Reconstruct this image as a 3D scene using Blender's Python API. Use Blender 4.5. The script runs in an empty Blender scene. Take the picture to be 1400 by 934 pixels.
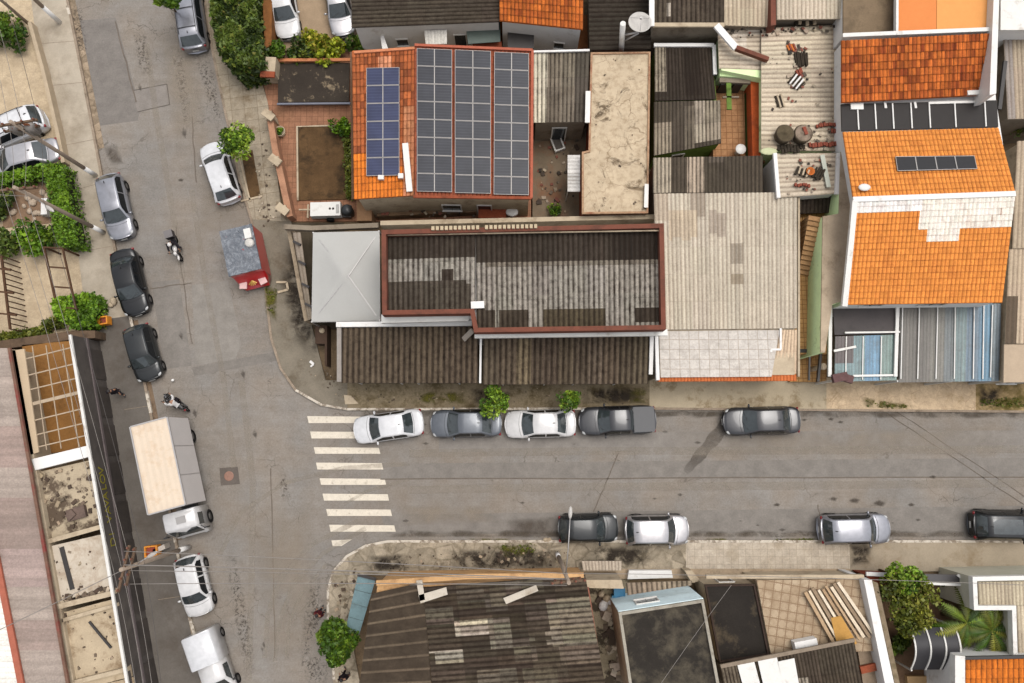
import bpy, math, random
from mathutils import Vector, Matrix
random.seed(7)
R = math.radians
scene = bpy.context.scene
COL = scene.collection

# ------------------------------------------------------------------ camera
CAM_H, TILT, FPX = 47.5, R(7.5), 1011.0          # drone height, tilt from straight down, focal length in photo pixels
cd = bpy.data.cameras.new('camera')
cam = bpy.data.objects.new('camera', cd)
COL.objects.link(cam)
cam.location = (0, 0, CAM_H)
cam.rotation_euler = (TILT, 0, 0)
cd.sensor_width = 36.0
cd.lens = 36.0 * FPX / 1400.0
cd.clip_end = 2000
scene.camera = cam
CT, ST = math.cos(TILT), math.sin(TILT)


def P(px, py, z=0.0):
    """ground position of a survey point read from the photograph, at real height z"""
    x, y = (px - 700.0) / FPX, (467.0 - py) / FPX
    dx, dy, dz = x, y * CT + ST, y * ST - CT
    t = (z - CAM_H) / dz
    return Vector((dx * t, dy * t, z))


def PW(pts, z=0.0):
    return [P(a, b, z) for a, b in pts]


# ------------------------------------------------------------------ colours
KEXP = 1.7


def lin(c):
    c /= 255.0
    return c / 12.92 if c <= 0.04045 else ((c + 0.055) / 1.055) ** 2.4


def C(r, g, b):
    return tuple(min(0.85, lin(v) / KEXP) for v in (r, g, b))


def mixc(a, b, t):
    return tuple(x * (1 - t) + y * t for x, y in zip(a, b))


def jit(c, a):
    k = 1 + random.uniform(-a, a)
    return tuple(max(0.0, min(0.9, v * k * (1 + random.uniform(-a, a) * 0.15))) for v in c)


# ------------------------------------------------------------------ materials
class NT:
    def __init__(self, name):
        self.m = bpy.data.materials.new(name)
        self.m.use_nodes = True
        self.t = self.m.node_tree
        self.t.nodes.clear()
        self.out = self.n('ShaderNodeOutputMaterial')
        self.b = self.n('ShaderNodeBsdfPrincipled')
        self.l(self.b.outputs[0], self.out.inputs[0])

    def n(self, typ, **kw):
        nd = self.t.nodes.new(typ)
        for k, v in kw.items():
            if k.startswith('i_'):
                nd.inputs[k[2:]].default_value = v
            else:
                setattr(nd, k, v)
        return nd

    def l(self, a, b):
        self.t.links.new(a, b)

    def noise(self, vec, scale, detail=5, rough=0.6, dist=0.0):
        nd = self.n('ShaderNodeTexNoise')
        nd.inputs['Scale'].default_value = scale
        nd.inputs['Detail'].default_value = detail
        nd.inputs['Roughness'].default_value = rough
        nd.inputs['Distortion'].default_value = dist
        if vec is not None:
            self.l(vec, nd.inputs['Vector'])
        return nd.outputs['Fac']

    def ramp(self, fac, stops):
        nd = self.n('ShaderNodeValToRGB')
        e = nd.color_ramp.elements
        while len(e) < len(stops):
            e.new(0.5)
        for el, (p, c) in zip(e, stops):
            el.position = p
            el.color = (c, c, c, 1) if isinstance(c, (int, float)) else (*c, 1)
        self.l(fac, nd.inputs[0])
        return nd.outputs['Color']

    def mix(self, fac, a, b, blend='MIX'):
        nd = self.n('ShaderNodeMix', data_type='RGBA', blend_type=blend)
        for s, v in ((nd.inputs[0], fac), (nd.inputs[6], a), (nd.inputs[7], b)):
            if isinstance(v, (int, float)):
                s.default_value = v
            elif isinstance(v, tuple):
                s.default_value = (*v[:3], 1)
            else:
                self.l(v, s)
        return nd.outputs[2]

    def math(self, op, a, b=0.0):
        nd = self.n('ShaderNodeMath', operation=op)
        for s, v in ((nd.inputs[0], a), (nd.inputs[1], b)):
            if isinstance(v, (int, float)):
                s.default_value = v
            else:
                self.l(v, s)
        return nd.outputs[0]

    def mapping(self, vec, scale=(1, 1, 1), rot=(0, 0, 0), loc=(0, 0, 0)):
        nd = self.n('ShaderNodeMapping')
        nd.inputs['Scale'].default_value = scale
        nd.inputs['Rotation'].default_value = rot
        nd.inputs['Location'].default_value = loc
        self.l(vec, nd.inputs['Vector'])
        return nd.outputs[0]

    def pos(self):
        return self.n('ShaderNodeNewGeometry').outputs['Position']

    def uv(self):
        return self.n('ShaderNodeTexCoord').outputs['UV']

    def bump(self, h, strength=0.3, dist=0.02):
        nd = self.n('ShaderNodeBump')
        nd.inputs['Strength'].default_value = strength
        nd.inputs['Distance'].default_value = dist
        self.l(h, nd.inputs['Height'])
        self.l(nd.outputs[0], self.b.inputs['Normal'])

    def base(self, c):
        if isinstance(c, tuple):
            self.b.inputs['Base Color'].default_value = (*c[:3], 1)
        else:
            self.l(c, self.b.inputs['Base Color'])

    def rough(self, r):
        self.b.inputs['Roughness'].default_value = r
        if r >= 0.79:
            self.b.inputs['Specular IOR Level'].default_value = 0.12


MATS = {}


def plain(key, c, rough=0.7, var=0.25, scale=2.0, dirt=None, metal=0.0, bump=0.1, fine=12.0, dscale=0.9, damt=(0.5, 0.68)):
    """rough solid: two noise scales of its own colour, optional blotches of dirt"""
    if key in MATS:
        return MATS[key]
    n = NT(key)
    p = n.pos()
    a = n.ramp(n.noise(p, scale, 6, 0.65), [(0.25, 1 - var), (0.75, 1 + var)])
    f = n.ramp(n.noise(p, fine, 4, 0.8), [(0.25, 1 - var * 0.8), (0.75, 1 + var * 0.8)])
    col = n.mix(1.0, n.mix(1.0, c, a, 'MULTIPLY'), f, 'MULTIPLY')
    if dirt:
        m = n.ramp(n.noise(p, dscale, 8, 0.72, 0.15), [(damt[0], 0.0), (damt[1], 0.9)])
        col = n.mix(m, col, dirt)
    n.base(col)
    n.rough(rough)
    n.b.inputs['Metallic'].default_value = metal
    if bump:
        n.bump(n.noise(p, fine, 3), bump, 0.02)
    MATS[key] = n.m
    return n.m


def smooth(key, c, rough=0.3, metal=0.0, coat=0.0, spec=0.5, var=0.06):
    if key in MATS:
        return MATS[key]
    n = NT(key)
    f = n.ramp(n.noise(n.n('ShaderNodeTexCoord').outputs['Object'], 3.0, 4), [(0.3, 1 - var), (0.7, 1 + var)])
    n.base(n.mix(1.0, c, f, 'MULTIPLY'))
    n.rough(rough)
    n.b.inputs['Metallic'].default_value = metal
    n.b.inputs['Coat Weight'].default_value = coat
    n.b.inputs['Coat Roughness'].default_value = 0.08
    n.b.inputs['Specular IOR Level'].default_value = spec
    MATS[key] = n.m
    return n.m


def sheet_material(key, dirt=C(52, 44, 36), valley=0.55, mould=0.5, rough=0.85, streak=0.35, mscale=0.8, mlow=0.5, gain=1.22):
    """roof sheet or tile: own colour per sheet (attribute), dirt lying in the valleys, streaks along the ribs, mould blotches"""
    if key in MATS:
        return MATS[key]
    n = NT(key)
    at = n.n('ShaderNodeAttribute', attribute_name='Col')
    p, uv = n.pos(), n.uv()
    st = n.ramp(n.noise(n.mapping(uv, (5.0, 0.45, 1)), 1.0, 6, 0.7), [(0.25, 1 - streak), (0.75, 1 + streak * 0.7)])
    col = n.mix(1.0, at.outputs['Color'], st, 'MULTIPLY')
    fine = n.ramp(n.noise(p, 9.0, 5, 0.8), [(0.3, 0.74), (0.7, 1.24)])
    col = n.mix(1.0, col, fine, 'MULTIPLY')
    col = n.mix(1.0, col, (gain, gain, gain * 0.985), 'MULTIPLY')
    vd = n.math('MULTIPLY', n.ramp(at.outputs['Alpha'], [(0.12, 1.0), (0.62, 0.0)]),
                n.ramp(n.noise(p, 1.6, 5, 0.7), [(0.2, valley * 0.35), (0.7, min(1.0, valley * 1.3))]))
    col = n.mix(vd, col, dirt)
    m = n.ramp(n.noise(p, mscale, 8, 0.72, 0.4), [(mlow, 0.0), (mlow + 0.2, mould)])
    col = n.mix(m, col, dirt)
    n.base(col)
    n.rough(rough)
    n.bump(n.noise(p, 25.0, 3), 0.15, 0.02)
    MATS[key] = n.m
    return n.m


def leaf_material():
    if 'leaf' in MATS:
        return MATS['leaf']
    n = NT('leaf')
    at = n.n('ShaderNodeAttribute', attribute_name='Col')
    n.base(at.outputs['Color'])
    n.rough(0.55)
    n.b.inputs['Specular IOR Level'].default_value = 0.3
    MATS['leaf'] = n.m
    return n.m


def attr_material(key, rough=0.7, var=0.2, scale=6.0, spec=0.4):
    if key in MATS:
        return MATS[key]
    n = NT(key)
    at = n.n('ShaderNodeAttribute', attribute_name='Col')
    f = n.ramp(n.noise(n.pos(), scale, 5, 0.7), [(0.25, 1 - var), (0.75, 1 + var)])
    n.base(n.mix(1.0, at.outputs['Color'], f, 'MULTIPLY'))
    n.rough(rough)
    n.b.inputs['Specular IOR Level'].default_value = spec
    MATS[key] = n.m
    return n.m


def stain_material(key, c, scale=1.2, lo=0.45, hi=0.6, fade=1.0, rough=0.9, edge=True):
    """a stain lying on a surface: broken up by noise, clear between, soft towards its own outline (UV 0..1)"""
    if key in MATS:
        return MATS[key]
    n = NT(key)
    p = n.pos()
    n.base(n.mix(1.0, c, n.ramp(n.noise(p, 20, 4, 0.7), [(0.25, 0.7), (0.75, 1.3)]), 'MULTIPLY'))
    n.rough(rough)
    m = n.ramp(n.noise(p, scale, 8, 0.72, 0.5), [(lo, 0.0), (hi, fade)])
    if edge:
        at = n.n('ShaderNodeAttribute', attribute_name='Col')
        m = n.math('MULTIPLY', m, n.ramp(at.outputs['Alpha'], [(0.0, 0.0), (0.6, 1.0)]))
    n.l(m, n.b.inputs['Alpha'])
    MATS[key] = n.m
    return n.m


# ------------------------------------------------------------------ mesh collecting
class MB:
    def __init__(self):
        self.v, self.f, self.c, self.a, self.mi, self.uv = [], [], [], [], [], []
        self.smooth = []
        self.tint = (0.5, 0.5, 0.5)

    def face(self, idx, col=None, alpha=None, mi=0, uv=None, sm=False):
        self.f.append(tuple(idx))
        self.c.append(col or self.tint)
        self.a.append(alpha)
        self.mi.append(mi)
        self.uv.append(uv)
        self.smooth.append(sm)

    def add(self, pts):
        i = len(self.v)
        self.v.extend(Vector(p) for p in pts)
        return i

    def poly(self, pts, col=None, mi=0, up=True):
        pts = [Vector(p) for p in pts]
        nz = sum((pts[i].x - pts[i - 1].x) * (pts[i].y + pts[i - 1].y) for i in range(len(pts)))
        if (nz > 0) == up:                       # clockwise from above
            pts = pts[::-1]
        i = self.add(pts)
        self.face(range(i, i + len(pts)), col, mi=mi)

    def prism(self, pts, z0, z1, col=None, mi=0, bottom=False, top=True):
        """upright prism on a plan outline; z1 may be a list, one height per corner"""
        pts = ccw(pts)
        n = len(pts)
        zt = z1 if isinstance(z1, (list, tuple)) else [z1] * n
        i = self.add([(p.x, p.y, z0) for p in pts])
        j = self.add([(p.x, p.y, z) for p, z in zip(pts, zt)])
        for k in range(n):
            m = (k + 1) % n
            self.face((i + k, i + m, j + m, j + k), col, mi=mi)
        if top:
            self.face(range(j, j + n), col, mi=mi)
        if bottom:
            self.face(range(i + n - 1, i - 1, -1), col, mi=mi)

    def ring(self, pts, d, z0, z1, col=None, mi=0, grow=0.0):
        """parapet: a hollow band of thickness d along a plan outline"""
        o = ccw(pts)
        if grow:
            o = inset(o, -grow)
        q = inset(o, d)
        n = len(o)
        a = self.add([(p.x, p.y, z0) for p in o]); b = self.add([(p.x, p.y, z1) for p in o])
        c = self.add([(p.x, p.y, z1) for p in q]); e = self.add([(p.x, p.y, z0) for p in q])
        for k in range(n):
            m = (k + 1) % n
            self.face((a + k, a + m, b + m, b + k), col, mi=mi)
            self.face((b + k, b + m, c + m, c + k), col, mi=mi)
            self.face((c + k, c + m, e + m, e + k), col, mi=mi)

    def box(self, c, s, rz=0.0, col=None, mi=0, mat=None):
        c = Vector(c)
        M = mat or Matrix.Rotation(rz, 3, 'Z')
        pts = [c + M @ Vector((x * s[0] / 2, y * s[1] / 2, z * s[2] / 2)) for z in (-1, 1) for x, y in ((-1, -1), (1, -1), (1, 1), (-1, 1))]
        i = self.add(pts)
        for q in ((3, 2, 1, 0), (4, 5, 6, 7), (0, 1, 5, 4), (1, 2, 6, 5), (2, 3, 7, 6), (3, 0, 4, 7)):
            self.face([i + k for k in q], col, mi=mi)

    def bar(self, a, b, w, h=None, col=None, mi=0):
        """square bar from a to b"""
        a, b = Vector(a), Vector(b)
        h = h or w
        d = b - a
        x = d.normalized()
        y = Vector((0, 0, 1)).cross(x)
        if y.length < 1e-4:
            y = Vector((0, 1, 0))
        y.normalize()
        z = x.cross(y)
        M = Matrix((x, y, z)).transposed()
        self.box((a + b) / 2, (d.length, w, h), mat=M, col=col, mi=mi)

    def tube(self, path, r, n=8, col=None, mi=0, cap=True):
        path = [Vector(p) for p in path]
        rr = r if isinstance(r, (list, tuple)) else [r] * len(path)
        base = []
        for k, p in enumerate(path):
            d = (path[min(k + 1, len(path) - 1)] - path[max(k - 1, 0)]).normalized()
            x = d.cross(Vector((0, 0, 1)))
            if x.length < 1e-3:
                x = d.cross(Vector((0, 1, 0)))
            x.normalize()
            y = d.cross(x)
            base.append(self.add([p + (x * math.cos(t) + y * math.sin(t)) * rr[k] for t in [2 * math.pi * i / n for i in range(n)]]))
        for k in range(len(path) - 1):
            for i in range(n):
                m = (i + 1) % n
                self.face((base[k] + i, base[k + 1] + i, base[k + 1] + m, base[k] + m), col, mi=mi, sm=True)
        if cap:
            self.face([base[0] + i for i in range(n)], col, mi=mi)
            self.face([base[-1] + i for i in range(n - 1, -1, -1)], col, mi=mi)

    def lathe(self, c, prof, n=16, col=None, mi=0, axis=None, sm=True):
        """profile [(radius, height)] turned about the vertical through c, or about axis matrix"""
        c = Vector(c)
        M = axis or Matrix.Identity(3)
        rows = []
        for r, h in prof:
            rows.append(self.add([c + M @ Vector((r * math.cos(t), r * math.sin(t), h)) for t in [2 * math.pi * i / n for i in range(n)]]))
        for k in range(len(prof) - 1):
            for i in range(n):
                m = (i + 1) % n
                self.face((rows[k] + i, rows[k] + m, rows[k + 1] + m, rows[k + 1] + i), col, mi=mi, sm=sm)

    def ball(self, c, s, rz=0.0, n=12, m=7, col=None, mi=0, mat=None):
        c = Vector(c)
        M = mat or Matrix.Rotation(rz, 3, 'Z')
        rows = []
        for j in range(m + 1):
            th = math.pi * j / m
            rows.append(self.add([c + M @ Vector((s[0] * math.sin(th) * math.cos(t), s[1] * math.sin(th) * math.sin(t), -s[2] * math.cos(th)))
                                  for t in [2 * math.pi * i / n for i in range(n)]]))
        for j in range(m):
            for i in range(n):
                k = (i + 1) % n
                self.face((rows[j] + i, rows[j] + k, rows[j + 1] + k, rows[j + 1] + i), col, mi=mi, sm=True)

    def grid(self, rows, col=None, mi=0, sm=True, flip=False, close=False):
        w = len(rows[0])
        base = [self.add(r) for r in rows]
        for j in range(len(rows) - 1):
            for i in range(w if close else w - 1):
                k = (i + 1) % w
                q = (base[j] + i, base[j] + k, base[j + 1] + k, base[j + 1] + i)
                self.face(q[::-1] if flip else q, col, mi=mi, sm=sm)
        return base

    def build(self, name, mats, parent=None, mods=None):
        me = bpy.data.meshes.new(name)
        off = parent_offset(parent)
        me.from_pydata([v - off for v in self.v], [], self.f)
        for m in (mats if isinstance(mats, (list, tuple)) else [mats]):
            me.materials.append(m)
        me.polygons.foreach_set('material_index', self.mi)
        me.polygons.foreach_set('use_smooth', self.smooth)
        ca = me.color_attributes.new('Col', 'FLOAT_COLOR', 'CORNER')
        buf = []
        for f, c, a in zip(self.f, self.c, self.a):
            for k in range(len(f)):
                buf.extend((c[0], c[1], c[2], a[k] if a else 1.0))
        ca.data.foreach_set('color', buf)
        if any(self.uv):
            ul = me.uv_layers.new(name='UVMap')
            ub = []
            for f, u in zip(self.f, self.uv):
                for k in range(len(f)):
                    ub.extend(u[k] if u else (0.0, 0.0))
            ul.data.foreach_set('uv', ub)
        me.update()
        o = bpy.data.objects.new(name, me)
        COL.objects.link(o)
        if parent is not None:
            o.parent = parent
        return o


def parent_offset(p):
    off = Vector((0, 0, 0))
    while p is not None:
        off += p.location
        p = p.parent
    return off


def ccw(pts):
    pts = [Vector((p[0], p[1], p[2] if len(p) > 2 else 0.0)) for p in pts]
    a = sum(pts[i - 1].x * pts[i].y - pts[i].x * pts[i - 1].y for i in range(len(pts)))
    return pts if a > 0 else pts[::-1]


def inset(pts, d):
    n = len(pts)
    out = []
    for i in range(n):
        a, b, c = pts[i - 1], pts[i], pts[(i + 1) % n]
        e1 = Vector((b.x - a.x, b.y - a.y)).normalized()
        e2 = Vector((c.x - b.x, c.y - b.y)).normalized()
        n1, n2 = Vector((-e1.y, e1.x)), Vector((-e2.y, e2.x))
        s = n1 + n2
        k = d / max(0.35, (1 + n1.dot(n2)))
        out.append(Vector((b.x + s.x * k, b.y + s.y * k, b.z)))
    return out


def tag(o, label=None, cat=None, group=None, kind=None):
    if label: o['label'] = label
    if cat: o['category'] = cat
    if group: o['group'] = group
    if kind: o['kind'] = kind
    return o


def thing(name, label, cat, loc, group=None, rz=0.0):
    o = bpy.data.objects.new(name, None)
    o.empty_display_size = 0.3
    COL.objects.link(o)
    o.location = loc
    o.rotation_euler = (0, 0, rz)
    return tag(o, label, cat, group)


def centre(pts):
    c = Vector((0, 0, 0))
    for p in pts:
        c += Vector((p.x, p.y, 0))
    return c / len(pts)


# ------------------------------------------------------------------ roof sheets
def sheet(mb, quad, ribs='v', pitch=0.3, amp=0.03, col=(0.3, 0.3, 0.3), j=0.12, nu=None, nv=None, over=(), spp=6, lap=0.014, shape='sine', rowlen=1.2, col2=None):
    A, B, Cc, D = quad
    ov = [(o[0], o[1], o[2], o[3], o[4]) for o in over]
    if ribs == 'h':
        A, B, Cc, D = A, D, Cc, B
        ov = [(o[1], o[0], o[3], o[2], o[4]) for o in ov]
    lu = ((B - A).length + (Cc - D).length) / 2
    lv = ((D - A).length + (Cc - B).length) / 2
    cols = max(2, round(lu / pitch))
    nu = nu or max(1, round(lu / 1.05))
    nv = nv or max(1, round(lv / rowlen))
    ncol = cols * spp
    flip = (B - A).cross(D - A).z > 0
    ncell = {}
    ribk = [1 + random.uniform(-0.13, 0.10) for _ in range(cols + 1)] if shape != 'tile' else None
    offs = [random.uniform(-0.006, 0.006) for _ in range(nu * 2 + 2)] if (nv > 6 and shape != 'tile') else None
    nl = nv if shape == 'tile' else max(1, round(lv / 1.7))
    for iv in range(nv):
        joint_here = shape == 'tile' or int((iv + 1) * nl / nv + 1e-6) > int(iv * nl / nv + 1e-6)
        srow = iv if shape == 'tile' else int((iv + 0.5) * nl / nv)
        base = []
        al = []
        ef = (0.0, max(0.55, 1 - 0.07 / (lv / nv)), 1.0)
        for e in ef:
            v = (iv + e) / nv
            row = []
            for i in range(ncol + 1):
                u = i / ncol
                p = A * (1 - u) * (1 - v) + B * u * (1 - v) + Cc * u * v + D * (1 - u) * v
                ph = u * cols
                if shape == 'sine':
                    h = 0.5 - 0.5 * math.cos(2 * math.pi * ph)
                elif shape == 'tile':
                    h = abs(math.sin(math.pi * ph)) ** 0.8
                elif shape == 'trap':
                    q = ph % 1.0
                    h = max(0.0, min(1.0, 2.6 - abs(q - 0.5) * 9.0))
                elif shape == 'ridge':
                    h = max(0.0, 1.0 - abs((ph % 1.0) - 0.5) * 7.0)
                else:
                    h = 1.0
                row.append(Vector((p.x, p.y, p.z + amp * h + (lap * e if shape == 'tile' else 0.0))))
                if e == 0:
                    al.append(h)
            base.append(mb.add(row))
        for i in range(ncol):
            u, v = (i + 0.5) / ncol, (iv + 0.5) / nv
            key = (int(u * nu), srow)
            cc = ncell.get(key)
            if cc is None:
                cc = ncell[key] = jit(mixc(col, col2, random.random() ** 1.5) if col2 else col, j)
            for o in ov:
                ow = offs[int(u * nu * 2)] if offs else 0.0
                if o[0] <= u <= o[2] and (o[1] <= 0.01 or o[1] + ow <= v) and (o[3] >= 0.99 or v <= o[3] + ow):
                    kk = (key, o[0], o[1])
                    cc = ncell.get(kk)
                    if cc is None:
                        cc = ncell[kk] = jit(o[4], j)
            if ribk:
                rk = ribk[int(u * cols)]
                cc = tuple(q_ * rk for q_ in cc)
            u0, u1 = i / ncol * lu, (i + 1) / ncol * lu
            for m in (0, 1):
                q = [base[m] + i, base[m] + i + 1, base[m + 1] + i + 1, base[m + 1] + i]
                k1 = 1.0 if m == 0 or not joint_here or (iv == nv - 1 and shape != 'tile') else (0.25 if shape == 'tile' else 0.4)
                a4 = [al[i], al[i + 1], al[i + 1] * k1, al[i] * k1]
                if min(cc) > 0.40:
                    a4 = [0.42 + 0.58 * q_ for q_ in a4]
                v0, v1 = (iv + ef[m]) / nv * lv, (iv + ef[m + 1]) / nv * lv
                t4 = [(u0, v0), (u1, v0), (u1, v1), (u0, v1)]
                if not flip:
                    q, a4, t4 = q[::-1], a4[::-1], t4[::-1]
                mb.face(q, cc, a4, 0, t4, True)
    # front edge thickness
    return mb


def quad_px(pts, z):
    zz = z if isinstance(z, (list, tuple)) else [z] * 4
    return [P(a, b, h) for (a, b), h in zip(pts, zz)]


def sheet_part(root, name, pts, z, mat, **kw):
    mb = MB()
    q = quad_px(pts, z)
    sheet(mb, q, **kw)
    # underside slab so the roof has a real edge
    lo = [p - Vector((0, 0, 0.05)) for p in q]
    i = mb.add([p - Vector((0, 0, 0.004)) for p in q]); k = mb.add(lo)
    up = (q[1] - q[0]).cross(q[3] - q[0]).z > 0
    c = kw.get('col', (0.3, 0.3, 0.3))
    for e in range(4):
        f = (e + 1) % 4
        s = (k + e, k + f, i + f, i + e)
        mb.face(s if up else s[::-1], c)
    mb.face([k, k + 3, k + 2, k + 1] if up else [k, k + 1, k + 2, k + 3], c)
    return mb.build(name, mat, root)


def walls(root, pts, z1, mat, z0=0.0, ins=0.12, name='wall', top=True):
    """solid walls on the outline pts (photo points at height z1)"""
    q = inset(ccw(PW(pts, z1 if not isinstance(z1, (list, tuple)) else z1[0])), ins)
    mb = MB()
    mb.prism(q, z0, (z1 if not isinstance(z1, (list, tuple)) else min(z1)) - 0.10, top=top)
    mb.build(name, mat, root)
    return q


def opening(root, a, b, t, z0, w, h, kind='window', pane=None, frame=None):
    """window or door set on the wall a->b (counter-clockwise outline, outside on the right)"""
    d = (b - a); L = d.length
    d = Vector((d.x, d.y, 0)).normalized()
    nrm = Vector((d.y, -d.x, 0))
    c = Vector((a.x, a.y, 0)) + d * (L * t)
    rz = math.atan2(d.y, d.x)
    fr = MB()
    for s in (-1, 1):
        fr.box(c + d * (s * w / 2) + nrm * 0.02 + Vector((0, 0, z0 + h / 2)), (0.07, 0.1, h + 0.07), rz)
    fr.box(c + nrm * 0.02 + Vector((0, 0, z0 + h)), (w - 0.07, 0.1, 0.07), rz)
    if kind == 'window':
        fr.box(c + nrm * 0.05 + Vector((0, 0, z0)), (w + 0.1, 0.16, 0.06), rz)
    f = fr.build(kind, frame, root)
    pn = MB()
    pn.box(c + nrm * 0.008 + Vector((0, 0, z0 + h / 2)), (w - 0.07, 0.03, h - 0.05), rz)
    if kind == 'window':
        pn.box(c + nrm * 0.03 + Vector((0, 0, z0 + h / 2)), (0.04, 0.03, h - 0.06), rz)
    pn.build('pane' if kind == 'window' else 'door_leaf', pane, f)


def openings(root, q, edge_dir, z0, specs, pane, frame):
    """put openings on the outline edge that faces edge_dir most"""
    best, bi = -9, 0
    for i in range(len(q)):
        a, b = q[i], q[(i + 1) % len(q)]
        d = Vector((b.x - a.x, b.y - a.y, 0))
        s = Vector((d.y, -d.x, 0)).normalized().dot(Vector(edge_dir)) * 3 + d.length * 0.05
        if s > best:
            best, bi = s, i
    a, b = q[bi], q[(bi + 1) % len(q)]
    for t, w, h, kind in specs:
        opening(root, a, b, t, z0 + (1.0 if kind == 'window' else 0.02), w, h, kind, pane, frame)


# ------------------------------------------------------------------ foliage
GREENS = {
    'fresh': [C(152, 178, 52), C(126, 158, 42), C(96, 128, 30), C(70, 98, 24)],
    'bright': [C(132, 168, 36), C(108, 144, 28), C(84, 118, 22), C(60, 90, 18)],
    'mid': [C(95, 125, 25), C(75, 105, 20), C(60, 88, 18), C(115, 140, 35)],
    'dark': [C(96, 114, 38), C(74, 92, 28), C(54, 70, 22), C(122, 132, 48)],
    'yellow': [C(175, 180, 40), C(150, 160, 30), C(115, 130, 25), C(185, 170, 60)],
    'olive': [C(120, 125, 40), C(100, 108, 30), C(80, 90, 25), C(140, 140, 50)],
}


def leaves(mb, pos_fn, n, size, pal, up=0.5, elong=1.6):
    for _ in range(n):
        p, k = pos_fn()
        nrm = Vector((random.gauss(0, 1), random.gauss(0, 1), random.gauss(up, 0.8)))
        if nrm.length < 0.1:
            continue
        nrm.normalize()
        t = nrm.orthogonal().normalized()
        t = Matrix.Rotation(random.uniform(0, 6.28), 3, nrm) @ t
        b = nrm.cross(t)
        s = size * random.choice((0.6, 0.8, 1.0, 1.15, 1.5)) * random.uniform(0.85, 1.15)
        c = jit(pal[k % len(pal)] if random.random() < 0.78 else random.choice(pal), 0.34)
        if random.random() < 0.02:
            c = jit(C(124, 118, 52), 0.3)
        i = mb.add([p - t * s * elong / 2, p + b * s / 2 - t * s * 0.1, p + t * s * elong / 2, p - b * s / 2 - t * s * 0.1])
        mb.face((i, i + 1, i + 2, i + 3), c)


def crown_fn(c, rad, nb, shell=0.55):
    """points in the outer part of several leaf clumps that make up a crown"""
    blobs = []
    for k in range(nb):
        th, ph = random.uniform(0, 6.28), math.acos(random.uniform(-0.5, 1))
        rr = random.uniform(0.35, 0.8)
        o = Vector((rad[0] * rr * math.sin(ph) * math.cos(th), rad[1] * rr * math.sin(ph) * math.sin(th), rad[2] * rr * math.cos(ph)))
        blobs.append((Vector(c) + o, random.uniform(0.3, 0.55) * min(rad[0], rad[1]), random.randrange(4)))

    def fn():
        b = random.choice(blobs)
        d = Vector((random.gauss(0, 1), random.gauss(0, 1), random.gauss(0, 0.9))).normalized()
        return b[0] + d * b[1] * random.uniform(shell, 1.05), b[2]
    return fn


BARK = None


def tree(px, py, h, rad, pal, n=2500, size=0.14, label='', cat='tree', name='tree', group=None, nb=14, trunk=0.09):
    """px,py = where the crown's middle is seen; trunk rises from the ground under it"""
    c = P(px, py, h)
    root = thing(name, label, cat, (c.x, c.y, 0), group)
    tb = MB()
    tb.tube([(c.x, c.y, 0), (c.x + 0.04, c.y, h * 0.5), (c.x, c.y, h * 0.95)], [trunk, trunk * 0.75, trunk * 0.4], 8)
    for k in range(6):
        th = k * 1.05 + random.uniform(0, 0.6)
        s = Vector((c.x, c.y, h * random.uniform(0.5, 0.85)))
        e = c + Vector((math.cos(th) * rad[0] * 0.7, math.sin(th) * rad[1] * 0.7, random.uniform(-0.1, 0.5) * rad[2]))
        tb.tube([s, (s + e) / 2 + Vector((0, 0, 0.1)), e], [trunk * 0.45, trunk * 0.3, trunk * 0.12], 5)
    tb.build('trunk', plain('bark', C(110, 88, 62), 0.9, 0.3), root)
    mb = MB()
    leaves(mb, crown_fn(c, rad, nb), n, size, GREENS[pal])
    mb.build('crown', leaf_material(), root)
    return root


def hedge(poly_px, h, pal, label, n=6000, size=0.13, name='hedge', z0=0.0, group=None, cat='hedge', bumpy=0.25):
    pts = ccw(PW(poly_px, h * 0.9))
    c = centre(pts)
    root = thing(name, label, cat, (c.x, c.y, z0), group)
    mb = MB()
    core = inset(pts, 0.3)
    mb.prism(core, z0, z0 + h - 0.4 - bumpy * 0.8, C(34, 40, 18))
    xs, ys = [p.x for p in pts], [p.y for p in pts]

    def inside(x, y):
        r = False
        for i in range(len(pts)):
            a, b = pts[i - 1], pts[i]
            if (a.y > y) != (b.y > y) and x < (b.x - a.x) * (y - a.y) / (b.y - a.y) + a.x:
                r = not r
        return r
    ph = [random.uniform(0, 6) for _ in range(6)]

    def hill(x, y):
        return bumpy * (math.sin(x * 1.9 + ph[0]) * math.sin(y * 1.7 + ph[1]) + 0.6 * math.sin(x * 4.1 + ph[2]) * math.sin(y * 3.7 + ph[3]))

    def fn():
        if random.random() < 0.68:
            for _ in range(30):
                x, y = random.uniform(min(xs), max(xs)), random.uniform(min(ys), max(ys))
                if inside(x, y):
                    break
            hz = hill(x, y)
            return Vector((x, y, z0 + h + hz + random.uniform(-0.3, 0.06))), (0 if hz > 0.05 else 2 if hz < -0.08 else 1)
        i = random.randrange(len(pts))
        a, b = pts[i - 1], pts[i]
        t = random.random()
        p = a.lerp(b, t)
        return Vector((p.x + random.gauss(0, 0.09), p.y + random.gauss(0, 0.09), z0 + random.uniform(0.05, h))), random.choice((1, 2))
    leaves(mb, fn, n, size, GREENS[pal], up=0.8)
    mb.build('foliage', leaf_material(), root)
    return root


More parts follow.
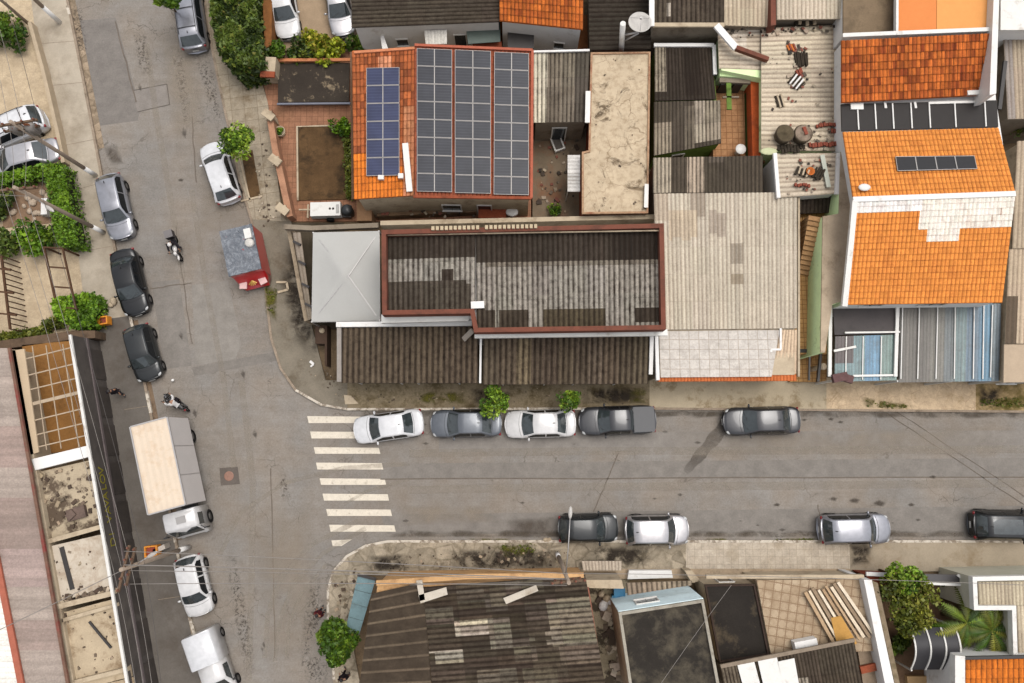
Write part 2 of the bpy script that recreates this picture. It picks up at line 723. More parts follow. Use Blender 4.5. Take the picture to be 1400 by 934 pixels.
def bush(px, py, h, rad, pal, label, n=900, size=0.12, name='bush', z0=0.0, group=None, cat='bush'):
    c = P(px, py, z0 + h * 0.6)
    root = thing(name, label, cat, (c.x, c.y, z0), group)
    tb = MB()
    for k in range(5):
        th = k * 1.26
        tb.tube([(c.x, c.y, z0), (c.x + math.cos(th) * rad * 0.6, c.y + math.sin(th) * rad * 0.6, z0 + h * 0.8)], [0.025, 0.01], 5)
    tb.build('stem', plain('bark', C(110, 88, 62), 0.9, 0.3), root)
    mb = MB()
    leaves(mb, crown_fn((c.x, c.y, z0 + h * 0.55), (rad, rad, h * 0.5), 9), n, size, GREENS[pal])
    mb.build('foliage', leaf_material(), root)
    return root

# ================================================================== SETTING
def structure(name, mb, mat, kind='structure'):
    return tag(mb.build(name, mat), kind=kind)


def asphalt_material():
    n = NT('asphalt')
    p = n.pos()
    base = C(148, 140, 131)
    big = n.ramp(n.noise(p, 0.16, 5, 0.6, 0.3), [(0.3, 0.92), (0.7, 1.08)])
    mid = n.ramp(n.noise(p, 1.4, 6, 0.7), [(0.3, 0.88), (0.7, 1.12)])
    fine = n.ramp(n.noise(p, 9.0, 5, 0.85), [(0.33, 0.80), (0.67, 1.20)])
    # wheel tracks polished along the two streets
    col = n.mix(1.0, n.mix(1.0, n.mix(1.0, base, big, 'MULTIPLY'), mid, 'MULTIPLY'), fine, 'MULTIPLY')
    warm = n.ramp(n.noise(p, 0.35, 4), [(0.35, (1.05, 1.0, 0.94)), (0.65, (0.97, 1.0, 1.03))])
    col = n.mix(1.0, col, warm, 'MULTIPLY')
    # long streaks (tyre marks, drips) along x
    stv = n.mapping(p, (0.12, 2.6, 1))
    st = n.ramp(n.noise(stv, 1.0, 5, 0.65), [(0.3, 0.93), (0.7, 1.06)])
    col = n.mix(1.0, col, st, 'MULTIPLY')
    # crack network, only where another noise allows it
    dn = n.n('ShaderNodeTexNoise'); dn.inputs['Scale'].default_value = 1.1; dn.inputs['Detail'].default_value = 6
    n.l(p, dn.inputs['Vector'])
    off = n.n('ShaderNodeVectorMath', operation='MULTIPLY_ADD')
    n.l(dn.outputs['Color'], off.inputs[0]); off.inputs[1].default_value = (1.6, 1.6, 0); n.l(p, off.inputs[2])
    vo = n.n('ShaderNodeTexVoronoi', feature='DISTANCE_TO_EDGE'); vo.inputs['Scale'].default_value = 0.42
    n.l(off.outputs[0], vo.inputs['Vector'])
    cr = n.ramp(vo.outputs['Distance'], [(0.003, 1.0), (0.010, 0.0)])
    allow = n.ramp(n.noise(p, 0.23, 3, 0.5), [(0.49, 0.0), (0.6, 0.6)])
    col = n.mix(n.math('MULTIPLY', cr, allow), col, C(88, 78, 68))
    # pits and crumbs
    sp = n.n('ShaderNodeTexVoronoi'); sp.inputs['Scale'].default_value = 2.3
    n.l(p, sp.inputs['Vector'])
    d = n.ramp(sp.outputs['Distance'], [(0.035, 0.55), (0.09, 0.0)])
    al2 = n.ramp(n.noise(p, 0.5, 4), [(0.48, 0.0), (0.6, 1.0)])
    col = n.mix(n.math('MULTIPLY', d, al2), col, C(85, 76, 68))
    n.base(col)
    n.rough(0.88)
    n.bump(n.noise(p, 40.0, 3), 0.25, 0.012)
    return n.m


def paving_material(key, c, joint, scale, rand=0.9, jw=0.035, var=0.22, dirt=None, grid=False, rot=0.0, damt=(0.5, 0.66)):
    """stone or slab paving: irregular cells (crazy paving) or square slabs, joints, worn blotches"""
    n = NT(key)
    p = n.pos()
    if grid:
        b = n.n('ShaderNodeTexBrick')
        b.offset = 0.0; b.squash = 1.0
        b.inputs['Scale'].default_value = 1.0
        b.inputs['Brick Width'].default_value = 1 / scale
        b.inputs['Row Height'].default_value = 1 / scale
        b.inputs['Mortar Size'].default_value = jw * 0.5
        b.inputs['Mortar Smooth'].default_value = 0.2
        b.inputs['Bias'].default_value = 0.0
        b.inputs['Color1'].default_value = (*mixc(c, joint, -0.12), 1)
        b.inputs['Color2'].default_value = (*mixc(c, joint, 0.22), 1)
        b.inputs['Mortar'].default_value = (*joint, 1)
        n.l(n.mapping(p, (1, 1, 1), (0, 0, rot)), b.inputs['Vector'])
        col = b.outputs['Color']
    else:
        vo = n.n('ShaderNodeTexVoronoi', feature='DISTANCE_TO_EDGE'); vo.inputs['Scale'].default_value = scale
        vo.inputs['Randomness'].default_value = rand
        v2 = n.n('ShaderNodeTexVoronoi'); v2.inputs['Scale'].default_value = scale
        v2.inputs['Randomness'].default_value = rand
        n.l(p, vo.inputs['Vector']); n.l(p, v2.inputs['Vector'])
        sep = n.n('ShaderNodeSeparateColor'); n.l(v2.outputs['Color'], sep.inputs[0])
        cell = n.ramp(sep.outputs[0], [(0.0, 1 - var), (1.0, 1 + var)])
        col = n.mix(1.0, c, cell, 'MULTIPLY')
        jm = n.math('MULTIPLY', n.ramp(vo.outputs['Distance'], [(jw * 0.4, 1.0), (jw * 1.7, 0.0)]), n.ramp(n.noise(p, 0.8, 5, 0.7), [(0.4, 0.08), (0.62, 0.8)]))
        col = n.mix(jm, col, joint)
    f = n.ramp(n.noise(p, 2.2, 7, 0.75), [(0.28, 0.76), (0.72, 1.22)])
    col = n.mix(1.0, col, f, 'MULTIPLY')
    ff = n.ramp(n.noise(p, 10, 4, 0.8), [(0.28, 0.82), (0.72, 1.18)])
    col = n.mix(1.0, col, ff, 'MULTIPLY')
    if dirt:
        m = n.ramp(n.noise(p, 0.7, 8, 0.74, 0.15), [(damt[0], 0.0), (damt[1], 0.8)])
        col = n.mix(m, col, dirt)
    n.base(col)
    n.rough(0.9)
    n.bump(n.noise(p, 18, 4), 0.3, 0.02)
    MATS[key] = n.m
    return n.m


# ground: one sheet to the horizon
g = MB()
g.poly([(-600, -600, -0.02), (600, -600, -0.02), (600, 600, -0.02), (-600, 600, -0.02)])
structure('ground', g, plain('earth', C(128, 108, 84), 0.95, 0.3, 0.5, dirt=C(80, 68, 52)))

LEFT_KERB = [(78, -90), (90, 0), (112, 110), (130, 205), (148, 300), (160, 370), (178, 440), (200, 545), (238, 740), (262, 870), (283, 980)]
RIGHT_KERB = [(275, -90), (284, 30), (298, 100), (313, 170), (330, 250), (345, 300), (365, 400), (372, 462), (385, 503), (405, 532), (440, 552), (475, 558)]
NORTH_KERB = [(475, 558), (888, 557), (1500, 562)]
SOUTH_KERB = [(1500, 742), (530, 742), (500, 748), (475, 762), (457, 782), (450, 806), (450, 850), (456, 900), (462, 980)]

road = MB()
road.poly(PW(LEFT_KERB + SOUTH_KERB[::-1] + NORTH_KERB[::-1] + RIGHT_KERB[::-1], 0.0))
structure('road', road, asphalt_material())


def slab(name, px, mat, z=0.14):
    mb = MB()
    mb.prism(PW(px, z), 0.0, z)
    return structure(name, mb, mat)


beige = plain('pavement_beige', C(196, 183, 163), 0.9, 0.13, 0.7, dirt=C(158, 144, 124), dscale=0.5, damt=(0.45, 0.7))
greyw = plain('pavement_grey', C(116, 109, 101), 0.9, 0.16, 0.8, dirt=C(100, 91, 82), dscale=0.5)
damp = plain('pavement_damp', C(140, 130, 114), 0.9, 0.2, 0.7, dirt=C(100, 86, 66), dscale=0.45)
brown = plain('pavement_brown', C(154, 138, 112), 0.9, 0.28, 0.9, dirt=C(92, 78, 50), dscale=0.9, damt=(0.44, 0.62))
conc = plain('pavement_concrete', C(196, 180, 152), 0.9, 0.14, 0.9, dirt=C(150, 130, 100), dscale=0.7, damt=(0.52, 0.64))
crazy = paving_material('pavement_crazy', C(218, 192, 158), C(186, 158, 126), 1.7, 1.0, 0.03, 0.07, dirt=C(170, 145, 108), damt=(0.52, 0.68))
mossy = paving_material('pavement_mossy', C(180, 154, 112), C(140, 118, 82), 1.3, 1.0, 0.03, 0.14, dirt=C(112, 96, 50), damt=(0.46, 0.58))
lightile = paving_material('pavement_tile', C(206, 192, 172), C(168, 152, 132), 2.2, jw=0.02, grid=True, dirt=C(172, 156, 132))
plainc = plain('pavement_plain', C(178, 163, 140), 0.9, 0.14, 0.9, dirt=C(146, 126, 98), dscale=0.5)
rubbly = paving_material('pavement_stone', C(176, 162, 140), C(118, 106, 88), 1.25, 1.0, 0.05, 0.24, dirt=C(112, 100, 80), damt=(0.5, 0.66))
slabgrid = paving_material('pavement_slab', C(176, 162, 140), C(138, 124, 104), 1.15, jw=0.035, grid=True, rot=R(-8), dirt=C(128, 108, 82))
yardpave = paving_material('yard_beige', C(212, 190, 158), C(192, 170, 140), 1.3, 0.9, 0.016, 0.05, dirt=C(184, 162, 132), damt=(0.46, 0.7))
terracotta = paving_material('terracotta_floor', C(172, 124, 96), C(132, 96, 74), 2.6, jw=0.03, grid=True, dirt=C(128, 96, 72))

lk = LEFT_KERB
slab('pavement', [(30, -90), (38, -40), (50, 60), (75, 170), (90, 240), (105, 330), (118, 440), (176, 432)] + lk[5::-1], beige)
slab('pavement', [(118, 440), (176, 432)] + lk[6:] + [(226, 980), (172, 700), (131, 455)], greyw)
slab('yard', [(-90, -90), (30, -90), (38, -40), (50, 60), (75, 170), (90, 240), (105, 330), (118, 440), (100, 462), (0, 476), (-90, 482)], yardpave, 0.13)
rk = RIGHT_KERB
slab('pavement', rk[0:6] + [(398, 303), (385, 285), (366, 140), (352, 92), (318, -90)], slabgrid)
slab('pavement', rk[5:] + [(475, 520), (445, 520), (425, 440), (398, 303)], damp)
slab('pavement', [(475, 558), (888, 557), (888, 520), (475, 520)], brown)
slab('pavement', [(888, 557), (1130, 559), (1130, 516), (888, 516)], conc)
slab('pavement', [(1130, 559), (1334, 561), (1334, 520), (1130, 516)], crazy)
slab('pavement', [(1334, 561), (1500, 562), (1500, 520), (1334, 520)], mossy)
sk = SOUTH_KERB
slab('pavement', [(938, 742)] + sk[1:] + [(500, 980), (480, 868), (500, 786), (938, 786)], rubbly)
slab('pavement', [(1162, 742), (938, 742), (938, 778), (1162, 778)], lightile)
slab('pavement', [(1500, 742), (1162, 742), (1162, 782), (1500, 780)], plainc)
slab('footing', [(1162, 778), (790, 778), (790, 792), (1162, 790)], plain('pale_ledge', C(190, 168, 140), 0.9, 0.15, 1.2, dirt=C(130, 112, 92)), 0.2)

# kerbs and gutters
kerb_w = plain('kerb_white', C(226, 214, 196), 0.85, 0.15, 3.0, dirt=C(140, 124, 106), dscale=2.4, damt=(0.47, 0.58))
kerb_g = plain('kerb_grey', C(168, 150, 130), 0.9, 0.25, 3.0, dirt=C(110, 96, 80), dscale=1.5)
gut = paving_material('gutter_stone', C(172, 152, 128), C(112, 98, 82), 1.6, 0.9, 0.05, 0.25, dirt=C(120, 104, 84))


def along(px, d0, d1, z):
    """offset band along a polyline read at height z, from d0 to d1 metres to its right"""
    p = PW(px, z)
    out0, out1 = [], []
    for i in range(len(p)):
        a, b = p[max(i - 1, 0)], p[min(i + 1, len(p) - 1)]
        d = (b - a).normalized()
        nn = Vector((d.y, -d.x, 0))
        out0.append(p[i] + nn * d0); out1.append(p[i] + nn * d1)
    return out0, out1


def band(name, px, d0, d1, z0, z1, mat):
    a, b = along(px, d0, d1, z1)
    mb = MB()
    for i in range(len(a) - 1):
        q = [Vector((v.x, v.y, 0)) for v in (a[i], a[i + 1], b[i + 1], b[i])]
        mb.prism(q, z0, z1)
    return structure(name, mb, mat)


def lerp_px(a, b, n):
    return [(a[0] + (b[0] - a[0]) * i / n, a[1] + (b[1] - a[1]) * i / n) for i in range(n + 1)]


band('kerb', LEFT_KERB, -0.16, 0.0, 0.0, 0.165, kerb_g)
band('kerb', RIGHT_KERB[:-1], 0.0, 0.15, 0.0, 0.165, kerb_g)
band('kerb', RIGHT_KERB[-3:] + [(887, 557)], 0.0, 0.15, 0.0, 0.168, kerb_w)
band('kerb', [(887, 557), (1500, 562)], 0.0, 0.15, 0.0, 0.165, kerb_g)
band('kerb', [(938, 742)] + SOUTH_KERB[1:], 0.0, 0.15, 0.0, 0.168, kerb_w)
band('kerb', [(1500, 742), (938, 742)], 0.0, 0.15, 0.0, 0.165, kerb_w)
for a, b in (((175, 428), (182, 460)), ((192, 508), (195, 520)), ((198, 535), (204, 565)), ((235, 728), (238, 742)), ((241, 757), (245, 778)), ((257, 845), (264, 868)), ((90, 8), (93, 20)), ((273, 915), (279, 950))):
    band('kerb', [a, b], -0.17, 0.01, 0.0, 0.172, kerb_w)
band('gutter', LEFT_KERB[:4], -0.62, -0.16, 0.0, 0.012, gut)
band('gutter', [(888, 557), (1240, 560)], -0.32, 0.0, 0.0, 0.012, gut)
band('gutter', SOUTH_KERB[:-1], -0.40, 0.0, 0.0, 0.012, gut)
band('gutter', RIGHT_KERB[5:], -0.3, 0.0, 0.0, 0.012, plain('gutter_grey', C(140, 126, 110), 0.9, 0.25, 1.2, dirt=C(100, 88, 74)))
band('gutter', LEFT_KERB[6:9], -0.5, -0.16, 0.0, 0.01, plain('gutter_earth', C(140, 118, 96), 0.9, 0.25, 1.2, dirt=C(84, 68, 52)))

# asphalt repairs: sheets 4 mm and more above the road
def patch(px, c, z, name='asphalt_patch', var=0.2):
    mb = MB()
    mb.poly(PW(px, z))
    k = 'repair_%d_%d_%d' % c
    return structure(name, mb, plain(k, C(*c), 0.88, var, 1.2, fine=9))


patch([(110, 28), (158, 24), (192, 150), (188, 165), (136, 172)], (136, 129, 122), 0.004)
patch([(181, 124), (228, 115), (232, 143), (188, 153)], (146, 138, 130), 0.008)
for ln in (((181, 124), (228, 115)), ((228, 115), (232, 143)), ((188, 153), (232, 143))):
    band('joint', list(ln), -0.03, 0.03, 0.0, 0.013, plain('tar', C(92, 82, 72), 0.7, 0.25))
patch([(262, 390), (312, 384), (330, 470), (322, 490), (268, 500)], (152, 145, 136), 0.004)
patch([(207, 386), (245, 382), (262, 500), (225, 505)], (141, 134, 126), 0.005)
patch([(262, 503), (380, 480), (385, 492), (266, 514)], (137, 130, 122), 0.009)
patch([(300, 640), (325, 638), (328, 662), (302, 664)], (112, 103, 95), 0.006)
patch([(520, 634), (1500, 625), (1500, 652), (520, 656)], (141, 134, 126), 0.005)
patch([(520, 704), (1500, 690), (1500, 728), (530, 730)], (142, 135, 127), 0.005)
patch([(600, 592), (1500, 588), (1500, 612), (600, 618)], (149, 142, 134), 0.004)
mh = MB()
c = P(313, 651, 0.0)
mh.lathe(c, [(0.0, 0.022), (0.26, 0.022), (0.3, 0.018), (0.31, 0.0)], 24)
for k in range(-2, 3):
    mh.box(c + Vector((0, k * 0.09, 0.024)), (0.4 - abs(k) * 0.07, 0.025, 0.008))
tag(mh.build('manhole_cover', plain('rust_iron', C(158, 118, 100), 0.75, 0.25)), 'round rusty manhole cover in dark square patch of the road', 'manhole cover')

# zebra crossing
zb = plain('road_paint', C(238, 226, 206), 0.8, 0.1, 3.0, dirt=C(186, 172, 154), dscale=3.5, damt=(0.55, 0.7))
for i, (x0, x1, y0, y1) in enumerate(((420, 505, 569, 578.5), (424, 510, 590, 599.5), (429, 518, 611.5, 620.5), (432, 522, 632.5, 642), (437, 526, 654, 663), (441, 530, 675, 684.5), (446, 534, 696, 705.5), (450, 539, 717.5, 727))):
    mb = MB()
    mb.poly(PW([(x0, y0), (x1, y0 + 0.8), (x1 + 2, y1), (x0 + 2, y1)], 0.016))
    structure('crosswalk_stripe', mb, zb)
mb = MB(); mb.poly(PW([(453, 739), (481, 737.5), (474, 742), (467, 746.5), (455, 747)], 0.016)); structure('crosswalk_stripe', mb, zb)


STAIN_N = [0]


def stain(px, mat, z, name='road_stain'):
    """irregular stain lying on a surface, fading towards its outline"""
    STAIN_N[0] += 1
    z += STAIN_N[0] * 0.0004
    p = ccw(PW(px, z))
    c = centre(p); c.z = z
    mb = MB()
    n = len(p)
    ic = mb.add([c]); ip = mb.add(p)
    for k in range(n):
        m = (k + 1) % n
        mb.face((ic, ip + k, ip + m), (0, 0, 0), [1.0, 0.0, 0.0])
    return structure(name, mb, mat)


crumb = stain_material('crumbled_tar', C(92, 83, 74), 5.5, 0.5, 0.58, 0.7)
darkst = stain_material('dark_stain', C(105, 95, 85), 0.8, 0.3, 0.6, 0.75)
lightst = stain_material('light_scuff', C(176, 161, 142), 0.5, 0.3, 0.7, 0.6)
mossst = stain_material('moss_stain', C(104, 98, 42), 1.6, 0.42, 0.56, 0.95)
streakst = stain_material('dark_streak', C(106, 97, 88), 1.1, 0.1, 0.6, 0.6)
soot = stain_material('soot_stain', C(60, 52, 44), 1.3, 0.4, 0.56, 0.9)
for q in ([(262, 70), (285, 72), (297, 110), (304, 165), (298, 185), (284, 140)], [(318, 740), (332, 800), (348, 870), (352, 934), (335, 930), (318, 840), (308, 770)],
          [(232, 60), (248, 62), (262, 150), (255, 190)], [(425, 780), (440, 790), (446, 835), (430, 880), (410, 930), (412, 850)],
          [(380, 650), (392, 648), (398, 680), (384, 684)], [(366, 385), (380, 400), (385, 470), (372, 460)], [(345, 300), (372, 305), (378, 330), (350, 330)],
          [(410, 900), (442, 890), (452, 934), (420, 940)], [(92, 5), (112, 0), (122, 80), (108, 90)], [(180, 40), (200, 42), (210, 110), (190, 100)]):
    stain(q, crumb, 0.02)
for q in ([(690, 710), (760, 705), (770, 735), (690, 738)], [(140, 200), (160, 195), (170, 225), (150, 228)]):
    stain(q, darkst, 0.019)
for q in ([(340, 700), (430, 660), (440, 900), (360, 920)], [(270, 250), (340, 255), (350, 320), (260, 320)], [(900, 590), (1400, 580), (1400, 625), (900, 628)], [(210, 30), (260, 30), (290, 200), (240, 220)], [(540, 690), (680, 690), (690, 715), (545, 720)]):
    stain(q, lightst, 0.021)
for (x, y, w_) in ((1139, 682, 7), (1168, 684, 9), (1202, 688, 11), (1246, 690, 6), (1062, 690, 6), (1136, 573, 5), (1149, 577, 5), (247, 246, 5), (1275, 652, 6)):
    stain([(x - w_, y), (x, y - w_ * 0.5), (x + w_, y - 1), (x + w_ * 0.6, y + w_ * 0.5), (x - w_ * 0.5, y + w_ * 0.4)], stain_material('tar_spot', C(92, 83, 74), 3.0, 0.3, 0.5, 0.7), 0.022)
for a, b in (((60, 118), (118, 112)), ((82, 200), (132, 190)), ((95, 262), (138, 250)), ((108, 345), (156, 336)), ((52, 60), (104, 56)), ((170, 560), (204, 555)), ((190, 650), (224, 645)), ((210, 740), (236, 738)), ((216, 820), (250, 815))):
    mbj = MB(); pa_, pb2 = P(*a, 0.144), P(*b, 0.144); dj = (pb2 - pa_).normalized(); nj = Vector((-dj.y, dj.x, 0)) * 0.015
    mbj.prism([pa_ - nj, pb2 - nj, pb2 + nj, pa_ + nj], 0.10, 0.145); structure('joint', mbj, plain('slab_joint', C(146, 128, 106)))
mb = MB()      # a dark streak laid from the parked car's nose across the lane
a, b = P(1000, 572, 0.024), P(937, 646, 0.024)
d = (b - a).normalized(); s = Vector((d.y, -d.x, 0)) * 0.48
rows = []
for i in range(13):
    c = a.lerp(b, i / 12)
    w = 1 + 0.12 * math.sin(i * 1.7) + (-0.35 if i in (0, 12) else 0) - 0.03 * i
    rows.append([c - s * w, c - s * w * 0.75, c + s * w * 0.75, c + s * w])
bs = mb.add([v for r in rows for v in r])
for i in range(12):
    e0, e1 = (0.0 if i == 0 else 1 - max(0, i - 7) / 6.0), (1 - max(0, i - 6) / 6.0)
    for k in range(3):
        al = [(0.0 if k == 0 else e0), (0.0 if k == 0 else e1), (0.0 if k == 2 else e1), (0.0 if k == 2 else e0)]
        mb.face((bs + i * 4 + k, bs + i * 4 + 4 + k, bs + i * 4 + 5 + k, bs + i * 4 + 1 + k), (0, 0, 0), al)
structure('dark_streak', mb, streakst)
arc_m = stain_material('tyre_polish', C(178, 166, 150), 1.6, 0.3, 0.7, 0.5, edge=False)
for pts_, w_ in (([(362, 900), (366, 840), (384, 790), (425, 745), (490, 712)], 0.16), ([(376, 905), (382, 850), (400, 800), (440, 758), (500, 722)], 0.14), ([(392, 900), (396, 850), (412, 812), (446, 772)], 0.12),
                 ([(300, 760), (330, 700), (390, 660), (470, 640), (560, 634)], 0.14), ([(340, 930), (344, 800), (346, 660), (330, 520)], 0.2), ([(250, 380), (238, 300), (214, 160), (200, 60)], 0.2), ([(320, 640), (306, 520), (280, 380), (262, 260)], 0.18),
                 ([(560, 670), (800, 666), (1100, 664), (1450, 660)], 0.25), ([(560, 620), (800, 617), (1100, 616), (1450, 614)], 0.25), ([(470, 690), (500, 672), (560, 655)], 0.1)):
    a_, b_ = along(pts_, -w_, w_, 0.018)
    STAIN_N[0] += 1
    mb = MB()
    for i in range(len(a_) - 1):
        mb.poly([Vector((v.x, v.y, 0.018 + STAIN_N[0] * 0.0004)) for v in (a_[i], a_[i + 1], b_[i + 1], b_[i])])
    structure('tyre_polish', mb, arc_m)
# long thin joints, tyre lines and other dark lines in the asphalt
dirtband = stain_material('gutter_dirt', C(100, 90, 78), 1.0, 0.34, 0.62, 0.75)
for x in range(500, 1400, 62):
    yk = 559 + (x - 500) * 0.003
    stain([(x - 10, yk + 1), (x + 70, yk + 1), (x + 62, yk + 9), (x + 20, yk + 12), (x - 4, yk + 7)], dirtband, 0.016)
for x in range(540, 1400, 66):
    stain([(x - 10, 735), (x + 70, 735), (x + 62, 727), (x + 20, 724), (x - 4, 729)], dirtband, 0.016)
for i_ in range(22):
    x, y, w_ = random.uniform(500, 1380), random.choice((random.uniform(572, 592), random.uniform(708, 728), random.uniform(600, 700))), random.uniform(2, 5)
    stain([(x - w_ * 1.5, y), (x, y - w_ * 0.6), (x + w_ * 1.4, y), (x, y + w_ * 0.6)], stain_material('oil_drip', C(104, 96, 88), 2.0, 0.3, 0.55, 0.7), 0.017)
for i_ in range(8):
    y = random.uniform(60, 900); x = 150 + y * 0.19 + random.uniform(0, 90); w_ = random.uniform(2, 6)
    stain([(x - w_, y), (x - w_ * 0.3, y - w_ * 1.6), (x + w_ * 0.8, y - w_ * 0.4), (x + w_ * 0.5, y + w_ * 1.9), (x - w_ * 0.4, y + w_)], MATS['oil_drip'], 0.017)
tarj = plain('tar', C(92, 82, 72))
for ln, w in ((((520, 655), (1500, 652)), 0.035), (((1212, 565), (1400, 690)), 0.025), (((1226, 563), (1440, 705)), 0.02), (((845, 620), (812, 700)), 0.03), (((370, 640), (376, 900)), 0.03),  # the diagonals at the right are just thin dark lines across the road
              (((205, 395), (262, 387)), 0.03), (((1118, 690), (1126, 740)), 0.02), (((158, 30), (186, 140)), 0.04), (((262, 160), (268, 250)), 0.03), (((240, 310), (262, 470)), 0.025)):
    pts = lerp_px(ln[0], ln[1], 10)
    pts = [(x + random.uniform(-0.8, 0.8), y + random.uniform(-0.8, 0.8)) for x, y in pts]
    band('joint', pts, -w, w, 0.0, 0.0225, plain('dark_line', C(122, 111, 100), 0.85, 0.2))  # joints, tyre lines and the plain dark lines at the right alike
for q, m in (([(1340, 545), (1400, 540), (1440, 560), (1350, 562)], mossst), ([(670, 745), (735, 745), (735, 760), (690, 765)], mossst), ([(1175, 541), (1260, 556), (1240, 560), (1180, 558)], mossst), ([(360, 385), (380, 395), (378, 440), (362, 430)], mossst),
             ([(640, 530), (700, 535), (700, 553), (645, 553)], soot), ([(790, 530), (885, 528), (885, 553), (795, 553)], soot), ([(860, 530), (885, 530), (885, 553), (860, 552)], mossst),
             ([(400, 300), (425, 420), (440, 500), (400, 470), (380, 380)], soot), ([(800, 745), (900, 745), (890, 775), (800, 778)], soot), ([(600, 750), (780, 750), (770, 778), (600, 780)], soot), ([(500, 760), (560, 755), (560, 780), (500, 785)], soot),
             ([(560, 535), (640, 535), (640, 553), (560, 553)], mossst), ([(1335, 525), (1372, 525), (1368, 556), (1338, 556)], soot), ([(1160, 742), (1195, 742), (1190, 772), (1162, 776)], soot)):
    stain(q, m, 0.158, 'pavement_stain')
for q in ([(1060, 736), (1120, 735), (1120, 744), (1050, 744)], [(965, 736), (1010, 735), (1010, 743), (962, 743)], [(640, 736), (700, 736), (700, 742), (640, 742)]):
    stain(q, mossst, 0.03)

# ================================================================== BUILDINGS
corr = sheet_material('corrugated_roof', valley=0.8, mould=0.4, gain=1.05)
corr_dark = sheet_material('corrugated_dark', dirt=C(42, 32, 24), valley=1.0, mould=0.55, mscale=3.2, mlow=0.46, gain=0.8)
corr_light = sheet_material('corrugated_light', dirt=C(120, 102, 84), valley=0.5, mould=0.14, streak=0.14, mscale=0.5, gain=1.18)
tile_old = sheet_material('tile_old', dirt=C(92, 50, 28), valley=0.75, mould=0.5, streak=0.3, mscale=1.3, gain=1.1)
tile_new = sheet_material('tile_new', dirt=C(160, 84, 40), valley=0.75, mould=0.34, streak=0.2, gain=1.12, mscale=1.1)
white_p = plain('white_render', C(252, 248, 242), 0.85, 0.06, 1.5, dirt=C(206, 194, 180), dscale=0.8, damt=(0.58, 0.74))
white_m = plain('white_metal', C(240, 236, 228), 0.5, 0.06, 2.0, dirt=C(200, 190, 176), dscale=1.2, damt=(0.56, 0.7))
cream_p = plain('cream_render', C(205, 186, 158), 0.9, 0.14, 1.2, dirt=C(150, 130, 106))
ochre_p = plain('ochre_render', C(222, 176, 124), 0.9, 0.16, 1.5, dirt=C(170, 128, 90))
grey_p = plain('grey_render', C(150, 136, 118), 0.9, 0.16, 1.2, dirt=C(104, 90, 74))
brown_p = plain('brown_paint', C(128, 78, 62), 0.8, 0.16, 2.0, dirt=C(96, 66, 54))
green_p = plain('green_paint', C(116, 142, 66), 0.85, 0.14, 1.2, dirt=C(84, 100, 44))
lime_p = plain('lime_paint', (0.56, 0.68, 0.36), 0.85, 0.1, 1.2, dirt=C(140, 160, 96), dscale=0.6, damt=(0.55, 0.7))
brick_p = plain('red_brick', C(158, 84, 58), 0.9, 0.22, 3.0, dirt=C(112, 66, 48))
pink_p = plain('pinkish_brick', C(190, 142, 112), 0.9, 0.18, 2.0, dirt=C(150, 108, 84))
concb = plain('beige_concrete', C(202, 178, 142), 0.92, 0.12, 1.0, dirt=C(160, 132, 100), dscale=0.45, damt=(0.48, 0.66))
concd = plain('dark_membrane', C(56, 51, 45), 0.85, 0.28, 0.6, dirt=C(116, 106, 88), dscale=0.6, damt=(0.46, 0.72))
dark_p = plain('dark_metal', C(52, 46, 42), 0.6, 0.2)
glass_d = smooth('dark_pane', (0.02, 0.025, 0.03), 0.12)
alu = smooth('aluminium', C(205, 200, 196), 0.4, 0.6)
wood_d = plain('dark_wood', C(92, 66, 48), 0.8, 0.25, 4)
soil = plain('garden_soil', C(102, 78, 52), 0.95, 0.34, 1.2, dirt=C(60, 48, 34), dscale=0.55, damt=(0.5, 0.62), fine=14)
teal_p = plain('teal_sheet', C(118, 146, 150), 0.7, 0.14, 1.5, dirt=C(92, 112, 112), dscale=0.9)

DK, MDK, MID, LGT, BEI = C(84, 74, 63), C(106, 95, 83), C(150, 136, 120), C(186, 172, 152), C(208, 188, 162)
W1 = [(0.25, 1.3, 1.1, 'window'), (0.72, 1.3, 1.1, 'window')]
WD = [(0.2, 1.2, 1.1, 'window'), (0.5, 0.9, 2.1, 'door'), (0.78, 1.4, 1.1, 'window')]


def house(name, label, cat, px, z, wall, ins=0.12, south=None, north=None, win_z=0.15):
    pts = PW(px, z)
    c = centre(pts)
    root = thing(name, label, cat, (c.x, c.y, 0))
    q = walls(root, px, z, wall, ins=ins)
    if south:
        openings(root, q, (0, -1, 0), win_z, south, glass_d, white_m)
    if north:
        openings(root, q, (0, 1, 0), win_z, north, glass_d, white_m)
    return root


def cap(root, name, px, z, w, h, mat, grow=0.0):
    """a coping or parapet band along the outline"""
    mb = MB()
    mb.ring(PW(px, z + h), w, z - 0.09, z + h, grow=grow)
    return mb.build(name, mat, root)


def flat(root, name, px, z, mat, th=0.1, ins=0.0):
    mb = MB()
    p = ccw(PW(px, z))
    if ins:
        p = inset(p, ins)
    mb.prism(p, z - th, z, bottom=True)
    return mb.build(name, mat, root)


def floor(name, px, mat, z=0.1):
    mb = MB(); mb.prism(PW(px, z), 0.0, z)
    return structure(name, mb, mat)


def beam(root, name, pts, w, h, mat):
    """bars through photo points (px, py, z)"""
    mb = MB()
    q = [P(*p) for p in pts]
    for a, b in zip(q, q[1:]):
        mb.bar(a, b, w, h)
    return mb.build(name, mat, root)


